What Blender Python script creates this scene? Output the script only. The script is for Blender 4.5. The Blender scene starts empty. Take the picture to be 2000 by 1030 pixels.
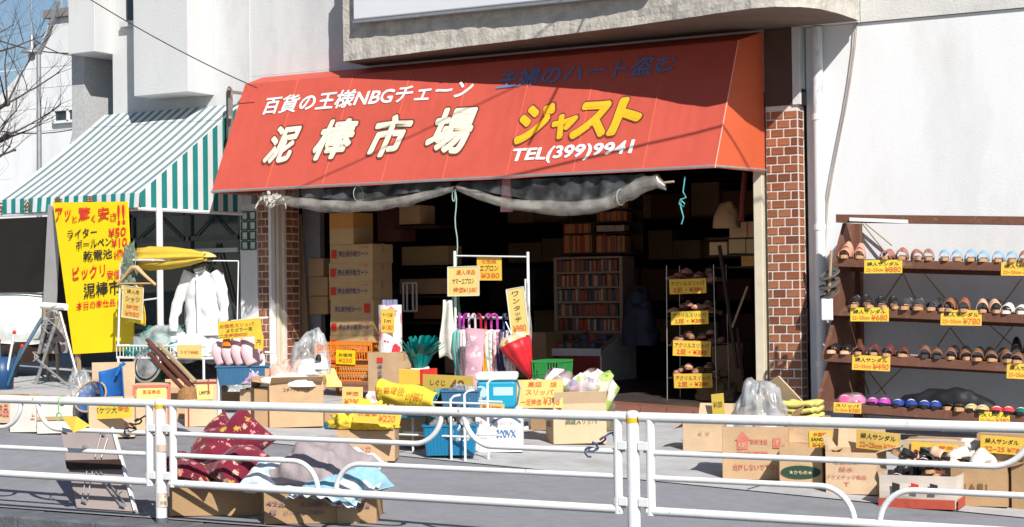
import bpy, math, random
from mathutils import Vector, Matrix, Euler, noise
random.seed(7)
scene = bpy.context.scene
COL = scene.collection

# ---------------------------------------------------------------- camera, sky, sun, exposure
F_PX, CAM_H = 3400.0, 1.26
YAW, PITCH, ROLL = math.radians(30.1), math.atan(51 / 3400), 0.013
fw = Vector((-math.sin(YAW) * math.cos(PITCH), math.cos(YAW) * math.cos(PITCH), math.sin(PITCH)))
r0 = Vector((math.cos(YAW), math.sin(YAW), 0))
u0 = r0.cross(fw)
rt = math.cos(ROLL) * r0 - math.sin(ROLL) * u0
up = math.cos(ROLL) * u0 + math.sin(ROLL) * r0
cam_d = bpy.data.cameras.new('camera')
cam_d.sensor_width = 36.0
cam_d.lens = F_PX / 2000 * 36.0
cam_d.clip_start, cam_d.clip_end = 0.1, 2000
cam = bpy.data.objects.new('camera', cam_d)
COL.objects.link(cam)
m3 = Matrix((rt, up, -fw)).transposed()
cam.matrix_world = Matrix.Translation((0, 0, CAM_H)) @ m3.to_4x4()
scene.camera = cam

SUN_A = math.radians(49.0)     # to the right of the facade's normal
SUN_E = math.radians(39.5)
sun_dir = Vector((math.sin(SUN_A) * math.cos(SUN_E), -math.cos(SUN_A) * math.cos(SUN_E), math.sin(SUN_E)))
world = bpy.data.worlds.new('World')
scene.world = world
world.use_nodes = True
wn = world.node_tree
bg = wn.nodes['Background']
sky = wn.nodes.new('ShaderNodeTexSky')
sky.sky_type = 'NISHITA'
sky.sun_disc = False
sky.sun_elevation = SUN_E
sky.sun_rotation = math.atan2(sun_dir.x, sun_dir.y)
sky.air_density = 1.0
sky.dust_density = 0.4
sky.ozone_density = 3.0
wn.links.new(sky.outputs[0], bg.inputs[0])
bg.inputs[1].default_value = 0.068
sl = bpy.data.lights.new('sun', 'SUN')
sl.energy = 5.0
sl.angle = math.radians(0.55)
sl.color = (1.0, 0.965, 0.91)
so = bpy.data.objects.new('sun', sl)
COL.objects.link(so)
so.rotation_euler = (-sun_dir).to_track_quat('-Z', 'Y').to_euler()
scene.view_settings.view_transform = 'Standard'
scene.view_settings.look = 'None'
scene.view_settings.exposure = 0.3
scene.view_settings.gamma = 1.0

# ---------------------------------------------------------------- measuring helpers
YF = 14.55                                  # the street facade


def ray(px, py):
    return fw + (px - 1000) / F_PX * rt - (py - 515) / F_PX * up


def at(px, py, y):                          # point on an upright plane parallel to the facade
    d = ray(px, py)
    t = y / d.y
    return d.x * t, CAM_H + d.z * t


def sst(t):
    t = max(0.0, min(1.0, t))
    return t * t * (3 - 2 * t)


def zg(x, y):                               # the pavement climbs gently to the left, away from the kerb
    xx = max(-16.0, min(-1.0, x))
    return 0.046 * (-xx - 4.4) * sst((y - 7.36) / 1.5)


def gr(px, py):                             # where a sight line meets the pavement
    z = 0.1
    for i in range(30):
        d = ray(px, py)
        t = (z - CAM_H) / d.z
        x, y = d.x * t, d.y * t
        z = 0.5 * z + 0.5 * zg(x, y)
    return x, y, zg(x, y)


def fit(px0, px1, pt, pb, y=None):          # rectangle seen at these edges, standing at depth y (or on the ground)
    if y is None:
        y = gr((px0 + px1) / 2, pb)[1]
    xa, za = at(px0, pb, y)
    xb, zb = at(px1, pb, y)
    return xa, xb, at((px0 + px1) / 2, pb, y)[1], at((px0 + px1) / 2, pt, y)[1], y


# ---------------------------------------------------------------- mesh helpers
class MB:
    def __init__(s):
        s.v, s.f, s.m, s.cur = [], [], [], 0

    def add(s, vs, fs):
        n = len(s.v)
        s.v += [tuple(p) for p in vs]
        s.f += [tuple(i + n for i in q) for q in fs]
        s.m += [s.cur] * len(fs)
        return s

    def poly(s, *pts):
        return s.add(pts, [tuple(range(len(pts)))])

    def box(s, x0, x1, y0, y1, z0, z1, M=None):
        vs = [Vector((x, y, z)) for z in (z0, z1) for y in (y0, y1) for x in (x0, x1)]
        if M is not None:
            vs = [M @ p for p in vs]
        return s.add(vs, [(0, 2, 3, 1), (4, 5, 7, 6), (0, 1, 5, 4), (2, 6, 7, 3), (0, 4, 6, 2), (1, 3, 7, 5)])

    def bar(s, a, b, w, t, upv=(0, 0, 1)):
        a, b = Vector(a), Vector(b)
        d = (b - a)
        L = d.length
        d.normalize()
        sx = d.cross(Vector(upv))
        if sx.length < 1e-4:
            sx = d.cross(Vector((0, 1, 0)))
        sx.normalize()
        sz = sx.cross(d)
        vs = []
        for p in (a, b):
            for i, j in ((-1, -1), (1, -1), (1, 1), (-1, 1)):
                vs.append(p + sx * (i * w / 2) + sz * (j * t / 2))
        return s.add(vs, [(3, 2, 1, 0), (4, 5, 6, 7), (0, 1, 5, 4), (1, 2, 6, 5), (2, 3, 7, 6), (3, 0, 4, 7)])

    def tube(s, pts, r, n=8, cap=True):
        pts = [Vector(p) for p in pts]
        rs = r if isinstance(r, (list, tuple)) else [r] * len(pts)
        vs, fs = [], []
        nrm = None
        for i, p in enumerate(pts):
            t = (pts[min(i + 1, len(pts) - 1)] - pts[max(i - 1, 0)])
            if t.length < 1e-9:
                t = Vector((0, 0, 1))
            t.normalize()
            if nrm is None:
                nrm = t.orthogonal().normalized()
            else:
                nrm = (nrm - t * nrm.dot(t))
                nrm = nrm.normalized() if nrm.length > 1e-6 else t.orthogonal().normalized()
            b = t.cross(nrm)
            for k in range(n):
                a = 2 * math.pi * k / n
                vs.append(p + (nrm * math.cos(a) + b * math.sin(a)) * rs[i])
        for i in range(len(pts) - 1):
            for k in range(n):
                k2 = (k + 1) % n
                fs.append((i * n + k, i * n + k2, (i + 1) * n + k2, (i + 1) * n + k))
        s.add(vs, fs)
        if cap:                              # caps keep their own corners so that the sides shade evenly
            s.add(vs[:n], [tuple(range(n - 1, -1, -1))])
            s.add(vs[-n:], [tuple(range(n))])
        return s

    def lathe(s, prof, n=16, wob=None, M=None):
        vs, fs = [], []
        for i, (r, z) in enumerate(prof):
            for k in range(n):
                a = 2 * math.pi * k / n
                rr = r * (wob(a, i) if wob else 1)
                p = Vector((rr * math.cos(a), rr * math.sin(a), z))
                vs.append(M @ p if M is not None else p)
        for i in range(len(prof) - 1):
            for k in range(n):
                k2 = (k + 1) % n
                fs.append((i * n + k, i * n + k2, (i + 1) * n + k2, (i + 1) * n + k))
        return s.add(vs, fs)

    def grid(s, fn, nu, nv):
        vs = [fn(i / nu, j / nv) for j in range(nv + 1) for i in range(nu + 1)]
        fs = [(j * (nu + 1) + i, j * (nu + 1) + i + 1, (j + 1) * (nu + 1) + i + 1, (j + 1) * (nu + 1) + i)
              for j in range(nv) for i in range(nu)]
        return s.add(vs, fs)

    def prism(s, out, z0, z1, M=None):
        n = len(out)
        vs = [Vector((x, y, z0)) for x, y in out] + [Vector((x, y, z1)) for x, y in out]
        if M is not None:
            vs = [M @ p for p in vs]
        fs = [tuple(range(n - 1, -1, -1)), tuple(range(n, 2 * n))]
        fs += [(i, (i + 1) % n, n + (i + 1) % n, n + i) for i in range(n)]
        return s.add(vs, fs)

    def mesh(s, name, mats, smooth=False):
        me = bpy.data.meshes.new(name)
        me.from_pydata(s.v, [], s.f)
        for m in (mats if isinstance(mats, (list, tuple)) else [mats]):
            me.materials.append(m)
        if any(s.m):
            me.polygons.foreach_set('material_index', s.m)
        if smooth:
            me.polygons.foreach_set('use_smooth', [True] * len(me.polygons))
        me.update()
        return me

    def build(s, name, mats, parent=None, smooth=False, bevel=0, solid=0, seg=2):
        return link(name, s.mesh(name, mats, smooth), parent, bevel, solid, seg)


def link(name, me, parent=None, bevel=0, solid=0, seg=2):
    o = bpy.data.objects.new(name, me)
    COL.objects.link(o)
    o.parent = parent
    if solid:
        md = o.modifiers.new('thickness', 'SOLIDIFY')
        md.thickness = solid
        md.offset = 0
    if bevel:
        md = o.modifiers.new('bevel', 'BEVEL')
        md.width = bevel
        md.segments = seg
        md.limit_method = 'ANGLE'
    return o


def tag(o, label=None, cat=None, group=None, kind=None):
    if label:
        o['label'] = label
    if cat:
        o['category'] = cat
    if group:
        o['group'] = group
    if kind:
        o['kind'] = kind
    return o


def thing(name, label, cat, loc=(0, 0, 0), rz=0.0, group=None):
    o = bpy.data.objects.new(name, None)
    o.empty_display_size = 0.1
    COL.objects.link(o)
    o.location = loc
    o.rotation_euler = (0, 0, rz)
    return tag(o, label, cat, group)


def copy_tree(o, parent=None):
    c = o.copy()
    COL.objects.link(c)
    c.parent = parent
    for ch in list(KIDS.get(o.name, [])) or [k for k in o.children]:
        copy_tree(ch, c)
    return c


KIDS = {}


def arc(c, r, a0, a1, n, ux, uz):
    c, ux, uz = Vector(c), Vector(ux), Vector(uz)
    return [c + ux * (r * math.cos(a0 + (a1 - a0) * i / n)) + uz * (r * math.sin(a0 + (a1 - a0) * i / n)) for i in range(n + 1)]


# ---------------------------------------------------------------- materials
MATS = {}


def mat(name, col, rough=0.6, var=0.12, scale=5.0, bump=0.0, bscale=60.0, metal=0.0, spec=0.35, streak=0.0,
        dirt=None, dscale=1.5, dlo=0.55, dhi=0.75, alpha=1.0, sheen=0.0, transl=0.0):
    if name in MATS:
        return MATS[name]
    m = bpy.data.materials.new(name)
    m.use_nodes = True
    nt = m.node_tree
    N, L = nt.nodes, nt.links
    b = N['Principled BSDF']
    b.inputs['Roughness'].default_value = rough
    b.inputs['Metallic'].default_value = metal
    b.inputs['Specular IOR Level'].default_value = spec
    if sheen:
        b.inputs['Sheen Weight'].default_value = sheen
    tc = N.new('ShaderNodeTexCoord')
    n1 = N.new('ShaderNodeTexNoise')
    n1.inputs['Scale'].default_value = scale
    n1.inputs['Detail'].default_value = 7
    n1.inputs['Roughness'].default_value = 0.65
    src = tc.outputs['Object']
    if streak:
        mp = N.new('ShaderNodeMapping')
        mp.inputs['Scale'].default_value = (1, 1, streak)
        L.new(src, mp.inputs[0])
        L.new(mp.outputs[0], n1.inputs['Vector'])
    else:
        L.new(src, n1.inputs['Vector'])
    mr = N.new('ShaderNodeMapRange')
    mr.inputs['From Min'].default_value = 0.3
    mr.inputs['From Max'].default_value = 0.7
    L.new(n1.outputs['Fac'], mr.inputs['Value'])
    mx = N.new('ShaderNodeMix')
    mx.data_type = 'RGBA'
    mx.inputs[6].default_value = tuple(max(0, c * (1 - var)) for c in col) + (1,)
    mx.inputs[7].default_value = tuple(min(1, c * (1 + var)) for c in col) + (1,)
    L.new(mr.outputs[0], mx.inputs[0])
    out = mx.outputs[2]
    if dirt:
        n2 = N.new('ShaderNodeTexNoise')
        n2.inputs['Scale'].default_value = dscale
        n2.inputs['Detail'].default_value = 9
        n2.inputs['Roughness'].default_value = 0.7
        mp2 = N.new('ShaderNodeMapping')
        mp2.inputs['Location'].default_value = (3.1, 7.7, 1.9)
        mp2.inputs['Scale'].default_value = (1, 1, 0.35 if streak else 1)
        L.new(src, mp2.inputs[0])
        L.new(mp2.outputs[0], n2.inputs['Vector'])
        r2 = N.new('ShaderNodeMapRange')
        r2.inputs['From Min'].default_value = dlo
        r2.inputs['From Max'].default_value = dhi
        L.new(n2.outputs['Fac'], r2.inputs['Value'])
        mx2 = N.new('ShaderNodeMix')
        mx2.data_type = 'RGBA'
        mx2.inputs[7].default_value = tuple(dirt) + (1,)
        L.new(r2.outputs[0], mx2.inputs[0])
        L.new(out, mx2.inputs[6])
        out = mx2.outputs[2]
    L.new(out, b.inputs['Base Color'])
    if bump:
        n3 = N.new('ShaderNodeTexNoise')
        n3.inputs['Scale'].default_value = bscale
        n3.inputs['Detail'].default_value = 5
        L.new(src, n3.inputs['Vector'])
        bp = N.new('ShaderNodeBump')
        bp.inputs['Strength'].default_value = min(1.0, bump)
        bp.inputs['Distance'].default_value = 0.01
        L.new(n3.outputs['Fac'], bp.inputs['Height'])
        L.new(bp.outputs[0], b.inputs['Normal'])
    mo = N['Material Output']
    if transl:
        tr = N.new('ShaderNodeBsdfTranslucent')
        L.new(out, tr.inputs['Color'])
        ms = N.new('ShaderNodeMixShader')
        ms.inputs[0].default_value = transl
        L.new(b.outputs[0], ms.inputs[1])
        L.new(tr.outputs[0], ms.inputs[2])
        L.new(ms.outputs[0], mo.inputs['Surface'])
    if alpha < 1:
        b.inputs['Alpha'].default_value = alpha
    MATS[name] = m
    return m


def film(name, col, alpha, rough=0.15):      # wrinkled clear plastic sheet
    m = mat(name, col, rough=rough, var=0.1, scale=6, bump=0.35, bscale=9, spec=0.9, alpha=alpha)
    nt = m.node_tree
    n = nt.nodes.new('ShaderNodeTexNoise')
    n.inputs['Scale'].default_value = 7
    n.inputs['Detail'].default_value = 3
    tc = nt.nodes.new('ShaderNodeTexCoord')
    nt.links.new(tc.outputs['Object'], n.inputs['Vector'])
    r = nt.nodes.new('ShaderNodeMapRange')
    r.inputs['From Min'].default_value = 0.42
    r.inputs['From Max'].default_value = 0.68
    r.inputs['To Min'].default_value = alpha * 0.55
    r.inputs['To Max'].default_value = min(1, alpha * 1.7)
    nt.links.new(n.outputs['Fac'], r.inputs['Value'])
    nt.links.new(r.outputs[0], nt.nodes['Principled BSDF'].inputs['Alpha'])
    return m


def floral(name, base, petals, centre, scale=9.0, rad=0.33, leaf=None):
    m = mat(name, base, rough=0.85, var=0.2, scale=7, bump=0.3, bscale=120, sheen=0.2)
    nt = m.node_tree
    N, L = nt.nodes, nt.links
    b = N['Principled BSDF']
    old = b.inputs['Base Color'].links[0].from_socket
    tc = N.new('ShaderNodeTexCoord')
    nz = N.new('ShaderNodeTexNoise')
    nz.inputs['Scale'].default_value = scale * 3.5
    L.new(tc.outputs['Object'], nz.inputs['Vector'])
    va = N.new('ShaderNodeVectorMath')
    va.operation = 'MULTIPLY_ADD'
    va.inputs[1].default_value = (0.05,) * 3
    L.new(nz.outputs['Color'], va.inputs[0])
    L.new(tc.outputs['Object'], va.inputs[2])
    vo = N.new('ShaderNodeTexVoronoi')
    vo.inputs['Scale'].default_value = scale
    L.new(va.outputs[0], vo.inputs['Vector'])
    cr = N.new('ShaderNodeValToRGB')
    cr.color_ramp.interpolation = 'CONSTANT'
    e = cr.color_ramp.elements
    e[0].position, e[0].color = 0, tuple(petals[0]) + (1,)
    e[1].position, e[1].color = 0.4, tuple(petals[1]) + (1,)
    for i, p in enumerate(petals[2:]):
        q = e.new(0.6 + 0.2 * i)
        q.color = tuple(p) + (1,)
    sp = N.new('ShaderNodeSeparateColor')
    L.new(vo.outputs['Color'], sp.inputs[0])
    L.new(sp.outputs[0], cr.inputs[0])

    def lt(th):
        k = N.new('ShaderNodeMath')
        k.operation = 'LESS_THAN'
        k.inputs[1].default_value = th
        L.new(vo.outputs['Distance'], k.inputs[0])
        return k.outputs[0]

    def mixc(fac, a, c):
        x = N.new('ShaderNodeMix')
        x.data_type = 'RGBA'
        L.new(fac, x.inputs[0])
        L.new(a, x.inputs[6])
        if isinstance(c, tuple):
            x.inputs[7].default_value = c + (1,)
        else:
            L.new(c, x.inputs[7])
        return x.outputs[2]
    # only some cells carry a flower
    g = N.new('ShaderNodeMath')
    g.operation = 'GREATER_THAN'
    g.inputs[1].default_value = 0.45
    L.new(sp.outputs[1], g.inputs[0])
    fm = N.new('ShaderNodeMath')
    fm.operation = 'MULTIPLY'
    L.new(lt(rad), fm.inputs[0])
    L.new(g.outputs[0], fm.inputs[1])
    o1 = mixc(fm.outputs[0], old, cr.outputs[0])
    fm2 = N.new('ShaderNodeMath')
    fm2.operation = 'MULTIPLY'
    L.new(lt(rad * 0.35), fm2.inputs[0])
    L.new(g.outputs[0], fm2.inputs[1])
    o2 = mixc(fm2.outputs[0], o1, tuple(centre))
    L.new(o2, b.inputs['Base Color'])
    return m


m_wallwhite = mat('white_render_wall', (0.74, 0.745, 0.75), 0.8, 0.04, 1.2, bump=0.2, bscale=90, dirt=(0.55, 0.545, 0.53), dscale=0.9, dlo=0.5, dhi=0.85, streak=0.25)
m_wallgrey = mat('pale_grey_render', (0.60, 0.60, 0.595), 0.85, 0.07, 1.0, bump=0.3, bscale=60, dirt=(0.42, 0.42, 0.42), dscale=1.1, dlo=0.47, dhi=0.78, streak=0.3)
m_concrete = mat('rough_concrete', (0.52, 0.48, 0.42), 0.95, 0.22, 9, bump=1.0, bscale=28, dirt=(0.24, 0.23, 0.22), dscale=2.2, dlo=0.56, dhi=0.76)
m_brick = mat('brown_brick_tile', (0.30, 0.09, 0.045), 0.45, 0.3, 3.3, bump=0.3, bscale=60, spec=0.4)
m_mortar = mat('pale_mortar', (0.70, 0.65, 0.58), 0.95, 0.12, 20, bump=0.4, bscale=120)
m_red = mat('orange_red_canvas', (0.56, 0.092, 0.060), 0.62, 0.05, 3, bump=0.35, bscale=9, transl=0.08, dirt=(0.46, 0.07, 0.046), dscale=1.6, dlo=0.5, dhi=0.85)
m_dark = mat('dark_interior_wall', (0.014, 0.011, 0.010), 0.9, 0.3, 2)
m_darkwood = mat('dark_wood', (0.045, 0.025, 0.016), 0.7, 0.3, 6, bump=0.2)
m_wood = mat('tan_timber', (0.42, 0.29, 0.17), 0.75, 0.25, 5, bump=0.3, bscale=40, streak=0.12)
m_rackwood = mat('brown_painted_board', (0.155, 0.068, 0.042), 0.7, 0.18, 7, bump=0.35, bscale=50, dirt=(0.33, 0.2, 0.14), dscale=5, dlo=0.58, dhi=0.72)
m_cream = mat('cream_painted_steel', (0.62, 0.55, 0.42), 0.5, 0.08, 4, dirt=(0.4, 0.33, 0.24), dscale=4, dlo=0.6, dhi=0.8)
m_white = mat('white_paint', (0.80, 0.80, 0.78), 0.38, 0.04, 6, spec=0.5, dirt=(0.55, 0.5, 0.44), dscale=7, dlo=0.62, dhi=0.8)
m_fence = mat('chipped_white_fence_paint', (0.78, 0.78, 0.77), 0.4, 0.05, 4, spec=0.5, bump=0.15, bscale=30, dirt=(0.36, 0.25, 0.17), dscale=13, dlo=0.635, dhi=0.70)
m_wire = mat('white_coated_wire', (0.74, 0.75, 0.73), 0.4, 0.05, 8)
m_steel = mat('dull_aluminium', (0.55, 0.55, 0.54), 0.4, 0.12, 10, metal=0.75)
m_black = mat('black_rubber', (0.012, 0.012, 0.014), 0.6, 0.2, 8)
m_blackgloss = mat('black_leatherette', (0.016, 0.015, 0.016), 0.35, 0.2, 8, spec=0.5)
m_ybel = mat('yellow_band', (0.72, 0.45, 0.02), 0.4, 0.06, 10)
m_asphalt = mat('sidewalk_asphalt', (0.25, 0.252, 0.272), 0.95, 0.10, 9.0, bump=0.6, bscale=170, dirt=(0.19, 0.19, 0.20), dscale=1.3, dlo=0.48, dhi=0.68)
m_fore = mat('forecourt_concrete', (0.45, 0.445, 0.445), 0.92, 0.10, 6.0, bump=0.5, bscale=150, dirt=(0.32, 0.315, 0.31), dscale=1.6, dlo=0.48, dhi=0.72)
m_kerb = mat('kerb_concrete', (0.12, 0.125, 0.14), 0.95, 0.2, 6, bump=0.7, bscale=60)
m_road = mat('road_asphalt', (0.055, 0.055, 0.062), 0.95, 0.2, 3, bump=0.9, bscale=140, dirt=(0.16, 0.11, 0.07), dscale=1.4, dlo=0.5, dhi=0.65)
m_card = mat('kraft_cardboard', (0.52, 0.345, 0.195), 0.85, 0.09, 3.5, bump=0.2, bscale=70, dirt=(0.42, 0.27, 0.15), dscale=5, dlo=0.55, dhi=0.85)
m_card2 = mat('pale_cardboard', (0.60, 0.43, 0.27), 0.85, 0.08, 4, bump=0.2, bscale=70, dirt=(0.5, 0.35, 0.2), dscale=4, dlo=0.55, dhi=0.85)
m_card3 = mat('brown_cardboard', (0.40, 0.25, 0.13), 0.85, 0.1, 4, bump=0.2, bscale=70)
m_cardgrey = mat('whitish_carton', (0.62, 0.58, 0.52), 0.8, 0.06, 4, bump=0.15)
m_boxwhite = mat('white_printed_carton', (0.78, 0.78, 0.77), 0.6, 0.04, 4)
m_tape = mat('brown_parcel_tape', (0.45, 0.29, 0.15), 0.3, 0.1, 9, spec=0.6)
m_yellow = mat('yellow_card', (0.82, 0.52, 0.07), 0.75, 0.06, 8, bump=0.15, bscale=30)
m_yellow2 = mat('pale_yellow_card', (0.82, 0.60, 0.20), 0.75, 0.06, 8, bump=0.15, bscale=30)
m_ysign = mat('bright_yellow_board', (0.86, 0.60, 0.005), 0.55, 0.03, 3)
m_ycloth = mat('yellow_cloth', (0.84, 0.58, 0.05), 0.85, 0.08, 10, bump=0.5, bscale=30)
i_red = mat('red_marker', (0.62, 0.035, 0.02), 0.7, 0.12, 30)
i_redfade = mat('faded_red_marker', (0.66, 0.16, 0.04), 0.7, 0.12, 30)
i_black = mat('black_marker', (0.03, 0.028, 0.02), 0.7, 0.2, 30)
i_brown = mat('brown_ink', (0.16, 0.09, 0.03), 0.7, 0.2, 30)
i_blue = mat('navy_ink', (0.06, 0.07, 0.17), 0.7, 0.2, 30)
i_pink = mat('red_print', (0.55, 0.17, 0.12), 0.8, 0.15, 30)
i_green = mat('green_ink', (0.06, 0.14, 0.07), 0.7, 0.2, 30)
i_white = mat('white_lettering', (0.82, 0.82, 0.80), 0.6, 0.03, 8)
i_cream = mat('cream_lettering', (0.78, 0.71, 0.55), 0.6, 0.06, 8)
i_outline = mat('dark_outline', (0.16, 0.045, 0.03), 0.7, 0.1, 8)
i_gold = mat('gold_lettering', (0.80, 0.42, 0.015), 0.6, 0.06, 8)
i_bluel = mat('blue_lettering', (0.15, 0.18, 0.34), 0.6, 0.1, 8)
m_teal = mat('teal_stripe', (0.012, 0.21, 0.20), 0.7, 0.1, 6)
m_awnwhite = mat('white_canvas', (0.72, 0.73, 0.72), 0.75, 0.05, 4, bump=0.3, bscale=10, transl=0.1)
m_orange = mat('orange_plastic', (0.78, 0.22, 0.015), 0.4, 0.06, 6, spec=0.5)
m_blue = mat('blue_plastic', (0.02, 0.13, 0.42), 0.35, 0.08, 6, spec=0.5)
m_blue2 = mat('steel_blue_plastic', (0.04, 0.14, 0.26), 0.4, 0.1, 6, spec=0.5)
m_cooler = mat('turquoise_plastic', (0.01, 0.30, 0.46), 0.35, 0.06, 6, spec=0.5)
m_cyan = mat('cyan_plastic', (0.01, 0.17, 0.33), 0.35, 0.08, 6, spec=0.5)
m_greenp = mat('green_plastic', (0.03, 0.26, 0.06), 0.4, 0.1, 6, spec=0.5)
m_glass = mat('dark_window_glass', (0.03, 0.04, 0.045), 0.06, 0.2, 3, spec=0.9)
f_clear = film('clear_plastic_film', (0.72, 0.74, 0.74), 0.34)
f_sheet = film('thin_hanging_film', (0.40, 0.41, 0.42), 0.16)
f_grey = film('smoky_plastic_film', (0.50, 0.50, 0.50), 0.55, 0.22)
f_roll = film('yellowed_plastic_film', (0.40, 0.37, 0.33), 0.36, 0.2)

# ---------------------------------------------------------------- lettering
TXT = {}


def text_mesh(body, bold, shear, m):
    k = (body, bold, shear, m.name)
    if k in TXT:
        return TXT[k]
    cu = bpy.data.curves.new('lettering', 'FONT')
    cu.body = body
    fat = bold > 0.016
    cu.offset = 0.0 if fat else bold
    cu.shear = shear
    cu.align_x = 'LEFT'
    cu.resolution_u = 3
    ob = bpy.data.objects.new('lettering', cu)
    COL.objects.link(ob)
    dg = bpy.context.evaluated_depsgraph_get()
    me = bpy.data.meshes.new_from_object(ob.evaluated_get(dg))
    bpy.data.objects.remove(ob)
    bpy.data.curves.remove(cu)
    for v in me.vertices:                    # nothing here is typeset: brush and marker strokes wander
        wv = noise.noise_vector(Vector((v.co.x * 1.7, v.co.y * 1.7, len(body) + 0.37 * ord(body[0]) % 9)))
        v.co.x += wv.x * 0.045
        v.co.y += wv.y * 0.055
    if fat:                                  # heavy sign-painter's strokes: the outline stacked round itself
        vs = [v.co.copy() for v in me.vertices]
        fs = [tuple(p.vertices) for p in me.polygons]
        q = MB()
        n = 10 if bold > 0.03 else 6
        q.add(vs, fs)
        for i in range(n):
            a = 2 * math.pi * i / n
            q.add([v + Vector((bold * math.cos(a), bold * math.sin(a), -0.0003 * (i + 1))) for v in vs], fs)
        me = q.mesh('lettering', m)
    me.materials.clear()
    me.materials.append(m)
    xs = [v.co.x for v in me.vertices] or [0, 1]
    ys = [v.co.y for v in me.vertices] or [0, 1]
    c = Vector(((min(xs) + max(xs)) / 2, (min(ys) + max(ys)) / 2, 0))
    me.transform(Matrix.Translation(-c))
    TXT[k] = (me, max(xs) - min(xs), max(ys) - min(ys))
    return TXT[k]


def text(body, m, parent, c, ex, ey, w, h=None, bold=0.012, shear=0.0, off=0.003, name='lettering'):
    """lettering centred at c in the parent's space, w wide along ex and h high along ey"""
    me, tw, tht = text_mesh(body, bold, shear, m)
    ex, ey = Vector(ex).normalized(), Vector(ey).normalized()
    n = ex.cross(ey).normalized()
    sx = w / tw
    sy = (h / tht) if h else sx
    o = bpy.data.objects.new(name, me)
    COL.objects.link(o)
    o.parent = parent
    M = Matrix((ex * sx, ey * sy, n)).transposed().to_4x4()
    M.translation = Vector(c) + n * off
    o.matrix_local = M
    return o


XP, ZP = Vector((1, 0, 0)), Vector((0, 0, 1))
# ================================================================ the ground
def sheet(name, x0, x1, y0, y1, nx, ny, dz, m, fn=zg):
    b = MB()
    b.grid(lambda u, v: (x0 + (x1 - x0) * u, y0 + (y1 - y0) * v, fn(x0 + (x1 - x0) * u, y0 + (y1 - y0) * v) + dz), nx, ny)
    o = b.build(name, m, smooth=True)
    return tag(o, kind='structure')


b = MB()
b.poly((-400, -300, -0.6), (400, -300, -0.6), (400, 600, -0.6), (-400, 600, -0.6))
tag(b.build('ground', m_road), kind='structure')
sheet('sidewalk', -40, 25, 7.47, 10.1, 130, 16, 0, m_asphalt)
sheet('forecourt', -40, 25, 10.1, 24.0, 130, 30, 0.006, m_fore)
b = MB()
b.poly((-60, -8, -0.13), (40, -8, -0.13), (40, 7.22, -0.13), (-60, 7.22, -0.13))
tag(b.build('road', m_road), kind='structure')
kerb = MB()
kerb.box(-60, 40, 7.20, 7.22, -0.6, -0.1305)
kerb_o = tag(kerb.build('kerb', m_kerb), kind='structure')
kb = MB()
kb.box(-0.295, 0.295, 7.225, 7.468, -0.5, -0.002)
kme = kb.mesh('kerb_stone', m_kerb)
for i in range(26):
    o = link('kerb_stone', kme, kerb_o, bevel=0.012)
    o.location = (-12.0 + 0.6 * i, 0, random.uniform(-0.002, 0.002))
# expansion joints cut in the forecourt concrete
fj = MB()
for xx in (-12.4, -9.6, -6.9, -4.2, -1.6):
    for k in range(14):
        ya, yb = 10.12 + k * 0.3, 10.12 + k * 0.3 + 0.3
        fj.poly((xx, ya, zg(xx, ya) + 0.0095), (xx + 0.012, ya, zg(xx, ya) + 0.0095), (xx + 0.012, yb, zg(xx, yb) + 0.0095), (xx, yb, zg(xx, yb) + 0.0095))
tag(fj.build('pavement_joints', mat('joint_dirt', (0.09, 0.085, 0.08), 0.95)), kind='structure')

# ================================================================ discount shop building
shop = thing('shop_building', 'low discount shop with brown brick piers under a curved concrete canopy', 'building', (-8.5, YF, 0))


def rel(root, mb):          # move a builder written in world coordinates into its thing's space
    l = root.location
    mb.v = [(x - l.x, y - l.y, z - l.z) for x, y, z in mb.v]
    return mb


def part(root, name, mb, m, parent=None, **k):
    return rel(root, mb).build(name, m, parent or root, **k)


b = MB()
b.box(-11.6, -5.81, YF + 0.001, YF + 0.25, 3.0, 3.549)
b.box(-11.6, -4.952, YF + 0.001, YF + 0.25, 3.551, 8.2)
part(shop, 'upper_wall', b, m_wallgrey)
# white plain wall to the right
YW = YF + 0.12
b = MB()
b.box(-5.46, 6.0, YW, YW + 0.25, -0.6, 3.548)
part(shop, 'side_wall', b, m_wallwhite)
b = MB()
b.box(-4.945, 6.0, YW - 0.025, YW + 0.25, 3.553, 4.6)
part(shop, 'wall_band', b, mat('weathered_band', (0.60, 0.59, 0.56), 0.9, 0.1, 2, bump=0.4, bscale=50, dirt=(0.42, 0.42, 0.4), dscale=1.2, dlo=0.5, dhi=0.75))

# canopy: plan outline from the measured lower edge
plan = [(-10.1, 0.0), (-10.1, 0.42), (-9.3, 0.52), (-8.59, 0.62), (-8.03, 0.68), (-7.3, 0.78), (-6.74, 0.87), (-6.14, 1.0), (-5.75, 1.1), (-5.45, 1.16), (-5.25, 1.13), (-5.08, 1.0), (-4.98, 0.8), (-4.935, 0.5), (-4.92, 0.0)]
fine = []
for i in range(len(plan) - 1):
    (xa, da), (xb, db) = plan[i], plan[i + 1]
    n = max(2, int(math.hypot(xb - xa, db - da) / 0.06))
    for k in range(n):
        fine.append((xa + (xb - xa) * k / n, da + (db - da) * k / n))
fine.append(plan[-1])
b = MB()
nz = 16
zs = [3.55 + 1.1 * k / nz for k in range(nz + 1)]
for k in range(nz):
    for i in range(len(fine) - 1):
        q = []
        for (xx, dd), zz in ((fine[i], zs[k]), (fine[i + 1], zs[k]), (fine[i + 1], zs[k + 1]), (fine[i], zs[k + 1])):
            nn = noise.noise(Vector((xx * 9, dd * 9, zz * 9))) * 0.012 + noise.noise(Vector((xx * 30, dd * 5, zz * 30))) * 0.006
            q.append((xx, YF - dd - (nn if 0.05 < dd else 0), zz))
        b.poly(*q)
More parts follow.
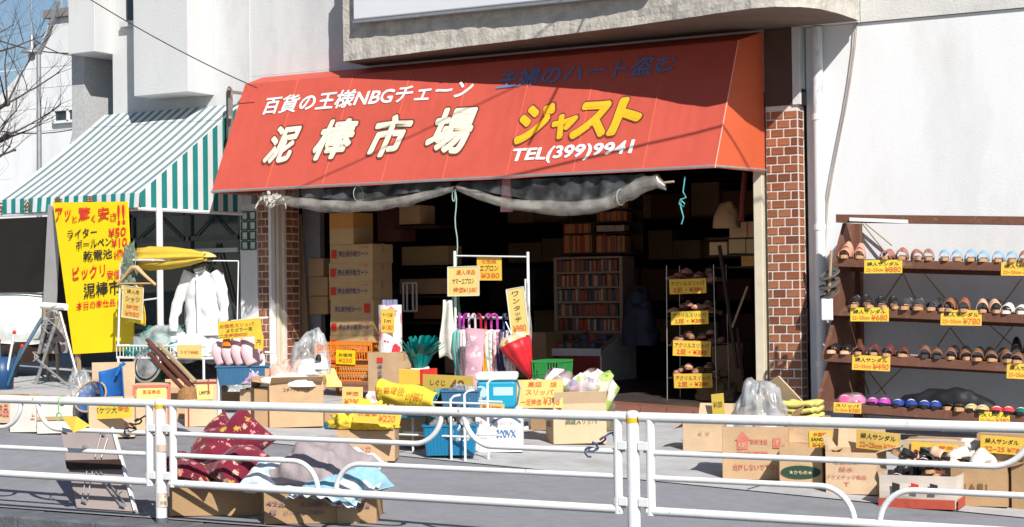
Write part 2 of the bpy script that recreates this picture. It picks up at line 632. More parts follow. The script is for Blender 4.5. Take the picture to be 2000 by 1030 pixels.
part(shop, 'canopy_face', b, m_concrete)
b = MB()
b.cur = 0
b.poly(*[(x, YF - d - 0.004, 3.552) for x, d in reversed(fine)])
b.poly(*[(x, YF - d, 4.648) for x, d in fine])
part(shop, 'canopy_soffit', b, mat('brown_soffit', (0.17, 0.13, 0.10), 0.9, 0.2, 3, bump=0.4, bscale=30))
# sign box standing proud of the canopy face
sg = thing('roof_sign', 'white sign box fixed to the concrete canopy above the red awning', 'sign', (-8.18, YF - 0.775, 3.85), math.radians(-7.6))
b = MB()
b.box(-1.72, 1.72, 0.0, 0.06, 0.03, 1.4)
b.v = [(x, y, z - (0.03 * x if z < 1 else 0)) for x, y, z in b.v]
b.build('sign_face', mat('white_sign_sheet', (0.74, 0.75, 0.78), 0.35, 0.02, 2, dirt=(0.58, 0.6, 0.64), dscale=3, dlo=0.62, dhi=0.85), sg, bevel=0.012)
b = MB()
b.box(-1.735, 1.735, 0.01, 0.07, 0.0, 0.028)
b.v = [(x, y, z - 0.03 * x) for x, y, z in b.v]
b.build('sign_frame', m_steel, sg)
for xx in (-1.2, 0.0, 1.2):
    b = MB()
    b.box(xx - 0.02, xx + 0.02, 0.05, 0.22, 0.2, 0.24)
    b.build('bracket', m_steel, sg)

# brick piers --------------------------------------------------------
brick_mats = [mat('brown_brick_tile_%s' % n, c, 0.42, 0.25, 4, bump=0.3, bscale=70, spec=0.45) for n, c in
              (('mid', (0.26, 0.09, 0.042)), ('light', (0.33, 0.125, 0.06)), ('dark', (0.18, 0.06, 0.033)))]
BR = {}


def brick(parent, w, c, rz):
    k = (round(w, 3), random.choice((0, 0, 1, 1, 2)))
    if k not in BR:
        q = MB()
        hw, hh = w / 2, 0.0325
        e = 0.004
        q.add([(-hw, 0, -hh), (hw, 0, -hh), (hw, 0, hh), (-hw, 0, hh), (-hw, -0.008 + e, -hh), (hw, -0.008 + e, -hh), (hw, -0.008 + e, hh), (-hw, -0.008 + e, hh),
               (-hw + e, -0.009, -hh + e), (hw - e, -0.009, -hh + e), (hw - e, -0.009, hh - e), (-hw + e, -0.009, hh - e)],
              [(0, 1, 5, 4), (1, 2, 6, 5), (2, 3, 7, 6), (3, 0, 4, 7), (4, 5, 9, 8), (5, 6, 10, 9), (6, 7, 11, 10), (7, 4, 8, 11), (8, 9, 10, 11)])
        BR[k] = q.mesh('brick', brick_mats[k[1]])
    o = bpy.data.objects.new('brick', BR[k])
    COL.objects.link(o)
    o.parent = parent
    o.location = c
    o.rotation_euler = (random.uniform(-.012, .012), random.uniform(-.006, .006), rz)
    return o


def bricks(parent, origin, length, widths_a, widths_b, z0, z1, rz):
    """courses along local +x turned by rz, starting at origin"""
    ca, sa = math.cos(rz), math.sin(rz)
    r = 0
    z = z0 + 0.0395
    while z < z1 - 0.02:
        x = 0.0
        for w in (widths_a if r % 2 == 0 else widths_b):
            w = min(w, length - x)
            if w > 0.015:
                cx = x + w / 2
                brick(parent, w - 0.014, (origin[0] + cx * ca, origin[1] + cx * sa, z), rz)
            x += w
        z += 0.079
        r += 1


for px0, side in ((-5.80, 'right'), (-11.52, 'left')):
    if side == 'right':
        b = MB()
        b.box(-5.80, -5.50, YF, YF + 0.16, -0.2, 2.86)
        pier = part(shop, 'brick_pier', b, m_mortar)
        bricks(pier, (-5.80 - shop.location.x, 0.0, 0), 0.30, (0.045, 0.125, 0.13), (0.105, 0.125, 0.07), 0.05, 2.86, 0)
        bricks(pier, (-5.50 - shop.location.x, 0.0, 0), 0.115, (0.05, 0.065), (0.115,), 0.05, 2.86, math.pi / 2)
    else:
        b = MB()
        b.box(-11.53, -11.37, YF, YF + 0.1, 0.1, 2.9)
        pier = part(shop, 'brick_pier', b, m_mortar)
        bricks(pier, (-11.53 - shop.location.x, 0.0, 0), 0.16, (0.05, 0.11), (0.10, 0.06), 0.30, 2.86, 0)
        b = MB()
        b.box(-11.45, -11.265, YF + 0.10, YF + 0.36, 0.1, 2.9)
        pier = part(shop, 'brick_jamb', b, m_mortar)
        bricks(pier, (-11.265 - shop.location.x, 0.13, 0), 0.22, (0.095, 0.125), (0.125, 0.095), 0.30, 2.86, math.pi / 2)

b = MB()
b.box(-5.805, -5.54, YF - 0.01, YF + 0.16, 2.862, 3.546)
part(shop, 'fascia_board', b, mat('dark_brown_board', (0.09, 0.05, 0.035), 0.6, 0.2, 4))
b = MB()
b.box(-5.538, -5.47, YF - 0.02, YF + 0.16, 2.862, 3.548)
part(shop, 'corner_strip', b, m_wallgrey)
b = MB()
b.box(-5.92, -5.835, YF - 0.03, YF + 0.1, 0.0, 2.9)
part(shop, 'door_post', b, m_cream, bevel=0.006)
for xx in (-11.36, -11.31):
    b = MB()
    b.box(xx - 0.018, xx + 0.018, YF - 0.02 + (0.06 if xx > -11.35 else 0), YF + 0.098, 0.1, 2.9)
    part(shop, 'door_rail', b, m_white if xx < -11.35 else m_cream, bevel=0.004)
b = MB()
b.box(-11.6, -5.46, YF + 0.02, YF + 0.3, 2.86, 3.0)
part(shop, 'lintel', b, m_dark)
# inside of the shop
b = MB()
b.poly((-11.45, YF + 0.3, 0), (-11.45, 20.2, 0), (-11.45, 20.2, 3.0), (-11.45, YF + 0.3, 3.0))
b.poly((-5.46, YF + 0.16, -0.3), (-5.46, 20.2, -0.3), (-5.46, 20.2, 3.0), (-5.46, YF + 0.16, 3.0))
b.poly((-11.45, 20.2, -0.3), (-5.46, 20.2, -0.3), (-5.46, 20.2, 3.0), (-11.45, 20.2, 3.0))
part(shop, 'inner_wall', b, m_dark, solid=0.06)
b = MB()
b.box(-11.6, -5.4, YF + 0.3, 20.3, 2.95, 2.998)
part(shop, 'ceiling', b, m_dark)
b = MB()
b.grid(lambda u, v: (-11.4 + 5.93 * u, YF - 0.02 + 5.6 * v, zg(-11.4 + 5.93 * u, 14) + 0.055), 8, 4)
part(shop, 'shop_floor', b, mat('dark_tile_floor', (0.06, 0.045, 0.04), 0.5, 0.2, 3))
b = MB()
n = 20
for i in range(n):
    xa, xb = -11.2 + 5.28 * i / n + 0.003, -11.2 + 5.28 * (i + 1) / n - 0.003
    za, zb = zg(xa, 14) + 0.066, zg(xb, 14) + 0.066
    q = MB()
    vs = [(xa, YF - 0.22, za - .1), (xb, YF - 0.22, zb - .1), (xb, YF + 0.06, zb - .1), (xa, YF + 0.06, za - .1), (xa, YF - 0.22, za), (xb, YF - 0.22, zb), (xb, YF + 0.06, zb), (xa, YF + 0.06, za)]
    q.add(vs, [(3, 2, 1, 0), (4, 5, 6, 7), (0, 1, 5, 4), (1, 2, 6, 5), (2, 3, 7, 6), (3, 0, 4, 7)])
    part(shop, 'threshold_tile', q, mat('red_brown_tile', (0.24, 0.10, 0.07), 0.6, 0.2, 3))

# drain pipe and cables on the white wall
dp = thing('drain_pipe', 'white plastic drain pipe running down beside the brick pier', 'pipe', (-5.335, YW - 0.06, 0))
b = MB()
b.tube([(0, 0, -0.05), (0.004, 0, 3.54)], 0.046, 14)
b.build('pipe', mat('white_pvc', (0.74, 0.74, 0.73), 0.45, 0.04, 5, dirt=(0.3, 0.33, 0.35), dscale=3, dlo=0.58, dhi=0.72, streak=0.4), dp, smooth=True)
for zz in (0.55, 1.75, 2.72):
    b = MB()
    b.tube([(0, 0, zz), (0, 0, zz + 0.05)], 0.052, 14)
    b.box(-0.012, 0.012, 0.0, 0.07, zz, zz + 0.03)
    b.build('pipe_clip', m_white, dp)
cb = MB()
for off in (0.0, 0.02):
    pts = []
    for (px, py) in ((1669, 42), (1666, 90), (1658, 150), (1648, 210), (1636, 270), (1624, 330), (1613, 395), (1608, 460), (1604, 540)):
        x, z = at(px, py, YW - 0.03)
        pts.append((x + off, YW - 0.025, z))
    cb.tube(pts, 0.005, 6)
tag(cb.build('wall_cable', mat('beige_cable', (0.40, 0.33, 0.28), 0.6)), 'pair of thin beige cables sagging down the white wall beside the pipe', 'cable')

# ================================================================ red awning
aw = thing('shop_awning', 'red canvas awning with white and gold Japanese lettering over the shop front', 'awning', (-8.6, YF, 0))
AX0, AX1 = -11.44, -5.925
AT, AB = (YF - 0.30, 3.43), (YF - 0.86, 2.275)


def awp(px, py):            # sight line to awning sheet
    d = ray(px, py)
    nn = Vector((0, -(AT[1] - AB[1]), AT[0] - AB[0]))
    p0 = Vector((0, AT[0], AT[1]))
    c = Vector((0, 0, CAM_H))
    t = (p0 - c).dot(nn) / d.dot(nn)
    return c + d * t


def awsurf(u, v):
    x = AX0 + (AX1 - AX0) * u
    y = AT[0] + (AB[0] - AT[0]) * v
    z = AT[1] + (AB[1] - AT[1]) * v
    k = noise.noise(Vector((x * 1.1, v * 1.6, 0.3))) * 0.008 - 0.010 * abs(math.sin(u * math.pi * 8)) + 0.004 * noise.noise(Vector((x * 5 + v * 4, v * 3, 2))) + 0.003 * noise.noise(Vector((x * 14, v * 2.5, 5)))
    k *= math.sin(math.pi * min(1, max(0, v)))
    return (x, y - k * 0.91, z + k * 0.4 - (0.012 * noise.noise(Vector((x * 1.3, 4, 4))) if v > 0.99 else 0))


b = MB()
b.grid(awsurf, 220, 24)
part(aw, 'front_sheet', b, m_red, smooth=True)
b = MB()
b.poly((AX0, AT[0], AT[1]), (AX1, AT[0], AT[1]), (AX1 + 0.115, YF - 0.012, 3.53), (AX0, YF - 0.012, 3.53))
part(aw, 'top_sheet', b, m_red)
for xx in (AX0, AX1):
    b = MB()

    def sp(u, v, xx=xx):
        ya, za = AT[0] + (AB[0] - AT[0]) * v, AT[1] + (AB[1] - AT[1]) * v
        yb, zb = YF - 0.012, 3.525 + (2.275 - 3.525) * v
        k = 0.012 * math.sin(math.pi * u) * math.sin(math.pi * v) * (1 if xx > -8 else -1)
        return (xx + k + (0.115 * u if xx > -8 else 0), ya + (yb - ya) * u, za + (zb - za) * u)
    b.grid(sp, 8, 12)
    part(aw, 'side_sheet', b, mat('orange_red_side_canvas', (0.60, 0.105, 0.038), 0.62, 0.05, 3, bump=0.35, bscale=9, transl=0.08), smooth=True)
b = MB()
b.tube([(AX0, AB[0] + 0.01, AB[1] + 0.015), (AX1, AB[0] + 0.01, AB[1] + 0.015)], 0.014, 8)
b.tube([(AX0, AB[0] + 0.01, AB[1] + 0.015), (AX0, YF, AB[1] + 0.02)], 0.012, 8)
b.tube([(AX1, AB[0] + 0.01, AB[1] + 0.015), (AX1 + 0.115, YF, AB[1] + 0.02)], 0.012, 8)
part(aw, 'frame_tube', b, m_steel)
for k in range(1, 8):
    u = k / 8.0
    b = MB()
    b.tube([Vector(awsurf(u, v / 8)) + Vector((0, -0.002, 0.001)) for v in range(9)], 0.003, 4)
    part(aw, 'seam', b, mat('seam_thread', (0.74, 0.16, 0.10), 0.7))
b = MB()
b.tube([Vector((AX1, AT[0] + (AB[0] - AT[0]) * v / 8 - 0.003, AT[1] + (AB[1] - AT[1]) * v / 8)) for v in range(9)], 0.006, 6)
part(aw, 'edge_piping', b, mat('pink_piping', (0.85, 0.32, 0.24), 0.6))


def awtext(body, m, l, r, hpx, bold, shear, off=0.024, wide=1.0):
    """l, r: pixel centres of the left and right end of the line"""
    pl, pr = awp(*l), awp(*r)
    c = (pl + pr) / 2 - aw.location
    mid = ((l[0] + r[0]) / 2, (l[1] + r[1]) / 2)
    h = (awp(mid[0], mid[1] - hpx / 2) - awp(mid[0], mid[1] + hpx / 2)).length
    # vertical strokes follow the slope of the sheet
    o = text(body, m, aw, c, pr - pl, Vector((0, AT[0] - AB[0], AT[1] - AB[1])), (pr - pl).length * wide, h, bold, shear, 0.0)
    me = o.data.copy()                       # painted on: every point is laid onto the sheet
    lift = 0.010 if off < 0.025 else 0.0135
    nrm = Vector((0, -(AT[1] - AB[1]), AT[0] - AB[0])).normalized()
    for v in me.vertices:
        p = o.matrix_basis @ v.co + aw.location
        vv = (AT[1] - p.z) / (AT[1] - AB[1])
        uu = (p.x - AX0) / (AX1 - AX0)
        q = Vector(awsurf(uu, vv))
        v.co = q + nrm * (lift + 1.2 * v.co.z) - aw.location
    o.data = me
    o.matrix_basis = Matrix.Identity(4)
    return o


awtext('百貨の王様NBGチェーン', i_white, (517, 208), (925, 172), 34, 0.022, 0.12)
awtext('主婦のハート盗む', i_bluel, (972, 158), (1322, 122), 36, 0.02, 0.12)
for ch, x0, x1, y0, y1 in (('泥', 522, 581, 247, 318), ('棒', 616, 692, 234, 311), ('市', 725, 801, 226, 306), ('場', 836, 924, 211, 301)):
    yc = (y0 + y1) / 2
    awtext(ch, i_outline, (x0 - 3, yc + 3), (x1 + 3, yc - 3), (y1 - y0) + 4, 0.062, 0.22, 0.022)
    awtext(ch, i_cream, (x0, yc + 3), (x1, yc - 3), (y1 - y0) - 3, 0.036, 0.22, 0.027)
for ch, x0, x1, y0, y1 in (('ジ', 1011, 1080, 204, 280), ('ャ', 1077, 1128, 222, 272), ('ス', 1117, 1190, 199, 270), ('ト', 1189, 1256, 189, 263)):
    yc = (y0 + y1) / 2
    awtext(ch, i_outline, (x0 - 3, yc + 4), (x1 + 3, yc - 4), (y1 - y0) + 4, 0.075, 0.22, 0.022)
    awtext(ch, i_gold, (x0, yc + 4), (x1, yc - 4), (y1 - y0) - 3, 0.052, 0.22, 0.027)
awtext('TEL(399)9941', i_white, (1000, 309), (1238, 289), 33, 0.03, 0.1)

# clear plastic curtain rolled up under the awning
YC = YF - 0.80
rc = thing('rolled_plastic_curtain', 'rolled clear plastic curtain hanging in two swags below the red awning', 'curtain', (-8.6, YC, 2.1))


def swag(ptsr):
    b = MB()
    n = (len(ptsr) - 1) * 12

    def fn(u, v):
        k = u * (len(ptsr) - 1)
        i = min(int(k), len(ptsr) - 2)
        t = k - i
        px, py, r = [ptsr[i][j] + (ptsr[i + 1][j] - ptsr[i][j]) * t for j in range(3)]
        x, z = at(px, py, YC)
        # loosely rolled film: a spiral squeezed flat, its creases running along the roll
        a = v * 2 * math.pi * 2.2
        rr = r * (0.55 + 0.45 * v) * (1 + 0.35 * noise.noise(Vector((u * 5.0, math.cos(a) * 2.2, math.sin(a) * 2.2 + v * 3))) + 0.22 * noise.noise(Vector((u * 16.0, math.cos(a) * 3, math.sin(a) * 3))))
        return (x, YC + rr * 0.8 * math.cos(a), z + rr * 1.0 * math.sin(a) - 0.02 * v * abs(noise.noise(Vector((u * 9, 3, 1)))))
    b.grid(fn, n, 40)
    return b


part(rc, 'roll', swag([(512, 386, .03), (535, 388, .055), (580, 396, .06), (640, 402, .062), (720, 402, .06), (800, 390, .055), (850, 378, .045), (886, 368, .03)]), f_roll, smooth=True)
part(rc, 'roll', swag([(892, 366, .03), (930, 380, .045), (990, 398, .055), (1060, 405, .065), (1130, 406, .065), (1190, 396, .07), (1225, 376, .08), (1255, 362, .085), (1285, 354, .07), (1300, 366, .03)]), f_roll, smooth=True)
for pts in ([(560, 382, 372), (700, 392, 362), (880, 366, 356)], [(895, 364, 356), (1060, 396, 349), (1160, 400, 344), (1260, 352, 340)]):
    b = MB()

    def sh(u, v, pts=pts):
        k = u * (len(pts) - 1)
        i = min(int(k), len(pts) - 2)
        t = k - i
        px = pts[i][0] + (pts[i + 1][0] - pts[i][0]) * t
        lo = pts[i][1] + (pts[i + 1][1] - pts[i][1]) * t
        hi = pts[i][2] + (pts[i + 1][2] - pts[i][2]) * t
        x, z = at(px, hi + (lo - hi) * v, YC)
        return (x, YC + 0.02 * math.sin(u * 31) * v + 0.015 * math.sin(u * 57 + 2 * v), z)
    b.grid(sh, 40, 5)
    part(rc, 'sheet', b, f_sheet, smooth=True)
for px in (700, 1213):
    b = MB()
    x, z = at(px, 385 if px < 900 else 392, YC)
    b.tube(arc((x, YC, z + (0.03 if px < 1240 else 0.11)), 0.072, 0, 2 * math.pi, 14, (0.1, 1, 0), (0, 0, 1)), 0.003, 5)
    part(rc, 'tie_string', b, mat('green_white_string', (0.42, 0.55, 0.48), 0.7))
b = MB()
x, z = at(1300, 358, YC)
b.tube([(x - 0.1, YC, z), (x + 0.08, YC, z + 0.01)], 0.010, 8)
part(rc, 'roll_bar', b, m_wood)
b = MB()
for k in range(26):
    x, z = at(random.uniform(508, 556), random.uniform(375, 392), YC)
    q = [(x, YC + random.uniform(-.05, .05), z)]
    for j in range(3):
        q.append((q[-1][0] + random.uniform(-.05, .04), q[-1][1] + random.uniform(-.04, .03), q[-1][2] - random.uniform(0.005, .05)))
    b.tube(q, [.018, .014, .010, .004], 5)
part(rc, 'frayed_end', b, film('white_plastic_shreds', (0.8, 0.76, 0.68), 0.75))

# strings hanging from the awning
st = MB()
for (a, c) in (((889, 370), (893, 520)),):
    P = []
    for i in range(9):
        t = i / 8
        x, z = at(a[0] + (c[0] - a[0]) * t + 2 * math.sin(i * 1.4), a[1] + (c[1] - a[1]) * t, YC - 0.08)
        P.append((x, YC - 0.08, z))
    st.tube(P, 0.006, 6)
x, z = at(886, 383, YC - 0.08)
st.tube(arc((x, YC - 0.08, z), 0.04, 0, 2 * math.pi, 10, (0.4, 0, 0), (0, 0, 1.3)), 0.005, 5)
tag(st.build('hanging_cord', mat('pale_green_cord', (0.30, 0.46, 0.36), 0.7)), 'pale green cord hanging from the awning to the umbrella stand', 'cord')
st = MB()
P = []
for i, (px, py) in enumerate(((1338, 345), (1333, 375), (1338, 386), (1329, 390), (1325, 398), (1333, 404), (1337, 398), (1330, 392), (1327, 402), (1332, 414), (1334, 425), (1329, 438))):
    x, z = at(px, py, YC)
    P.append((x, YC + 0.01 * (i % 3), z))
st.tube(P, 0.006, 6)
tag(st.build('twisted_string', mat('turquoise_string', (0.10, 0.42, 0.40), 0.7)), 'short curly turquoise string dangling at the dark doorway', 'string')

# ================================================================ greengrocer next door
gb = thing('greengrocer_building', 'pale grey rendered building with boxy bays behind the green striped awning', 'building', (-13.0, YF, 0))
b = MB()
b.box(-13.53, -11.602, YF - 0.02, YF + 0.3, 2.2, 9.0)
part(gb, 'wall', b, m_wallgrey)
b = MB()
b.box(-12.84, -12.085, YF - 0.44, YF - 0.021, 3.385, 9.0)
part(gb, 'bay', b, m_wallgrey, bevel=0.006)
b = MB()
b.box(-13.92, -13.531, YF - 0.3, YF + 0.9, 3.94, 9.0)
part(gb, 'bay', b, m_wallgrey, bevel=0.006)
b = MB()
b.box(-14.3, -13.50, YF + 0.9, YF + 1.1, 0.2, 4.2)
part(gb, 'recessed_wall', b, m_wallgrey)
b = MB()
b.box(-14.12, -13.93, YF - 0.05, YF + 1.2, 2.2, 4.27)
part(gb, 'pillar', b, mat('speckled_grey_render', (0.46, 0.46, 0.46), 0.95, 0.15, 30, bump=0.8, bscale=90))
b = MB()
b.box(-13.31, -13.20, YF - 0.035, YF + 0.02, 4.28, 5.6)
wdo = part(gb, 'slot_window', b, m_glass)
b = MB()
b.box(-13.36, -13.15, YF - 0.09, YF - 0.036, 4.22, 4.278)
part(gb, 'window_sill', b, m_wallgrey, wdo)
# shop front below its awning
b = MB()
b.box(-11.76, -11.535, YF - 0.01, YF + 0.2, 0.1, 2.199)
part(gb, 'front_post', b, m_wallwhite)
for i, (xa, xb) in enumerate(((-14.2, -13.35), (-13.33, -12.55), (-12.5, -11.8))):
    b = MB()
    b.box(xa, xb, YF + 0.06, YF + 0.08, 0.9, 2.12)
    pn = part(gb, 'shop_window', b, m_glass)
    b = MB()
    for (p, q) in (((xa, 0.35), (xb, 0.35)), ((xa, 2.14), (xb, 2.14)), ((xa, 0.35), (xa, 2.14)), ((xb, 0.35), (xb, 2.14)), ((xa, 0.9), (xb, 0.9)), ((xa, 1.86), (xb, 1.86))):
        b.bar((p[0], YF + 0.05, p[1]), (q[0], YF + 0.05, q[1]), 0.05, 0.045, (0, 1, 0))
    part(gb, 'window_frame', b, mat('bronze_window_frame', (0.10, 0.10, 0.105), 0.4, 0.1, 5), pn)
    b = MB()
    b.box(xa, xb, YF + 0.05, YF + 0.09, 0.3, 0.88)
    part(gb, 'lower_panel', b, mat('dark_metal_panel', (0.05, 0.055, 0.06), 0.5), pn)
for (p, q) in (((-12.45, 1.0), (-12.1, 1.8)), ((-12.1, 1.8), (-11.85, 1.0)), ((-13.25, 1.86), (-12.9, 2.1)), ((-12.9, 2.1), (-12.6, 1.86)), ((-12.42, 1.88), (-12.15, 2.1)), ((-12.15, 2.1), (-11.9, 1.88))):
    b = MB()
    b.bar((p[0], YF + 0.03, p[1]), (q[0], YF + 0.03, q[1]), 0.012, 0.016, (0, 1, 0))
    part(gb, 'lattice_bar', b, mat('dark_lattice', (0.04, 0.045, 0.05), 0.5))
for xa, xb in ((-13.32, -12.56), (-12.49, -11.81)):
    b = MB()
    b.box(xa, xb, YF + 0.0, YF + 0.035, 1.70, 1.745)
    part(gb, 'push_rail', b, mat('pale_alloy', (0.5, 0.52, 0.54), 0.4))
b = MB()
b.box(-26.0, -14.25, YF + 2.2, YF + 2.3, 0.1, 2.3)
part(gb, 'shop_inner_wall', b, m_dark)
for k in range(2):
    for j in range(4):
        b = MB()
        x0 = -11.735 + 0.105 * k
        z0 = 1.72 + 0.105 * j
        for (p, q) in (((0, 0), (.085, 0)), ((.085, 0), (.085, .085)), ((.085, .085), (0, .085)), ((0, .085), (0, 0))):
            b.bar((x0 + p[0], YF - 0.02, z0 + p[1]), (x0 + q[0], YF - 0.02, z0 + q[1]), 0.012, 0.012, (0, 1, 0))
        part(gb, 'green_lattice', b, mat('dark_green_paint', (0.03, 0.12, 0.06), 0.5))

ga = thing('striped_awning', 'white and green striped canvas awning with shop name on its valance', 'awning', (-13.5, YF, 0))
GX1, GX0, GY, GZ, GW = -11.72, -13.68, YF - 1.6, 2.26, 3.27
b = MB()
b.cur = 0
pit = 0.125
n = int((GX1 - GX0) / (pit / 2))
for i in range(n):
    xa, xb = GX1 - i * pit / 2 + (0.003 if i % 2 == 0 else -0.003) * (1 if i else 0), GX1 - (i + 1) * pit / 2 + (-0.003 if i % 2 == 0 else 0.003)
    b.cur = i % 2
    for k in range(6):
        def gp(x, v):
            sag = -0.02 * math.sin(math.pi * v) - 0.012 * math.sin(x * 4.1) * math.sin(math.pi * v)
            return (x, YF - 0.02 + (GY - YF + 0.02) * v, GW + (GZ - GW) * v + sag)
        b.poly(gp(xb, k / 6), gp(xb, (k + 1) / 6), gp(xa, (k + 1) / 6), gp(xa, k / 6))
part(ga, 'roof_sheet', b, [m_awnwhite, mat('grey_green_stripe', (0.17, 0.235, 0.24), 0.75, 0.1, 6)])
b = MB()
for i in range(n):
    xa, xb = GX1 - i * pit / 2, GX1 - (i + 1) * pit / 2
    b.cur = i % 2
    w0, w1 = 0.01 * math.sin(xa * 5), 0.01 * math.sin(xb * 5)
    b.poly((xb, GY - 0.004, GZ), (xb, GY - 0.014 + w1, GZ - 0.145), (xa, GY - 0.014 + w0, GZ - 0.145), (xa, GY - 0.004, GZ))
part(ga, 'valance', b, [m_awnwhite, m_teal])
b = MB()
nn = 20
for i in range(nn):
    va, vb = i / nn, (i + 1) / nn
    b.cur = i % 2
    ya, yb = YF - 0.02 + (GY - YF + 0.02) * va, YF - 0.02 + (GY - YF + 0.02) * vb
    za, zb = GW + (GZ - GW) * va, GW + (GZ - GW) * vb
    b.poly((GX1 + .002, ya, za), (GX1 + .002, ya, GZ - 0.145), (GX1 + .002, yb, GZ - 0.145), (GX1 + .002, yb, zb))
part(ga, 'side_sheet', b, [m_awnwhite, m_teal])
b = MB()
b.tube([(GX0, GY + 0.02, GZ - 0.16), (GX1, GY + 0.02, GZ - 0.16), (GX1, YF - 0.02, GZ - 0.16)], 0.018, 8)
part(ga, 'frame_tube', b, m_white)
for px in (312,):
    b = MB()
    x, z = at(px, 500, GY + 0.05)
    b.tube([(x, GY + 0.05, zg(x, GY)), (x, GY + 0.05, GZ - 0.16)], 0.033, 10)
    part(ga, 'support_pole', b, m_white, smooth=True)
for ch, px in (('古', 2), ('谷', 57), ('青', 117), ('果', 179)):
    x, z = at(px, 386, GY - 0.02)
    text(ch, i_brown, ga, (x - ga.location.x, GY - 0.016 - YF, GZ - 0.075), XP, ZP, 0.125, 0.125, 0.03, 0, 0.03)
br = MB()
x0, z0 = at(440, 178, YF - 0.35)
for (xa) in (0.0, 0.14):
    br.bar((x0 + xa, YF - 0.3 - xa, z0), (x0 + xa, YF - 0.3 - xa, z0 - 0.5), 0.035, 0.035)
br.bar((x0, YF - 0.3, z0), (x0 + 0.2, YF - 0.52, z0), 0.035, 0.035)
br.bar((x0, YF - 0.3, z0 - 0.3), (x0 + 0.2, YF - 0.52, z0 - 0.3), 0.03, 0.03)
br.bar((x0, YF - 0.3, z0), (x0, YF - 0.02, z0), 0.03, 0.03)
tag(br.build('awning_bracket', mat('galvanised_bracket', (0.30, 0.27, 0.24), 0.6, metal=0.3)), 'rusty steel bracket frame between the striped and the red awning', 'bracket')

# ================================================================ white house behind, lamp, wires and bare tree
wh = thing('white_house', 'white rendered house with sloping roof edge and small window behind', 'house', (-26, 25, 0))
b = MB()
out = [(-21.0, 0), (-21.0, 6.62), (-24.9, 6.7), (-25.25, 6.05), (-26.6, 5.05), (-27.3, 4.6), (-28.2, 3.4), (-28.2, 0)]
b.add([(x, 25, z) for x, z in out] + [(x, 32, z) for x, z in out],
      [tuple(reversed(range(8))), tuple(range(8, 16))] + [(i, (i + 1) % 8, 8 + (i + 1) % 8, 8 + i) for i in range(8)])
part(wh, 'wall', b, m_wallwhite)
b = MB()
b.box(-25.0, -20.9, 24.9, 32, 6.70, 6.86)
part(wh, 'roof_edge', b, mat('grey_roof_edge', (0.22, 0.21, 0.20), 0.8))
b = MB()
for i in range(24):
    x = -24.75 + i * 0.16
    b.tube([(x, 25.0, 6.86), (x, 25.0, 7.5)], 0.012, 4)
b.tube([(-24.9, 25.0, 7.5), (-21, 25.0, 7.45)], 0.02, 5)
b.tube([(-24.9, 25.0, 7.15), (-21, 25.0, 7.12)], 0.015, 5)
part(wh, 'roof_railing', b, mat('grey_rail', (0.45, 0.46, 0.48), 0.5))
xa, xb, za, zb, _ = fit(108, 148, 214, 238, 24.97)
b = MB()
b.box(xa, xb, 24.96, 25.02, za, zb)
wn_ = part(wh, 'window', b, m_glass)
b = MB()
for (p, q) in (((xa, za), (xb, za)), ((xa, zb), (xb, zb)), ((xa, za), (xa, zb)), ((xb, za), (xb, zb)), (((xa + xb) / 2 + .1, za), ((xa + xb) / 2 + .1, zb))):
    b.bar((p[0], 24.94, p[1]), (q[0], 24.94, q[1]), 0.05, 0.05, (0, 1, 0))
part(wh, 'window_frame', b, m_white, wn_)
for k, zc in enumerate((5.75, 5.35, 4.95, 4.5)):
    b = MB()
    b.box(-27.0 + k * -0.2, -21.2, 24.994, 25.0, zc, zc + 0.02)
    part(wh, 'wall_groove', b, mat('faint_groove', (0.66, 0.66, 0.65), 0.9))
x0, z0 = at(75, 330, 20.0)
x1, z1 = at(78, 100, 20.0)
lp = thing('street_lamp', 'slim grey street lamp pole with hanging lamp before the white house', 'lamp', (x0, 20.0, zg(x0, 14)))
lp.location.z = 0
b = MB()
b.tube([(0, 0, 0), (0.03, 0, z1)], [0.05, 0.035], 8)
b.build('pole', m_steel, lp, smooth=True)
b = MB()
b.tube([(0.03, 0, z1 - 0.05), (0.25, 0, z1 + 0.25), (0.45, 0, z1 + 0.75)], 0.035, 8)
b.build('arm', m_steel, lp, smooth=True)
b = MB()
b.lathe([(0.001, 0.30), (0.03, 0.28), (0.035, 0.12), (0.16, 0.02), (0.17, 0.0), (0.001, -0.01)], 14, M=Matrix.Translation((-0.12, 0, z1 - 0.02)))
b.lathe([(0.001, -0.13), (0.05, -0.10), (0.06, -0.03), (0.04, 0.0)], 12, M=Matrix.Translation((-0.12, 0, z1 - 0.02)))
b.tube([(-0.12, 0, z1 + 0.26), (-0.12, 0, z1 + 1.0)], 0.012, 5)
b.tube([(-0.14, 0, z1 + 0.1), (0.04, 0, z1)], 0.015, 5)
b.build('lamp_head', m_steel, lp, smooth=True)


def wire(name, a, c, ya, yc, sag, r, label):
    b = MB()
    P = []
    for i in range(17):
        t = i / 16
        y = ya + (yc - ya) * t
        x0, z0 = at(a[0], a[1], ya)
        x1, z1 = at(c[0], c[1], yc)
        P.append((x0 + (x1 - x0) * t, y, z0 + (z1 - z0) * t - sag * 4 * t * (1 - t)))
    b.tube(P, r, 5)
    tag(b.build(name, m_black), label, 'wire')


wire('overhead_wire', (100, -50), (502, 172), 13.2, YF - 0.5, 0.06, 0.006, 'black service wire slanting down to the left end of the red awning')
wire('overhead_wire', (-120, 20), (158, 104), 19, 21, 0.2, 0.01, 'thin black wire running from the left edge to the white house, upper one')
wire('overhead_wire', (70, 80), (165, 106), 20, 24.5, 0.1, 0.01, 'thin black wire from the street lamp arm to the white house')
wire('overhead_wire', (-120, 225), (165, 248), 19, 24.5, 0.2, 0.01, 'thin wire crossing low over the white house wall')

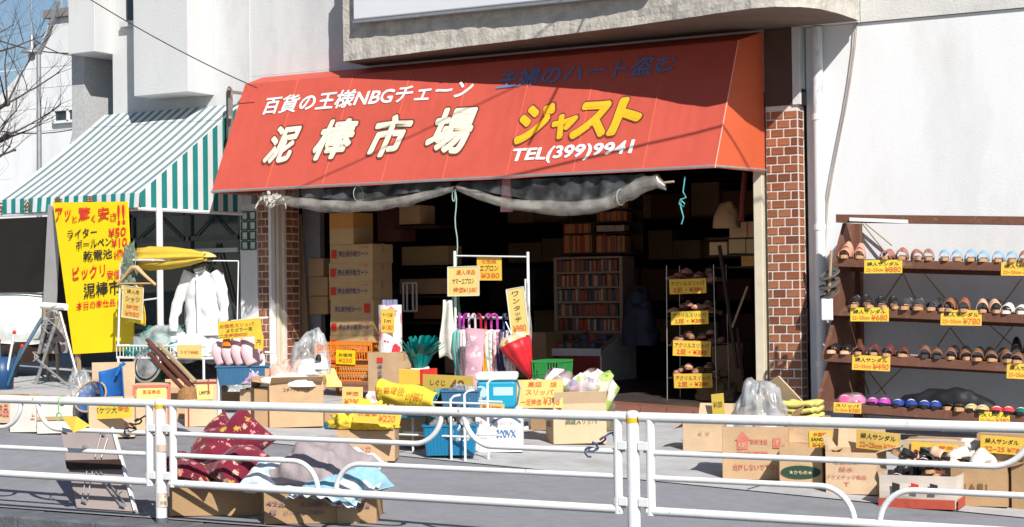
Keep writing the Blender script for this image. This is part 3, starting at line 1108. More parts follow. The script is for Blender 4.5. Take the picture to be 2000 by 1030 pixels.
for (a_, c_, t_, lab) in (((1090, 322), (1395, 250), 3.6, 'overhead service wire above the pavement in front of the gold lettering'), ((600, 360), (930, 205), 4.2, 'overhead service wire above the pavement in front of the white lettering'), ((1040, 268), (1115, 120), 3.2, 'short unseen wire above the pavement, added for its shadow on the awning')):
    pa_, pc_ = awp(*a_) + sun_dir * t_, awp(*c_) + sun_dir * t_  # wires set out of view towards the sun; short one added for its shadow
    dd_ = (pc_ - pa_)
    b = MB()
    b.tube([pa_ - dd_ * (0.9 if t_ > 3.3 else 0.1), pc_ + dd_ * (0.6 if t_ > 3.3 else 0.1)], 0.008 if t_ > 4 else 0.012, 6)
    tag(b.build('overhead_wire', m_black), lab, 'wire')

bt = thing('bare_tree', 'leafless grey street tree with pollarded knobbly twigs at the left edge', 'tree', (at(-130, 600, 16.5)[0], 16.5, 0))
twigs = MB()


def limb(mb, p, d, L, r, depth):
    pts, rs = [p], [r]
    for i in range(5):
        d = (d + Vector((random.uniform(-.16, .16), random.uniform(-.16, .16), random.uniform(-.05, .14)))).normalized()
        p = p + d * (L / 5)
        pts.append(p)
        rs.append(r * (1 - 0.11 * (i + 1)))
    if depth < 2:
        one = MB()
        one.tube(pts, rs, 7)
        q = pts[-1]
        one.lathe([(0.01, -rs[-1] * 1.6), (rs[-1] * 1.5, -rs[-1]), (rs[-1] * 1.8, 0), (rs[-1] * 1.4, rs[-1]), (0.01, rs[-1] * 1.6)], 7, M=Matrix.Translation(q))
        one.build('branch', m_bark, bt, smooth=True)
    else:
        twigs.tube(pts, rs, 4)
    if depth >= 3:
        return
    for k in range((4, 5, 6)[depth]):
        i = random.choice((2, 3, 4, 5, 5))
        a = Vector((random.uniform(-1, 1), random.uniform(-1, 1), random.uniform(-.3, .9))).normalized()
        limb(mb, pts[i], (d * 0.65 + a * 0.8).normalized(), L * random.uniform(.5, .75), rs[i] * (0.55 if depth < 2 else 0.45), depth + 1)


m_bark = mat('grey_bark', (0.11, 0.085, 0.075), 0.95, 0.3, 14, bump=0.8, bscale=40)
tk = MB()
tk.tube([(0, 0, 0), (0.05, 0, 1.2), (-0.03, 0.02, 2.4), (0.02, 0, 3.4), (0.0, 0, 4.2)], [0.17, 0.14, 0.13, 0.12, 0.1], 12)
tko = tk.build('trunk', m_bark, bt, smooth=True)
random.seed(21)
br = MB()
for z, dx, dy, dz, L in ((2.45, 1.0, -0.1, 0.35, 1.25), (2.75, 0.95, 0.3, 0.55, 1.3), (3.35, 1.0, 0.0, 0.35, 1.45), (3.7, 0.95, -0.2, 0.5, 1.5), (4.1, 0.8, 0.1, 0.8, 1.4), (4.2, -0.7, 0.2, 0.8, 1.3), (3.2, -0.9, -0.2, 0.4, 1.2), (3.9, 0.1, 0.9, 0.5, 1.2)):
    limb(br, Vector((0, 0, z)), Vector((dx, dy, dz)).normalized(), L, 0.06, 0)
tag(twigs.build('twigs', m_bark, bt), kind='stuff')
random.seed(7)

# ================================================================ street fence
FY = 7.36


def fence_post(px, label):
    x, z = at(px, 850, FY)
    t = thing('fence_post', label, 'post', (x, FY, -0.004), 0, 'white street fence posts')
    b = MB()
    lean = 0.012
    b.tube([(-lean * 0.3, 0, 0), (-lean * 0.5, 0, 0.66)], 0.0305, 20)
    b.lathe([(0.0305, 0.66), (0.031, 0.668), (0.028, 0.681), (0.018, 0.688), (0.001, 0.690)], 20, M=Matrix.Translation((-lean * 0.5, 0, 0)))
    b.build('pole', m_fence, t, smooth=True)
    b = MB()
    b.tube([(-lean * 0.5, 0, 0.632), (-lean * 0.5, 0, 0.656)], 0.0316, 20)
    b.build('reflective_band', m_ybel, t, smooth=True)
    b = MB()
    b.tube([(0, 0, 0.0), (0, 0, 0.03)], 0.034, 20)
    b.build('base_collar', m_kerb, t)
    for s in (-1, 1):
        for zz in (0.525, 0.262):
            b = MB()
            b.box(s * 0.028 - 0.001, s * 0.028 + s * 0.05 + 0.001, -0.022, 0.022, zz - 0.02, zz + 0.02)
            b.box(min(s * 0.07, s * 0.10), max(s * 0.07, s * 0.10), -0.018, -0.012, zz - 0.017, zz + 0.017)
            br_ = b.build('bracket', m_fence, t, bevel=0.004)
            b = MB()
            b.tube([(s * 0.055, 0, zz - 0.032), (s * 0.055, 0, zz - 0.021)], 0.008, 8)
            b.build('bolt', m_steel, br_)
    if px < 500:
        b = MB()
        b.tube([(0, 0, 0.395), (0, 0, 0.435)], 0.0312, 20)
        b.build('tape', mat('old_brown_tape', (0.55, 0.42, 0.32), 0.5), t)
        b = MB()
        b.tube([(0, 0, 0.09), (0.001, 0, 0.17)], 0.0313, 20)
        b.build('rust_patch', mat('peeling_paint_rust', (0.62, 0.55, 0.46), 0.8, 0.2, 20, dirt=(0.22, 0.10, 0.04), dscale=16, dlo=0.5, dhi=0.6), t)
    return x


PXL = fence_post(315, 'white steel fence post with brown tape and rust near its foot')
PXR = fence_post(1238, 'clean white steel fence post with yellow band in front of the doorway')


def fence_panel(x0, x1, label):
    t = thing('street_fence', label, 'fence', ((x0 + x1) / 2, FY, 0), 0, 'white tubular street fence panels')
    h = (x1 - x0) / 2
    zt, zb, r = 0.655, 0.218, 0.0215
    e = h - 0.085
    b = MB()
    b.tube([(-h + 0.035, 0, zt), (h - 0.035, 0, zt)], 0.0235, 14)
    b.build('top_rail', m_fence, t, smooth=True)
    b = MB()
    b.tube([(-e - 0.018, 0, zb), (e + 0.018, 0, zb)], r * 0.97, 12)
    b.build('bottom_rail', m_fence, t, smooth=True)
    for s in (-1, 1):
        b = MB()
        b.tube([(s * e, 0, zb - 0.019), (s * e, 0, zt - 0.01)], r, 12)
        b.build('upright', m_fence, t, smooth=True)

    def loop(xs, za, xc, zc, s):
        # horizontal bar from xs to near xc, curving into the rail at height zc
        R = 0.085 if abs(zc - za) < 0.16 else 0.12
        R = abs(zc - za)
        sg_ = 1 if zc > za else -1
        cxn = xc - s * R
        pts = [(xs, 0, za), (cxn, 0, za)]
        for i in range(1, 11):
            a = math.pi / 2 * i / 10
            pts.append((cxn + s * R * math.sin(a), 0, zc - sg_ * R * math.cos(a)))
        q = MB()
        q.tube(pts, 0.0135, 10)
        q.build('inner_rail', m_fence, t, smooth=True)
    L = 2 * h
    x_up1, x_up2 = -h + 0.633 * L, -h + 0.678 * L
    x_lo1, x_lo2 = -h + 0.368 * L, -h + 0.407 * L
    loop(-e, 0.49, x_up1, zt, 1)
    loop(e, 0.49, x_up2, zt, -1)
    loop(-e, 0.373, x_lo1, zb, 1)
    loop(e, 0.373, x_lo2, zb, -1)


SP = PXR - PXL
fence_panel(PXL, PXR, 'white tubular fence panel between the two posts, before the shop front')
fence_panel(PXL - SP, PXL, 'white tubular fence panel at the left with yellow ticket hanging over a board')
fence_panel(PXR, PXR + SP, 'white tubular fence panel at the right in front of the shoe rack')
for (px, py, r, m, nm, lab) in ((1188, 850, 0.03, i_blue, 'wire_knot', 'dark blue wire twisted round the fence upright near the clean post'), (277, 815, 0.03, m_black, 'wire_knot', 'black wire scrap knotted to the fence beside the taped post')):
    b = MB()
    x, z = at(px, py, FY - 0.03)
    P = []
    for i in range(22):
        a = i * 0.9
        t = i / 21
        P.append((x - 0.12 * t + 0.02 * math.cos(a), FY - 0.02 + 0.032 * math.sin(a), z - 0.05 * t - 0.05 * t * t + 0.012 * math.sin(a * 1.3)))
    b.tube(P, 0.005, 5)
    tag(b.build(nm, m), lab, 'wire')
b = MB()
x, z = at(121, 770, FY)
b.tube(arc((x, FY, 0.655), 0.028, 0, 2 * math.pi, 12, (0, 1, 0), (0, 0, 1)), 0.004, 5)
b.tube([(x, FY - 0.028, 0.64), (x + 0.005, FY - 0.03, 0.59)], 0.004, 5)
b.tube(arc((x + 0.005, FY - 0.03, 0.565), 0.022, 0, 2 * math.pi, 12, (1, 0, 0), (0, 0, 1)), 0.004, 5)
tag(b.build('green_string', mat('green_string', (0.22, 0.45, 0.2), 0.7)), 'green string looped over the left fence top rail', 'string')
# ================================================================ goods: helpers
m_yellowf = mat('faded_yellow_card', (0.72, 0.50, 0.13), 0.75, 0.12, 9, bump=0.3, bscale=20, dirt=(0.6, 0.42, 0.15), dscale=7, dlo=0.5, dhi=0.7)
m_yellow3 = mat('lemon_yellow_card', (0.80, 0.58, 0.06), 0.75, 0.1, 8, bump=0.3, bscale=24)
def card_mesh(w, h, m, name, parent, off=(0, 0, 0), t=0.003):
    b = MB()
    b.box(off[0] - w / 2, off[0] + w / 2, off[1] - t / 2, off[1] + t / 2, off[2] - h / 2, off[2] + h / 2)
    return b.build(name, m, parent)


def price_card(label, px0, px1, pt, pb, y, lines, m=None, rx=0.0, rz=0.0, ry=0.0, group=None, cat='price card', border=False, name='price_card', stick=False):
    x0, x1, z0, z1, y = fit(px0, px1, pt, pb, y)
    t = thing(name, label, cat, ((x0 + x1) / 2, y, z0), 0, group)
    t.rotation_euler = (rx, ry, rz)
    w, h = x1 - x0, z1 - z0
    if m is None or m == m_yellow:
        m = random.choice((m_yellow, m_yellow, m_yellowf, m_yellow3))
    t.rotation_euler.x += random.uniform(-.05, .05)
    t.rotation_euler.y += random.uniform(-.03, .03)
    c = card_mesh(w, h, m, 'card', t, (0, 0, h / 2))
    for (s, ink, cx, cy, fw_, fh, *bo) in lines:
        text(s, ink, t, ((cx - 0.5) * w, -0.002, (1 - cy) * h), XP, ZP, fw_ * w, fh * h, bo[0] if bo else 0.014, 0.06 if not bo or len(bo) < 2 else bo[1], 0.002)
    if stick:
        b = MB()
        b.tube([(0, 0.008, zg(t.location.x, y) - z0), (0, 0.008, h * 0.8)], 0.006, 6)
        b.build('stick', m_wood, t)
    if border:
        b = MB()
        for (p, q) in (((-w / 2, 0), (w / 2, 0)), ((-w / 2, h), (w / 2, h)), ((-w / 2, 0), (-w / 2, h)), ((w / 2, 0), (w / 2, h))):
            b.bar((p[0], -0.003, p[1]), (q[0], -0.003, q[1]), 0.006, 0.004, (0, 1, 0))
        b.build('border', mat('white_card_border', (0.74, 0.72, 0.64), 0.6), t)
    return t


def box_shell(w, d, h, amp=0.006, open_top=True, n=6, seed=0, taper=0.0):
    b = MB()
    hw, hd = w / 2, d / 2

    def wall(p, q):
        p, q = Vector(p), Vector(q)
        nrm = Vector((q.y - p.y, p.x - q.x, 0)).normalized()

        def fn(u, v):
            base = p.lerp(q, u) * (1 - taper * (1 - v))
            k = math.sin(math.pi * u)
            nn = noise.noise(Vector((base.x * 5 + seed, base.y * 5 + seed * 1.7, v * 2.5)))
            return base + nrm * (k * amp * (nn + 0.4)) + Vector((0, 0, v * h))
        b.grid(fn, n, n)
    c = [(-hw, -hd, 0), (hw, -hd, 0), (hw, hd, 0), (-hw, hd, 0)]
    for i in range(4):
        wall(c[i], c[(i + 1) % 4])
    k = 1 - taper
    b.poly(*[(x * k, y * k, 0.004) for x, y, z in reversed(c)])
    return b


BOXN = [0]


def carton(label, px0, px1, pt, pb, d=0.36, y=None, rz=0.0, m=None, opened=False, flaps=(), group=None, name='carton', w=None, tape=True, on=None, tilt=0.0, amp=0.006, face=None):
    x0, x1, z0, z1, yf = fit(px0, px1, pt, pb, y)
    w = w or (x1 - x0)
    h = z1 - z0
    cx, cy = (x0 + x1) / 2, yf + d / 2
    if face is not None:                     # turned towards the street corner the photographer stood on
        rz = math.atan2(-(x0 + x1) / 2, yf) + face
        w = (px1 - px0) / F_PX * (Vector(((x0 + x1) / 2, yf, 0)).dot(fw))
        cx, cy = (x0 + x1) / 2 - math.sin(rz) * d / 2, yf + math.cos(rz) * d / 2
    if y is None:
        zb = zg(cx, cy) + 0.008
        h += z0 - zb
        z0 = zb
    if on is not None:
        h += z0 - on
        z0 = on
    BOXN[0] += 1
    t = thing(name, label, 'box', (cx, cy, z0), rz, group)
    t.rotation_euler = (0, tilt, rz)
    m = m or random.choice((m_card, m_card, m_card2, m_card3))
    b = box_shell(w, d, h, amp, True, 6, BOXN[0] * 3.3)
    t['w'], t['d'], t['h'] = w, d, h
    if opened:
        b.build('body', m, t, solid=0.005)
    else:
        b.build('body', m, t)
        for s in (-1, 1):
            q = MB()
            q.grid(lambda u, v: ((u - 0.5) * (w - 0.004), s * (0.0022 + v * (d / 2 - 0.004)), h + 0.002 + 0.006 * math.sin(math.pi * u) * (1 - v)), 6, 2)
            q.build('top_flap', m, t, solid=0.004)
        if tape:
            q = MB()
            q.box(-w / 2 - 0.002, w / 2 + 0.002, -0.028, 0.028, h + 0.010, h + 0.0115)
            q.box(-w / 2 - 0.004, -w / 2 - 0.0025, -0.028, 0.028, h - 0.07, h + 0.01)
            q.box(w / 2 + 0.0025, w / 2 + 0.004, -0.028, 0.028, h - 0.07, h + 0.01)
            q.build('tape', m_tape, t)
    for side, ang, L in flaps:
        a = math.radians(ang)
        e = {'f': ((-w / 2, -d / 2), (w / 2, -d / 2), (0, -1)), 'b': ((w / 2, d / 2), (-w / 2, d / 2), (0, 1)),
             'l': ((-w / 2, d / 2), (-w / 2, -d / 2), (-1, 0)), 'r': ((w / 2, -d / 2), (w / 2, d / 2), (1, 0))}[side]
        o = Vector((e[2][0] * math.sin(a), e[2][1] * math.sin(a), math.cos(a)))
        p, q_ = Vector((e[0][0], e[0][1], h)), Vector((e[1][0], e[1][1], h))
        q = MB()
        q.grid(lambda u, v: p.lerp(q_, 0.015 + 0.97 * u) + o * (v * L) + Vector((e[2][0], e[2][1], 0)) * (0.02 * math.sin(v * 2.2) * math.sin(3 * u + ang)), 5, 4)
        q.build('flap', m, t, solid=0.004)
    return t


def bprint(t, s, ink, cx, cz, w, h=None, face='f', bold=0.014, name='print'):
    W, D, H = t['w'], t['d'], t['h']
    o = 0.0125
    if face == 'f':
        return text(s, ink, t, ((cx - 0.5) * W, -D / 2 - o, cz * H), XP, ZP, w * W, h and h * H, bold, 0, 0.0, name)
    if face == 'r':
        return text(s, ink, t, (W / 2 + o, (cx - 0.5) * D, cz * H), (0, 1, 0), ZP, w * D, h and h * H, bold, 0, 0.0, name)
    return text(s, ink, t, (-W / 2 - o, -(cx - 0.5) * D, cz * H), (0, -1, 0), ZP, w * D, h and h * H, bold, 0, 0.0, name)


def bpatch(t, ink, cx, cz, w, h, face='f', name='print'):
    W, D, H = t['w'], t['d'], t['h']
    q = MB()
    o = 0.011
    if face == 'f':
        q.poly(*[((cx - 0.5) * W + a * w * W / 2, -D / 2 - o, cz * H + c * h * H / 2) for a, c in ((-1, -1), (1, -1), (1, 1), (-1, 1))])
    else:
        q.poly(*[(W / 2 + o, (cx - 0.5) * D + a * w * D / 2, cz * H + c * h * H / 2) for a, c in ((-1, -1), (1, -1), (1, 1), (-1, 1))])
    return q.build(name, ink, t)


def clear_props():
    for o in COL.objects:
        for k in ('w', 'd', 'h'):
            if k in o:
                del o[k]


def blob(w, d, h, seed, n=20, rough=0.18, freq=3.0, flat=0.0, pw=2.6, ridge=False):
    """lumpy soft heap, flat underneath"""
    b = MB()

    def fn(u, v):
        a = 2 * math.pi * u
        ph = math.pi / 2 * (1 - v)
        c, s_ = math.cos(a), math.sin(a)
        k = (abs(c) ** pw + abs(s_) ** pw) ** (-1 / pw)
        p = Vector((c * k * w / 2 * math.sin(ph) ** 0.7, s_ * k * d / 2 * math.sin(ph) ** 0.7, h * math.cos(ph)))
        nn = noise.noise(Vector((p.x * freq * 3 + seed, p.y * freq * 3, p.z * freq * 3))) + 0.6 * noise.noise(Vector((p.x * freq * 7 + seed, p.y * freq * 7, p.z * freq * 7)))
        if ridge:
            q_ = Vector((math.cos(a) * freq * 0.9 + seed, math.sin(a) * freq * 0.9, v * freq * 0.45))
            nn = 0.5 - 2.0 * abs(noise.noise(q_)) - 1.1 * abs(noise.noise(q_ * 2.3)) + 0.5 * noise.noise(Vector((v * 4 + seed, a, 2)))
            p.z *= 1 + 0.25 * noise.noise(Vector((p.x * 6, p.y * 6, seed)))
        p *= 1 + rough * nn
        p.z = max(p.z, 0.0)
        return p
    b.grid(fn, n * 2, n)
    return b


def cloth_heap(name, label, cat, loc, w, d, h, m, seed, rz=0, rough=0.28, freq=2.4, group=None, n=28):
    t = thing(name, label, cat, loc, rz, group)
    blob(w, d, h, seed, n, rough, freq, ridge=('film' in m.name or 'bag' in m.name)).build('cloth', m, t, smooth=True)
    return t


# ================================================================ shoe rack on the white wall
XR0 = -5.02
rk = thing('shoe_rack', 'brown timber shoe rack with stepped shelves against the white wall', 'rack', (XR0, YW, -0.03))
TILT = 0.044
XR1 = -1.2
SH = [('top', 14.22, at(1635, 419, 14.22)[1]), ('s', 14.10, at(1627, 505, 14.10)[1]), ('s', 13.95, at(1612, 600, 13.95)[1]), ('s', 13.80, at(1604, 690, 13.80)[1]), ('s', 13.62, at(1592, 785, 13.62)[1])]


def shz(i, x):
    return SH[i][2] - TILT * (x - XR0)


for i, (k, yf, zl) in enumerate(SH):
    b = MB()
    xl = at((1635, 1627, 1610, 1603, 1591)[i], 600, yf)[0]
    t_ = 0.07
    y1 = yf + (0.09 if i == 0 else 0.36)
    for (xa, xb) in ((xl, XR1),):
        vs = []
        for z_ in (-t_, 0):
            for (x, y) in ((xa, yf), (xb, yf), (xb, y1), (xa, y1)):
                vs.append((x, y, shz(i, x) + z_))
        b.add(vs, [(3, 2, 1, 0), (4, 5, 6, 7), (0, 1, 5, 4), (1, 2, 6, 5), (2, 3, 7, 6), (3, 0, 4, 7)])
    part(rk, 'top_beam' if i == 0 else 'shelf_board', b, m_rackwood, bevel=0.004)
    if i:
        # stringer behind each board
        b = MB()
        b.bar((xl, y1 + 0.02, shz(i, xl) - 0.09), (XR1, y1 + 0.02, shz(i, XR1) - 0.09), 0.03, 0.04)
        part(rk, 'back_rail', b, m_rackwood)
for i in range(4):
    b = MB()
    ya, yb = SH[i][1] + 0.14, SH[i + 1][1] + 0.01
    z1, z0 = SH[i][2] - 0.07, SH[i + 1][2]
    x = XR0 + 0.0
    vs = [(x - .016, yb, z0), (x + .016, yb, z0), (x + .016, YW - 0.02, z0), (x - .016, YW - 0.02, z0), (x - .016, ya, z1), (x + .016, ya, z1), (x + .016, YW - 0.02, z1), (x - .016, YW - 0.02, z1)]
    b.add(vs, [(3, 2, 1, 0), (4, 5, 6, 7), (0, 1, 5, 4), (1, 2, 6, 5), (2, 3, 7, 6), (3, 0, 4, 7)])
    part(rk, 'side_board', b, m_rackwood)
for x in (XR0 + 0.02, XR1 - 0.05, (XR0 + XR1) / 2):
    b = MB()
    b.box(x - 0.04, x + 0.04, YW - 0.09, YW - 0.02, zg(x, 14.5), SH[0][2] - TILT * (x - XR0) - 0.07)
    part(rk, 'upright', b, m_rackwood)
    b = MB()
    b.box(x - 0.02, x + 0.02, SH[4][1] + 0.02, SH[4][1] + 0.09, zg(x, 13.6), shz(4, x) - 0.07)
    part(rk, 'leg', b, m_rackwood)
m_strap = mat('olive_brass_strap', (0.24, 0.17, 0.05), 0.5, 0.15, 10, metal=0.3)
for (a, c) in (((1684, 437), (1728, 492)), ((1690, 437), (1742, 480)), ((1762, 530), (1795, 600)), ((1798, 526), (1845, 582)), ((1764, 532), (1728, 585)), ((1995, 545), (1955, 600)), ((1925, 628), (1978, 675)), ((1985, 628), (1938, 690)), ((1856, 640), (1822, 690)), ((1856, 640), (1893, 690)), ((1690, 716), (1730, 770)), ((1765, 716), (1710, 770)), ((1680, 716), (1698, 770))):
    b = MB()
    xa, za = at(a[0], a[1], YW - 0.06)
    xb, zb = at(c[0], c[1], YW - 0.06)
    b.bar((xa, YW - 0.06, za), (xb, YW - 0.06, zb), 0.006, 0.016, (0, 1, 0))
    part(rk, 'brace', b, m_strap)
b = MB()
xa, za = at(1660, 424, 14.2)
b.box(xa, xa + 0.5, 14.185, 14.212, za - 0.035, za - 0.005, Matrix.Identity(4))
b.v = [(x, y, z - TILT * 1.6 * (x - xa)) for x, y, z in b.v]
tag(b.build('white_batten', m_white), 'thin white batten lying along the top beam of the shoe rack', 'batten')

# sandals -------------------------------------------------------------
def foot(s, k, L=0.235, W=0.085):
    prof = [(0, 0.30), (0.06, 0.62), (0.16, 0.86), (0.30, 1.0), (0.5, 0.86), (0.65, 0.72), (0.82, 0.76), (0.94, 0.60), (1.0, 0.25)]
    pts = [((w * 0.5 * W + (0.006 * s if 0.1 < u < 0.5 else 0)) * k, -L / 2 + u * L) for u, w in prof]
    return pts


def sole_outline(s):
    r = foot(s, 1)
    l = foot(-s, -1)
    return r + list(reversed([(x, y) for x, y in l]))


SAND = {}


def sandal_parts(kind, s, m_strap_, m_sole, m_in, hgt=0.055):
    key = (kind, s, m_strap_.name, m_sole.name)
    if key in SAND:
        return SAND[key]
    out = sole_outline(s)
    ps = []
    q = MB()
    n = len(out)

    def zt(y):
        u = (y + 0.1175) / 0.235
        return 0.018 + 0.022 * sst((u - 0.35) / 0.5) + 0.008 * max(0, 0.15 - u) / 0.15
    q.add([(x, y, 0.0 if (y > 0.02 or y < -0.02) else 0.006) for x, y in out] + [(x, y, zt(y)) for x, y in out],
          [tuple(range(n - 1, -1, -1))] + [(i, (i + 1) % n, n + (i + 1) % n, n + i) for i in range(n)])
    ps.append(('sole', q.mesh('sole', m_sole)))
    q = MB()
    q.add([(x * 0.94, y * 0.97, zt(y) + 0.002) for x, y in out], [tuple(range(n))])
    q.add([(x * 0.94, y * 0.97, zt(y) + 0.002) for x, y in out] + [(x * 0.94, y * 0.97, zt(y) - 0.003) for x, y in out], [(i, (i + 1) % n, n + (i + 1) % n, n + i) for i in range(n)])
    ps.append(('insole', q.mesh('insole', m_in)))
    q = MB()

    def band(y0, y1, hh, sk=0.0, wd=1.0, c0=-100, c1=100):
        def fn(u, v):
            a = math.radians(c0 + (c1 - c0) * u)
            y = y0 + (y1 - y0) * v + sk * math.sin(a)
            hv = hh * (0.8 + 0.35 * v)
            return Vector((0.046 * wd * math.sin(a), y, 0.016 + max(-0.012, hv * math.cos(a)) + 0.003 * math.sin(v * 9)))
        q.grid(fn, 14, 5)
    if kind == 'mule':
        band(-0.075, 0.02, hgt)
    elif kind == 'cross':
        band(-0.07, -0.03, hgt * 0.9, 0.035)
        band(-0.07, -0.03, hgt * 0.95, -0.035)
        band(-0.005, 0.02, hgt * 1.05)
    elif kind == 'strap':
        band(-0.07, -0.045, hgt * 0.75)
        band(-0.02, 0.0, hgt * 1.0, 0.02)
        band(0.07, 0.085, hgt * 1.15)
    elif kind == 'tall':
        band(-0.08, 0.03, hgt * 1.1)
        band(0.0, 0.10, hgt * 1.75, 0, 0.95)
    elif kind == 'closed':
        def fn(u, v):
            a = math.radians(-100 + 200 * u)
            y = -0.112 + 0.125 * v
            r = math.sin(math.pi / 2 * min(1, (v + 0.06) * 1.6)) ** 0.6
            return Vector((0.047 * r * math.sin(a), y, 0.012 + max(-0.01, hgt * r * (0.75 + 0.3 * v) * math.cos(a))))
        q.grid(fn, 14, 8)
    ps.append(('strap' if kind != 'closed' else 'upper', q.mesh('strap', m_strap_, True)))
    if kind == 'closed':
        q = MB()
        for y_ in (-0.045, -0.02):
            q.tube([Vector((0.040 * math.sin(a), y_, 0.013 + hgt * 0.93 * math.cos(a))) for a in (-0.9, -0.45, 0, 0.45, 0.9)], 0.0045, 5)
        ps.append(('trim', q.mesh('trim', mat('pale_trim', (0.68, 0.62, 0.56), 0.7, 0.2, 30), True)))
    SAND[key] = ps
    return ps


def sandal(kind, s, ms, mo, mi, loc, rz, label, group, hgt=0.055, scale=1.0, name='sandal', rx=0.0):
    t = thing(name, label, 'sandal', loc, rz, group)
    t.rotation_euler = (rx, 0, rz)
    t.scale = (scale,) * 3
    for nm, me in sandal_parts(kind, s, ms, mo, mi, hgt):
        o = link(nm, me, t, solid=(0.003 if nm in ('strap', 'upper') else 0))
    return t


def fab(n, c, r=0.6, **k):
    return mat(n, c, r, 0.15, 14, bump=0.2, bscale=80, **k)


s_tan = fab('tan_sole', (0.50, 0.28, 0.14))
s_pink = fab('pink_beige_leather', (0.60, 0.30, 0.20), 0.45)
s_mauve = fab('brown_striped_leather', (0.36, 0.15, 0.11), 0.5)
s_sky = fab('sky_blue_vinyl', (0.20, 0.42, 0.66), 0.5)
s_cork = fab('cork', (0.44, 0.25, 0.13))
s_grey = fab('grey_insole', (0.34, 0.31, 0.29))
s_blk = fab('black_vinyl', (0.02, 0.018, 0.018), 0.4)
s_dk = fab('charcoal_vinyl', (0.06, 0.05, 0.05), 0.4)
s_brown = fab('russet_leather', (0.36, 0.12, 0.05), 0.4)
s_peach = fab('peach_vinyl', (0.70, 0.42, 0.28), 0.5)
s_white = fab('off_white_vinyl', (0.72, 0.66, 0.58), 0.5)
s_maroon = fab('maroon_leather', (0.16, 0.045, 0.035), 0.35)
s_br2 = fab('mid_brown_leather', (0.25, 0.115, 0.06), 0.45)
s_mag = fab('magenta_cloth', (0.42, 0.06, 0.36), 0.8)
s_hot = fab('hot_pink_cloth', (0.72, 0.02, 0.20), 0.8)
s_navy = fab('royal_blue_cloth', (0.02, 0.05, 0.25), 0.8)
s_red = fab('red_cloth', (0.62, 0.04, 0.05), 0.8)
s_grn = fab('bottle_green_cloth', (0.01, 0.12, 0.08), 0.8)
s_leo = floral('gold_spotted_cloth', (0.55, 0.38, 0.14), [(0.75, 0.66, 0.45), (0.09, 0.05, 0.03)], (0.05, 0.03, 0.02), 60, 0.4)


def row(i, specs):
    """specs: (pixel x of the left of the pair, pixel pitch, kind, strap, sole, insole, height, label, rz)"""
    yf = SH[i][1]
    for (px, pitch, kind, ms, mo, mi, hg, label, rz) in specs:
        for s in (-1, 1):
            x = at(px + (0 if s < 0 else pitch) + random.uniform(-1.5, 1.5), 600, yf + 0.1)[0]
            sandal(kind, s, ms, mo, mi, (x, yf + 0.10 + random.uniform(-0.012, 0.02), shz(i, x) + 0.001), rz + random.uniform(-.22, .22), ('left ' if s < 0 else 'right ') + label, {1: 'sandals on the upper shelf', 2: 'sandals on the middle shelf', 3: 'sandals on the lower shelf', 4: 'slippers on the bottom shelf'}[i], hg * (0.72 if i == 4 else 1.0) * random.choice((1.0, 1.1, 1.2)), random.uniform(1.0, 1.1))


row(1, [(1655, 26, 'tall', s_pink, s_tan, s_tan, 0.06, 'tall pink beige clog of the pair standing first on the upper shelf', 0.05),
        (1739, 24, 'cross', s_mauve, s_cork, s_grey, 0.055, 'brown striped criss-cross sandal of the pair above the ¥880 card', 0.1),
        (1792, 24, 'cross', s_mauve, s_cork, s_grey, 0.06, 'brown striped criss-cross sandal of the pair next to the blue ones', 0.25),
        (1846, 25, 'mule', s_sky, s_tan, s_grey, 0.055, 'sky blue sandal of the pair beside the brown striped ones', 0.25),
        (1898, 25, 'mule', s_sky, s_tan, s_grey, 0.055, 'sky blue sandal of the middle blue pair on the upper shelf', 0.25),
        (1952, 25, 'mule', s_sky, s_tan, s_grey, 0.055, 'sky blue sandal of the pair above the second upper card', 0.25),
        (2004, 25, 'cross', s_mauve, s_tan, s_grey, 0.055, 'brown sandal at the right edge of the upper shelf', 0.2)])
row(2, [(1670, 24, 'strap', s_blk, s_tan, s_tan, 0.06, 'black strappy sandal of the first pair on the middle shelf', 0.35),
        (1722, 23, 'strap', s_blk, s_tan, s_tan, 0.062, 'black strappy sandal above the ¥680 card', 0.35),
        (1770, 24, 'strap', s_dk, s_tan, s_tan, 0.055, 'small dark strappy sandal right of the black ones', 0.2),
        (1822, 24, 'mule', s_dk, s_tan, s_grey, 0.055, 'charcoal band sandal beside the russet pair', 0.1),
        (1857, 28, 'mule', s_brown, s_cork, s_dk, 0.068, 'russet brown band sandal above the ¥780 card', 0.12),
        (1917, 25, 'mule', s_peach, s_tan, s_dk, 0.065, 'pale peach band sandal on the middle shelf', 0.22),
        (1970, 25, 'mule', s_white, s_white, s_grey, 0.05, 'off white band sandal at the right of the middle shelf', 0.15)])
row(3, [(1632, 22, 'mule', s_blk, s_peach, s_tan, 0.05, 'tan soled black sandal standing first on the lower shelf', 0.1),
        (1679, 26, 'cross', s_maroon, s_tan, s_dk, 0.055, 'maroon criss-cross sandal above the ¥490 card', 0.2),
        (1737, 26, 'mule', s_maroon, s_tan, s_dk, 0.055, 'glossy maroon band sandal with blue thread', 0.1),
        (1803, 25, 'mule', s_br2, s_dk, s_dk, 0.055, 'brown band sandal of the first brown pair on the lower shelf', 0.3),
        (1856, 25, 'mule', s_br2, s_tan, s_dk, 0.055, 'brown band sandal of the second brown pair on the lower shelf', 0.25),
        (1907, 25, 'mule', s_br2, s_tan, s_dk, 0.058, 'brown band sandal of the third brown pair on the lower shelf', 0.25),
        (1962, 25, 'mule', s_br2, s_tan, s_dk, 0.055, 'brown band sandal at the right edge of the lower shelf', 0.2)])
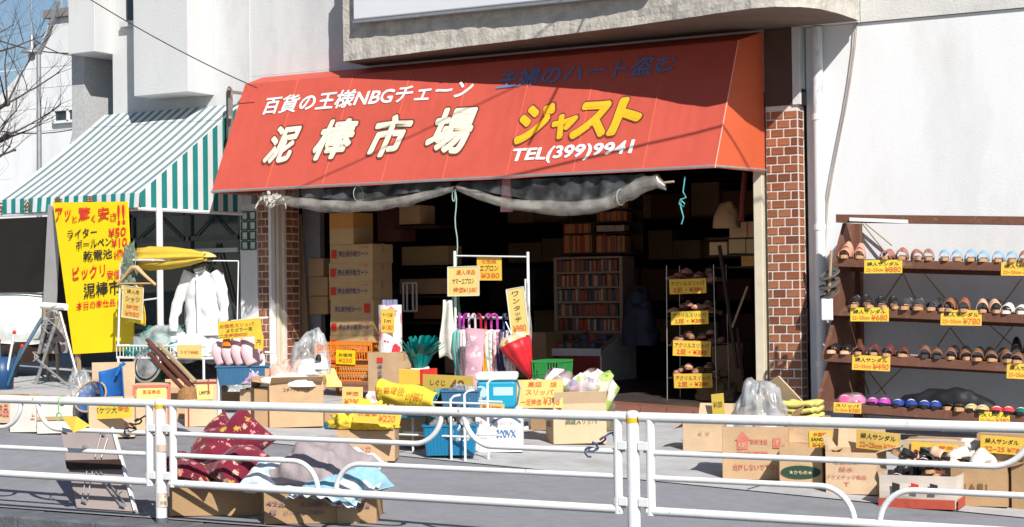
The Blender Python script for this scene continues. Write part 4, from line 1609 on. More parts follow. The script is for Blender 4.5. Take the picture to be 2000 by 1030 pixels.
row(4, [(1700, 24, 'closed', s_mag, s_blk, s_blk, 0.055, 'magenta cloth slipper on the bottom shelf', 0.2),
        (1752, 24, 'closed', s_navy, s_blk, s_blk, 0.06, 'royal blue cloth slipper of the left blue pair', 0.2),
        (1801, 24, 'closed', s_navy, s_blk, s_blk, 0.06, 'royal blue cloth slipper of the right blue pair', 0.2),
        (1847, 23, 'mule', s_blk, s_tan, s_tan, 0.05, 'black and tan slipper beside the royal blue ones', 0.1),
        (1893, 24, 'closed', s_leo, s_blk, s_blk, 0.055, 'gold spotted slipper on the bottom shelf', 0.15),
        (1943, 24, 'closed', s_red, s_blk, s_blk, 0.05, 'red patterned slipper on the bottom shelf', 0.1),
        (1990, 24, 'closed', s_grn, s_blk, s_blk, 0.05, 'bottle green slipper at the right of the bottom shelf', 0.1)])
# second rank of dark sandals behind
for px, od in ((1836, 'first'), (1862, 'second'), (1930, 'third'), (1952, 'fourth')):
    x = at(px, 600, 14.2)[0]
    sandal('mule', 1, s_blk, s_blk, s_dk, (x, 14.2, shz(2, x)), 0.2, od + ' black sandal from the left in the rank behind the russet and peach ones', 'black sandals behind on the middle shelf', 0.075, 1.05)
for px, od in ((1866, 'first'), (1888, 'second'), (1915, 'third'), (1935, 'fourth'), (1960, 'fifth')):
    x = at(px, 700, 14.08)[0]
    sandal('mule', 1, s_blk, s_blk, s_dk, (x, 14.06, shz(3, x)), 0.2, od + ' black sandal from the left in the rank behind the brown pairs', 'black sandals behind on the lower shelf', 0.08, 1.05)
for px, od in ((1984, 'left'), (2008, 'right')):
    x = at(px, 650, 14.1)[0]
    sandal('tall', 1, s_blk, s_blk, s_dk, (x, 14.1, shz(3, x)), 0.2, od + ' tall black clog at the right back of the lower shelf', 'tall black clogs', 0.08, 1.1)
# packed slippers, pink
x, z = at(1664, 780, SH[4][1] + 0.13)
t = thing('slipper_pack', 'hot pink slippers packed flat in clear film at the left of the bottom shelf', 'slippers', (x, SH[4][1] + 0.13, shz(4, x)), 0.15)
for s in (-1, 1):
    for nm, me in sandal_parts('closed', s, s_hot, s_hot, s_hot, 0.055):
        o = link('slipper' if nm == 'upper' else nm, me, t, solid=(0.003 if nm == 'upper' else 0))
        o.location = (0.055 * s, 0, 0)
        o.scale = (1.15, 1.05, 1)
blob(0.25, 0.28, 0.085, 3, 12, 0.08).build('wrapping', film('pack_film', (0.8, 0.8, 0.8), 0.18), t, smooth=True)
x = at(1855, 760, 13.95)[0]
cloth_heap('black_bag', 'slumped black bag lying in the shade at the back of the bottom shelf', 'bag', (x, 13.86, shz(4, x) + 0.001), 0.80, 0.2, 0.15, m_black, 5, 0, 0.2, 1.6)

PL = [(i_black, 0.42), (i_redfade, 0.4)]


def rack_card(i, px0, px1, pt, pb, price, label, top='婦人サンダル'):
    price_card(label, px0, px1, pt, pb, SH[i][1] - 0.006, [(top, i_black, 0.5, 0.3, 0.85, 0.3), ('22~25cm', i_redfade, 0.28, 0.74, 0.46, 0.24), (price, i_redfade, 0.76, 0.72, 0.42, 0.42, 0.02)], m_yellow, rx=-0.05, ry=0.03)


rack_card(1, 1688, 1762, 508, 534, '¥880', 'yellow card priced ¥880 on the edge of the upper shelf')
rack_card(1, 1955, 2035, 513, 539, '¥880', 'yellow card at the right end of the upper shelf edge')
rack_card(2, 1661, 1736, 601, 628, '¥680', 'yellow card priced ¥680 on the edge of the middle shelf')
rack_card(2, 1837, 1917, 606, 636, '¥780', 'yellow card priced ¥780 under the russet sandals')
rack_card(3, 1664, 1738, 695, 724, '¥490', 'yellow card priced ¥490 on the edge of the lower shelf')
rack_card(3, 1966, 2040, 711, 741, '¥780', 'yellow card at the right end of the lower shelf edge')
rack_card(4, 1628, 1682, 787, 807, '¥380', 'small yellow card under the hot pink slippers', 'スリッパ')
rack_card(4, 1912, 1972, 805, 828, '¥380', 'yellow card under the gold spotted slippers', 'スリッパ')
# cord bundle hooked on the rack's left side
x, z = at(1622, 560, 13.9)
t = thing('cord_bundle', 'bundle of dark cord and sticks with a white tag hooked beside the rack', 'bundle', (x, 13.88, z))
b = MB()
for k in range(9):
    a = k * 1.1
    b.tube(arc((0, 0, 0.08 * (k % 3) - 0.06), 0.06 + 0.008 * (k % 4), a, a + 5.5, 12, (1, 0.2 * (k % 3) - 0.2, 0.25), (0, 0.8, 0.5)), 0.009, 5)
b.build('cord', mat('dark_twine', (0.10, 0.09, 0.08), 0.8), t)
b = MB()
b.tube([(0.0, 0, 0.0), (0.02, 0, 0.3)], 0.012, 6)
b.tube([(-0.03, 0.02, -0.3), (0.0, 0.02, 0.2)], 0.01, 6)
b.build('stick', m_wood, t)
b = MB()
b.box(-0.05, 0.05, -0.075, -0.06, -0.28, -0.10)
b.build('white_tag', m_boxwhite, t, bevel=0.01)

# ================================================================ cartons in front of the rack
t = carton('low open carton with papers inside, nearest the doorway on the right', 1332, 1412, 826, 884, 0.34, None, 0.1, m_card2, True, [('b', 25, 0.13), ('r', 35, 0.12), ('l', 120, 0.12)], 'cartons before the shoe rack')
bprint(t, '((  ))', i_pink, 0.5, 0.62, 0.25, 0.14)
b = blob(0.3, 0.26, 0.1, 9, 12, 0.3, 4)
b.v = [(x, y, z + t['h'] - 0.09) for x, y, z in b.v]
pw = tag(b.build('paper_wad', m_boxwhite, None), 'crumpled white paper inside the low open carton by the doorway', 'paper')
pw.location = t.location
pw.rotation_euler = t.rotation_euler
price_card('mustard card stuck upright in the low open carton by the doorway', 1392, 1416, 769, 812, t.location.y + 0.12, [('¥100', i_brown, 0.5, 0.5, 0.7, 0.3)], mat('mustard_card', (0.55, 0.40, 0.06), 0.7), rx=-0.15, ry=-0.15)
tb = carton('tall carton with red handling marks, filled with a clear plastic bag', 1413, 1540, 834, 940, 0.40, None, 0.06, m_card, True, [('l', 60, 0.05), ('r', 30, 0.12)], 'cartons before the shoe rack', face=-0.1)
# printed arrow
W, D, Hh = tb['w'], tb['d'], tb['h']
q = MB()
yy = -D / 2 - 0.011
for pts in ([(-0.115, 0.205), (-0.045, 0.205), (-0.045, 0.268), (-0.03, 0.268), (-0.08, 0.33), (-0.13, 0.268), (-0.115, 0.268)],):
    q.poly(*[(x, yy, z * Hh / 0.36) for x, z in pts])
q.build('print', i_pink, tb)
bprint(tb, 'UP', m_card2, 0.31, 0.655, 0.11, 0.09, bold=0.02).location.y -= 0.002
bprint(tb, '取扱注意', i_pink, 0.56, 0.72, 0.27, 0.10)
q = MB()
q.poly(*[(x, yy, z * Hh / 0.36) for x, z in ((0.115, 0.215), (0.165, 0.215), (0.165, 0.285), (0.115, 0.285))])
q.build('print', i_pink, tb)
bprint(tb, 'Y', m_card2, 0.835, 0.70, 0.06, 0.12, bold=0.02).location.y -= 0.002
bprint(tb, '横積厳禁', i_pink, 0.45, 0.50, 0.5, 0.08)
bprint(tb, '絶対しないで下さい', i_pink, 0.52, 0.24, 0.72, 0.12)
cloth_heap('plastic_bag', 'crumpled clear plastic bag bulging from the tall carton with red marks', 'bag', (tb.location.x + 0.02, tb.location.y, tb.location.z + Hh * 0.80), 0.37, 0.33, 0.34, f_grey, 8, 0.4, 0.16, 3.2)
b = MB()
b.box(-0.17, 0.17, -0.12, 0.12, 0, 0.30)
o = tag(b.build('wrapped_parcel', m_boxwhite, None, bevel=0.01), 'white printed parcel inside the plastic bag of the tall carton', 'parcel')
o.location = (tb.location.x, tb.location.y - 0.02, tb.location.z + 0.05)
for k in (-0.05, 0.02):
    q = MB()
    q.poly((k, -0.1225, 0.2), (k + 0.02, -0.1225, 0.2), (k + 0.02, -0.1225, 0.298), (k, -0.1225, 0.298))
    q.build('red_stripe', i_red, o)
tc_ = carton('carton with dark green oval emblem beside the tall marked carton', 1524, 1606, 874, 955, 0.32, None, 0.04, m_card, True, [('b', 5, 0.10), ('r', 100, 0.1)], 'cartons before the shoe rack', face=-0.12)
q = MB()
W, D, Hh = tc_['w'], tc_['d'], tc_['h']
for (rx_, rz_, ink, o) in ((0.125, 0.042, mat('dark_green_emblem', (0.02, 0.06, 0.035), 0.7), 0.011), ):
    q.poly(*[(0.0 + rx_ * math.cos(2 * math.pi * k / 28), -D / 2 - o, Hh * 0.38 + rz_ * math.sin(2 * math.pi * k / 28)) for k in range(28)])
    q.build('emblem', ink, tc_)
bprint(tc_, '★かもめ★', m_card2, 0.5, 0.38, 0.55, 0.11, bold=0.016).location.y -= 0.002
t = carton('carton with faded red print and a yellow sign on its raised flap', 1614, 1712, 884, 968, 0.34, None, 0.10, m_card2, True, [('b', 12, 0.17), ('r', 75, 0.12), ('l', 20, 0.1)], 'cartons before the shoe rack', face=-0.2)
for k, (s_, w_) in enumerate((('取扱注意', 0.5), ('禁水', 0.3), ('プラスチック製品', 0.8), ('T', 0.1))):
    bprint(t, s_, i_pink, 0.42, 0.78 - 0.18 * k, w_, 0.10)
ty = t.location.y
price_card('yellow sign ¥780 clipped to the raised flap of the red-print carton', 1672, 1758, 842, 880, ty + 0.12, [('婦人サンダル', i_black, 0.5, 0.3, 0.8, 0.3), ('22~25cm ¥780', i_redfade, 0.5, 0.75, 0.85, 0.28)], rx=0.1, ry=0.06)
pbag = thing('paper_sack', 'white and red paper sack heaped with dark shoes between two cartons', 'sack', (at(1788, 960, 10.1)[0], 10.22, zg(-3, 10.2) + 0.008), 0.12)
sackb = box_shell(0.44, 0.3, 0.19, 0.02, True, 8, 4.4)
sackb.build('sack', mat('white_sack_paper', (0.56, 0.49, 0.42), 0.7, 0.05, 6), pbag, solid=0.004)
q = MB()
q.box(-0.222, 0.222, -0.176, -0.172, 0.0, 0.055)
q.box(0.236, 0.240, -0.15, 0.15, 0.0, 0.055)
q.build('red_band', mat('red_sack_band', (0.42, 0.07, 0.04), 0.7, 0.2, 12), pbag)
for k_ in range(3):
    q = MB()
    q.poly(*[(-0.12 + 0.11 * k_ + a, -0.177, 0.12 + c) for a, c in ((-0.022, -0.03), (0.022, -0.03), (0.026, 0.02), (-0.02, 0.03))])
    q.build('print', i_black if k_ != 1 else i_red, pbag)
random.seed(11)
for k in range(16):
    mm, lb = random.choice(((s_blk, 'black'), (s_maroon, 'maroon'), (s_peach, 'peach'), (s_blk, 'black'), (s_pink, 'pink beige')))
    a = Vector((random.uniform(-.12, .12), random.uniform(-.03, .05), 0.15 + 0.028 * (k // 3)))
    p = Matrix.Rotation(0.12, 4, 'Z') @ a
    o = sandal(random.choice(('mule', 'closed')), 1, mm, random.choice((s_blk, s_tan)), s_dk, (pbag.location.x + p.x, pbag.location.y + p.y, pbag.location.z + p.z), random.uniform(0, 6.28), '%s shoe in the jumbled heap of the white and red sack' % lb, 'shoes heaped in the paper sack', 0.05, 0.85, 'shoe', random.uniform(-.7, .7))
tg = carton('plain carton heaped with pale slippers at the right', 1860, 1966, 912, 992, 0.34, None, 0.02, m_card3, True, [('r', 70, 0.1), ('l', 50, 0.08)], 'cartons before the shoe rack', face=-0.1)
bprint(tg, '[ ▲ ■ ]', i_brown, 0.45, 0.48, 0.4, 0.2)
for k in range(9):
    a = Vector((random.uniform(-.13, .13), random.uniform(-.1, .1), tg['h'] - 0.05 + 0.03 * (k // 2)))
    sandal('closed', 1, random.choice((s_white, s_peach, s_white)), s_white, s_grey, tuple(Vector(tg.location) + a), random.uniform(0, 6.28), 'pale slipper in the heap filling the plain carton', 'pale slippers heaped in the carton', 0.05, 1.0, 'slipper', random.uniform(-.5, .5))
t = carton('carton cut by the right edge of the view, beside the slipper carton', 1977, 2080, 905, 1000, 0.36, None, 0.0, m_card3, True, [('b', 5, 0.15)], 'cartons before the shoe rack')
# back row
t = carton('back-row carton with a small orange-lettered card, behind the green emblem', 1545, 1658, 838, 905, 0.3, 10.75, 0.05, m_card2, False, (), 'cartons in the back row', on=zg(-4, 10.9) + 0.008)
price_card('small yellow card lettered ¥450 on the back-row carton', 1581, 1626, 842, 876, 10.74, [('お買得', i_red, 0.5, 0.2, 0.6, 0.22), ('SANDAL', i_black, 0.5, 0.48, 0.8, 0.2), ('¥450', i_redfade, 0.5, 0.8, 0.7, 0.3)])
t = carton('back-row carton with wide yellow sign behind the paper sack', 1765, 1885, 863, 940, 0.3, 10.55, 0.0, m_card2, False, (), 'cartons in the back row', on=zg(-3, 10.6) + 0.008)
price_card('wide yellow sign in black letters behind the paper sack', 1779, 1870, 866, 900, 10.53, [('特価', i_redfade, 0.75, 0.2, 0.3, 0.2), ('婦人サンダル', i_black, 0.55, 0.62, 0.75, 0.4, 0.02)], ry=0.05)
t = carton('back-row carton with yellow sign cut by the right edge', 1912, 2040, 850, 930, 0.3, 10.5, -0.1, m_card, False, (), 'cartons in the back row', on=zg(-2.4, 10.6) + 0.008)
price_card('yellow sign behind the fence curve at the right edge', 1913, 2010, 853, 887, 10.47, [('婦人サンダル', i_black, 0.45, 0.3, 0.7, 0.3), ('22~25 ¥780', i_redfade, 0.5, 0.75, 0.8, 0.28)], ry=0.06, rz=-0.1)
x0, x1, z0, z1, yf = fit(1528, 1590, 786, 818, 11.4)
t = thing('folded_cloth', 'folded yellow cloth on a box beside the brick pier', 'cloth', ((x0 + x1) / 2, 11.5, z0 - 0.02))
for k in range(3):
    b = MB()
    b.grid(lambda u, v: ((u - 0.5) * (x1 - x0), (v - 0.5) * 0.24 - 0.01 * k, 0.03 + 0.043 * k + 0.008 * math.sin(u * 7 + k) + 0.006 * math.sin(v * 9)), 10, 6)
    b.build('fold', mat('pale_yellow_cloth', (0.66, 0.58, 0.16), 0.85, 0.1, 10, bump=0.4, bscale=40), t, solid=0.034, smooth=True)
t = carton('box with folded yellow cloth on it, in shade by the pier', 1526, 1594, 818, 880, 0.3, 11.38, 0, m_card3, False, (), None, on=zg(-4.6, 11.5) + 0.008)
bd = MB()
xa, za = at(1500, 748, 11.6)
xb, zb = at(1548, 790, 11.6)
bd.bar((xa, 11.6, za), (xb, 11.75, zb - 0.1), 0.22, 0.012, (0.3, 1, 0))
tag(bd.build('cardboard_flap', m_card2), 'loose cardboard sheet leaning between plastic bag and brick pier', 'cardboard')
# ================================================================ middle goods before the doorway
random.seed(5)
# slipper carton turned to the street
x, y, z = gr(1078, 868)
t = thing('carton', 'open slipper carton with green lettering, full of wrapped cloths', 'box', (x + 0.10, y + 0.20, zg(x, y) + 0.008), math.radians(38))
t['w'], t['d'], t['h'] = 0.40, 0.36, 0.30
box_shell(0.40, 0.36, 0.30, 0.004, True, 6, 31).build('body', m_card2, t, solid=0.005)
bprint(t, '高級スリッパ', i_green, 0.52, 0.58, 0.6, 0.2)
bprint(t, 'スリッパ', i_brown, 0.5, 0.8, 0.5, 0.14, 'l')
bprint(t, '取扱注意', i_brown, 0.5, 0.45, 0.5, 0.14, 'l')
for (e, ang, L) in (((-0.2, -0.18, 0.2, -0.18, 0, -1), 25, 0.1), ((0.2, -0.18, 0.2, 0.18, 1, 0), 15, 0.09)):
    a = math.radians(ang)
    q = MB()
    o = Vector((e[4] * math.sin(a), e[5] * math.sin(a), math.cos(a)))
    p0, p1 = Vector((e[0], e[1], 0.30)), Vector((e[2], e[3], 0.30))
    q.grid(lambda u, v: p0.lerp(p1, u) + o * (v * L), 4, 2)
    q.build('flap', m_card2, t, solid=0.004)
m_wrap = floral('floral_wrapping_cloth', (0.62, 0.56, 0.54), [(0.55, 0.32, 0.42), (0.36, 0.46, 0.14), (0.70, 0.66, 0.6), (0.30, 0.25, 0.42)], (0.3, 0.42, 0.12), 16, 0.5)
for k, (dx, dy, ry_, lab) in enumerate(((-0.10, 0.0, -0.5, 'lilac floral cloth bundle at the left of the slipper carton'), (0.02, 0.04, -0.1, 'pale floral cloth bundle in the middle of the slipper carton'), (0.12, 0.02, 0.35, 'green floral cloth bundle at the right of the slipper carton'))):
    q = MB()

    def fn(u, v, k=k):
        a = 2 * math.pi * u
        r = (0.045 + 0.11 * v ** 1.3) * (1 + 0.30 * math.sin(a * 5 + k) + 0.15 * math.sin(a * 9 + 2 * k)) * (0.6 if v > 0.99 else 1)
        return (r * math.cos(a), r * 0.8 * math.sin(a), 0.36 * v + 0.03 * math.sin(a * 3 + k))
    q.grid(fn, 40, 8)
    o = tag(q.build('cloth_bundle', m_wrap if k != 2 else floral('green_floral_cloth', (0.58, 0.55, 0.46), [(0.28, 0.42, 0.06), (0.40, 0.50, 0.15)], (0.2, 0.3, 0.05), 12, 0.6), None, smooth=True), lab, 'cloth', 'cloth bundles in the slipper carton')
    o.scale = (1.25, 1.25, 1.15)
    o.location = Vector(t.location) + Vector((dx, dy, 0.10))
    o.rotation_euler = (0.15, ry_, k)
slip_y = t.location.y
price_card('large yellow sign reading ¥348 leaning on the slipper carton', 1012, 1096, 742, 797, y - 0.08, [('高級', i_redfade, 0.4, 0.17, 0.3, 0.2), ('絵', i_redfade, 0.8, 0.17, 0.15, 0.2), ('スリッパ', i_redfade, 0.5, 0.45, 0.6, 0.2), ('一足特価', i_redfade, 0.32, 0.8, 0.45, 0.24), ('¥348', i_redfade, 0.76, 0.76, 0.36, 0.3, 0.02)], m_yellow2, rx=-0.12, rz=0.15, ry=-0.03)
# green crate behind
x0, x1, z0, z1, yf = fit(1040, 1084, 697, 760, y + 0.75)


def crate(name, label, cat, loc, w, d, h, m, rz=0, slats=7, group=None, taper=0.9):
    t = thing(name, label, cat, loc, rz, group)

    def ringpts(k, z):
        return [(-w / 2 * k, -d / 2 * k, z), (w / 2 * k, -d / 2 * k, z), (w / 2 * k, d / 2 * k, z), (-w / 2 * k, d / 2 * k, z)]
    q = MB()
    for z, k, tt in ((h, 1, 0.018), (h * 0.62, taper + (1 - taper) * .62, 0.008), (h * 0.3, taper + (1 - taper) * .3, 0.008), (0.01, taper, 0.014)):
        r = ringpts(k, z)
        for i in range(4):
            q.bar(r[i], r[(i + 1) % 4], 0.012, tt)
    q.build('rim', m, t)
    q = MB()
    for side in range(4):
        n = slats if side % 2 == 0 else max(3, int(slats * d / w))
        for j in range(n + 1):
            a, c = ringpts(taper, 0.01), ringpts(1, h)
            p0 = Vector(a[side]).lerp(Vector(a[(side + 1) % 4]), j / n)
            p1 = Vector(c[side]).lerp(Vector(c[(side + 1) % 4]), j / n)
            q.bar(p0, p1, 0.009, 0.006, (1, 0, 0) if side % 2 else (0, 1, 0))
    q.build('bars', m, t)
    q = MB()
    q.box(-w / 2 * taper, w / 2 * taper, -d / 2 * taper, d / 2 * taper, 0, 0.006)
    q.build('bottom', m, t)
    return t


crate('plastic_crate', 'bright green plastic crate behind the cloth bundles', 'crate', ((x0 + x1) / 2, yf + 0.15, zg(x0, yf) + 0.3), x1 - x0 + 0.02, 0.3, 0.26, m_greenp, 0.1, 9)
carton('carton under the green plastic crate', 1036, 1090, 742, 800, 0.3, yf, 0, m_card3, False, (), None, on=zg(x0, yf) + 0.008)

# cooler on its white carton
x, y, z = gr(975, 886)
tw = carton('white carton printed 300VX under the blue cooler box', 930, 1021, 801, 886, 0.30, None, 0.10, m_boxwhite, False, (), None, tape=False, face=-0.05)
bprint(tw, '300VX', mat('steel_blue_print', (0.10, 0.22, 0.42), 0.6), 0.66, 0.44, 0.42, 0.20, bold=0.03)
bprint(tw, 'ビッグクーラー', i_pink, 0.62, 0.68, 0.48, 0.09)
bprint(tw, 'レジャー用冷蔵箱・容量三十リットル', i_brown, 0.5, 0.12, 0.85, 0.06)
bprint(tw, '冷', i_pink, 0.12, 0.72, 0.08, 0.1)
q = MB()
W, D, Hh = tw['w'], tw['d'], tw['h']
q.tube([(x_, -D / 2 - 0.011, Hh * 0.86 - 0.5 * (x_ - 0.06) ** 2 * 9) for x_ in [(-0.06 + 0.02 * i) for i in range(12)]], 0.006, 5)
q.build('print', mat('steel_blue_print', (0.1, 0.22, 0.42)), tw)
cl = thing('cooler_box', 'blue cooler box with white lid on the 300VX carton', 'cooler', (tw.location.x - 0.02, tw.location.y, tw.location.z + Hh + 0.012), tw.rotation_euler.z)
xw = W * 0.84
b = MB()
b.box(-xw / 2, xw / 2, -0.14, 0.14, 0, 0.195)
b.build('body', m_cooler, cl, bevel=0.02, seg=3)
b = MB()
b.box(-xw / 2 - 0.012, xw / 2 + 0.012, -0.155, 0.155, 0.197, 0.25)
b.build('lid', m_boxwhite, cl, bevel=0.018, seg=3)
b = MB()
b.poly(*[(0.0 + dx, -0.1425, dz) for dx, dz in ((-0.02, 0.09), (0.12, 0.09), (0.12, 0.15), (-0.02, 0.15))])
b.poly(*[(-0.11 + 0.045 * math.cos(2 * math.pi * k / 20), -0.1425, 0.115 + 0.045 * math.sin(2 * math.pi * k / 20)) for k in range(20)])
b.build('emblem', mat('pale_blue_print', (0.42, 0.62, 0.75), 0.6), cl)
b = MB()
b.tube([(xw / 2 + 0.008, -0.1, 0.2), (xw / 2 + 0.03, -0.16, 0.14), (xw / 2 + 0.01, -0.17, 0.03), (xw / 2 - 0.03, -0.16, -0.02)], 0.007, 6)
b.build('handle', m_blue2, cl, smooth=True)
price_card('small yellow ticket between the cooler and its carton', 938, 985, 788, 803, tw.location.y - D / 2 - 0.09, [('特価 ¥2980', i_redfade, 0.5, 0.5, 0.8, 0.5)], m_yellow2)

# white wire basket stand with blue trays
x, y, z = gr(905, 902)
by = y
ws = thing('wire_stand', 'white wire stand holding blue plastic baskets behind the fence', 'stand', (x - 0.35, y + 0.1, zg(x, y)))
for px, pt in ((757, 770), (806, 800), (842, 790), (880, 772), (907, 762), (952, 740)):
    xx, zz = at(px, pt, by + (0.0 if px in (757, 880, 907) else 0.2))
    yy = by + (0.0 if px in (757, 880, 907) else 0.2)
    b = MB()
    g = zg(xx, yy) - ws.location.z
    top = zz - ws.location.z
    b.tube([(xx - ws.location.x, yy - ws.location.y, g), (xx - ws.location.x, yy - ws.location.y, top - 0.03), (xx - ws.location.x + 0.015, yy - ws.location.y + 0.02, top - 0.008), (xx - ws.location.x + 0.06, yy - ws.location.y + 0.03, top)], 0.009, 8)
    b.build('leg', m_wire, ws, smooth=True)
for zz in (0.17, 0.40):
    b = MB()
    xa, xb = at(757, 850, by)[0] - ws.location.x, at(952, 850, by)[0] - ws.location.x
    b.tube([(xa, 0.0 + by - ws.location.y, zz), (xb, by - ws.location.y, zz)], 0.008, 6)
    b.tube([(xa, 0.2 + by - ws.location.y, zz), (xb, 0.2 + by - ws.location.y, zz)], 0.008, 6)
    b.build('rail', m_wire, ws, smooth=True)


def tray(label, px0, px1, pt, pb, yf, d, m, name='plastic_basket', taper=0.88):
    x0, x1, z0, z1, yf = fit(px0, px1, pt, pb, yf)
    rz = math.atan2(-(x0 + x1) / 2, yf) - 0.05
    w = (px1 - px0) / F_PX * (Vector(((x0 + x1) / 2, yf, 0)).dot(fw))
    h = z1 - z0
    t = thing(name, label, 'basket', ((x0 + x1) / 2 - math.sin(rz) * d / 2, yf + math.cos(rz) * d / 2, z0), rz)
    box_shell(w, d, h, 0.002, True, 4, 3, 1 - taper).build('body', m, t, solid=0.006)
    b = MB()
    r = [(-w / 2, -d / 2, h), (w / 2, -d / 2, h), (w / 2, d / 2, h), (-w / 2, d / 2, h)]
    for i in range(4):
        b.bar(r[i], r[(i + 1) % 4], 0.022, 0.012)
    b.build('rim', m, t)
    b = MB()
    n = 14
    for j in range(n):
        u = -w / 2 + w * (j + 0.5) / n
        b.bar((u * taper, -d / 2 * taper - 0.005, 0.015), (u, -d / 2 - 0.005, h - 0.012), 0.008, 0.006, (0, 1, 0))
    b.build('rib', m, t)
    return t


tray('blue plastic basket on the upper tier, left', 772, 852, 772, 816, by + 0.03, 0.26, m_cyan)
tray('dull blue plastic basket on the upper tier, right, behind the fence curve', 862, 936, 764, 800, by + 0.1, 0.26, m_blue2)
lt = tray('large blue basket on the lower tier holding film-wrapped goods', 828, 932, 832, 890, by + 0.02, 0.28, m_cyan)
cloth_heap('wrapped_goods', 'clear-wrapped goods heaped in the large lower blue basket', 'goods', (lt.location.x, lt.location.y, lt.location.z + 0.1), 0.40, 0.24, 0.17, f_grey, 17, 0, 0.3, 4)
cloth_heap('dark_goods', 'dark packaged goods between the two basket tiers', 'goods', (lt.location.x - 0.02, lt.location.y + 0.05, lt.location.z + 0.16), 0.28, 0.2, 0.22, m_darkwood, 27, 0, 0.35, 4)
cloth_heap('wrapped_goods', 'grey wrapped goods in the dull blue upper basket', 'goods', (at(905, 780, by + 0.22)[0], by + 0.23, at(905, 790, by + 0.2)[1]), 0.28, 0.2, 0.12, f_grey, 18, 0, 0.3, 4)
cloth_heap('green_pouch', 'green and clear pouch beside the upper left basket', 'goods', (at(862, 775, by + 0.3)[0], by + 0.3, at(862, 790, by + 0.3)[1]), 0.16, 0.12, 0.10, mat('sea_green_film', (0.10, 0.35, 0.28), 0.3), 19, 0, 0.3, 5)
# yellow banner cloth rolled over the stand
x0, x1, z0, z1, yf = fit(744, 852, 742, 792, by - 0.02)
t = thing('yellow_banner', 'yellow cloth banner with red letters draped over the basket stand', 'banner', ((x0 + x1) / 2, by, z0))
w, h = x1 - x0, z1 - z0
q = MB()


def bn(u, v):
    a = v * math.pi * 1.2 - 0.35
    k = 1 - 0.28 * u
    return ((u - 0.5) * w, -0.09 * math.sin(a) * k + 0.012 * noise.noise(Vector((u * 6, v * 5, 1))), h * 0.5 * k - h * 0.5 * k * math.cos(a) - 0.03 * u + 0.012 * math.sin(u * 8 + v * 3))


q.grid(bn, 26, 14)
q.build('cloth', m_ycloth, t, smooth=True, solid=0.006)
for (s_, ink, cx, cz, ww, hh) in (('お買得品', i_redfade, 0.3, 0.62, 0.5, 0.22), ('HAPPY', i_redfade, 0.74, 0.40, 0.32, 0.22)):
    text(s_, ink, t, ((cx - 0.5) * w, -0.098, cz * h), XP, ZP, ww * w, hh * h, 0.012, 0, 0.004)
price_card('yellow sign with a big 48 behind the banner and baskets', 826, 925, 733, 772, by + 0.42, [('しぐじ', i_brown, 0.3, 0.4, 0.3, 0.3), ('48', i_brown, 0.68, 0.5, 0.28, 0.6, 0.02)], mat('ochre_card', (0.62, 0.42, 0.08), 0.7), stick=True)
# carton with yellow plastic bag
t = carton('carton with sunken red print under the yellow plastic bag', 655, 772, 842, 905, 0.36, None, 0.12, m_card, False, (), None, face=-0.1)
bprint(t, 'ニッカ', i_pink, 0.45, 0.42, 0.3, 0.2)
cloth_heap('yellow_bag', 'crinkled yellow plastic bag with red print on a carton', 'bag', (t.location.x + 0.02, t.location.y - 0.04, t.location.z + t['h'] + 0.01), 0.44, 0.3, 0.17, m_ycloth, 12, 0.1, 0.42, 5)
price_card('yellow card with red figures hanging before the orange basket stand', 668, 708, 756, 800, t.location.y - 0.05, [('特価', i_redfade, 0.5, 0.3, 0.6, 0.2), ('¥380', i_redfade, 0.5, 0.65, 0.75, 0.25)], m_yellow2, stick=True)
price_card('broad yellow sign lettered ¥220 lying over the yellow bag', 688, 780, 800, 828, t.location.y - 0.26, [('お買得', i_redfade, 0.3, 0.35, 0.4, 0.35), ('¥220', i_redfade, 0.72, 0.6, 0.35, 0.5)], m_yellow, rx=-0.35)
x0, x1, z0, z1, yf = fit(632, 676, 826, 840, t.location.y)
b = MB()
b.box(x0, x1, yf, yf + 0.3, z0, z1)
tag(b.build('blue_tray', m_cyan, None, bevel=0.01), 'flat blue tray edge showing behind the yellow bag carton', 'tray')

# tall carton, teal bundle, flower roll
t = carton('tall narrow carton with vertical blue print beside the stack', 720, 776, 690, 812, 0.24, 13.3, 0.05, m_card, False, (), None, on=zg(-9.3, 13.4) + 0.008)
bpatch(t, i_red, 0.42, 0.86, 0.2, 0.10)
for k, ch in enumerate('停止表示板'):
    bprint(t, ch, i_blue, 0.42, 0.72 - 0.10 * k, 0.17, 0.085)
x0, x1, z0, z1, yf = fit(738, 776, 596, 690, 13.4)
fr = thing('flower_roll', 'upright white roll printed with red flowers carrying a price ticket', 'roll', ((x0 + x1) / 2, 13.45, z0))
b = MB()
b.lathe([(0.001, 0), ((x1 - x0) / 2, 0.0), ((x1 - x0) / 2, z1 - z0), (0.001, z1 - z0 - 0.01)], 20)
b.build('roll', floral('white_red_flower_print', (0.78, 0.72, 0.68), [(0.62, 0.03, 0.05), (0.70, 0.25, 0.30)], (0.55, 0.02, 0.04), 8, 0.42), fr, smooth=False)
b = MB()
for k in range(7):
    b.lathe([(0.001, z1 - z0 + 0.05), (0.016, z1 - z0 + 0.045), (0.018, z1 - z0 - 0.03)], 8, M=Matrix.Translation((0.06 * math.cos(k), 0.06 * math.sin(k), 0.0)))
b.build('inner_tubes', fab('mixed_roll_ends', (0.22, 0.22, 0.35)), fr)
price_card('small ticket with brown figures on the flower roll', 744, 770, 604, 650, 13.34, [('テーブル掛', i_brown, 0.5, 0.25, 0.75, 0.16), ('1m', i_brown, 0.5, 0.5, 0.5, 0.16), ('¥180', i_redfade, 0.5, 0.78, 0.8, 0.2)], m_yellow)
x0, x1, z0, z1, yf = fit(777, 826, 722, 752, by + 0.5)
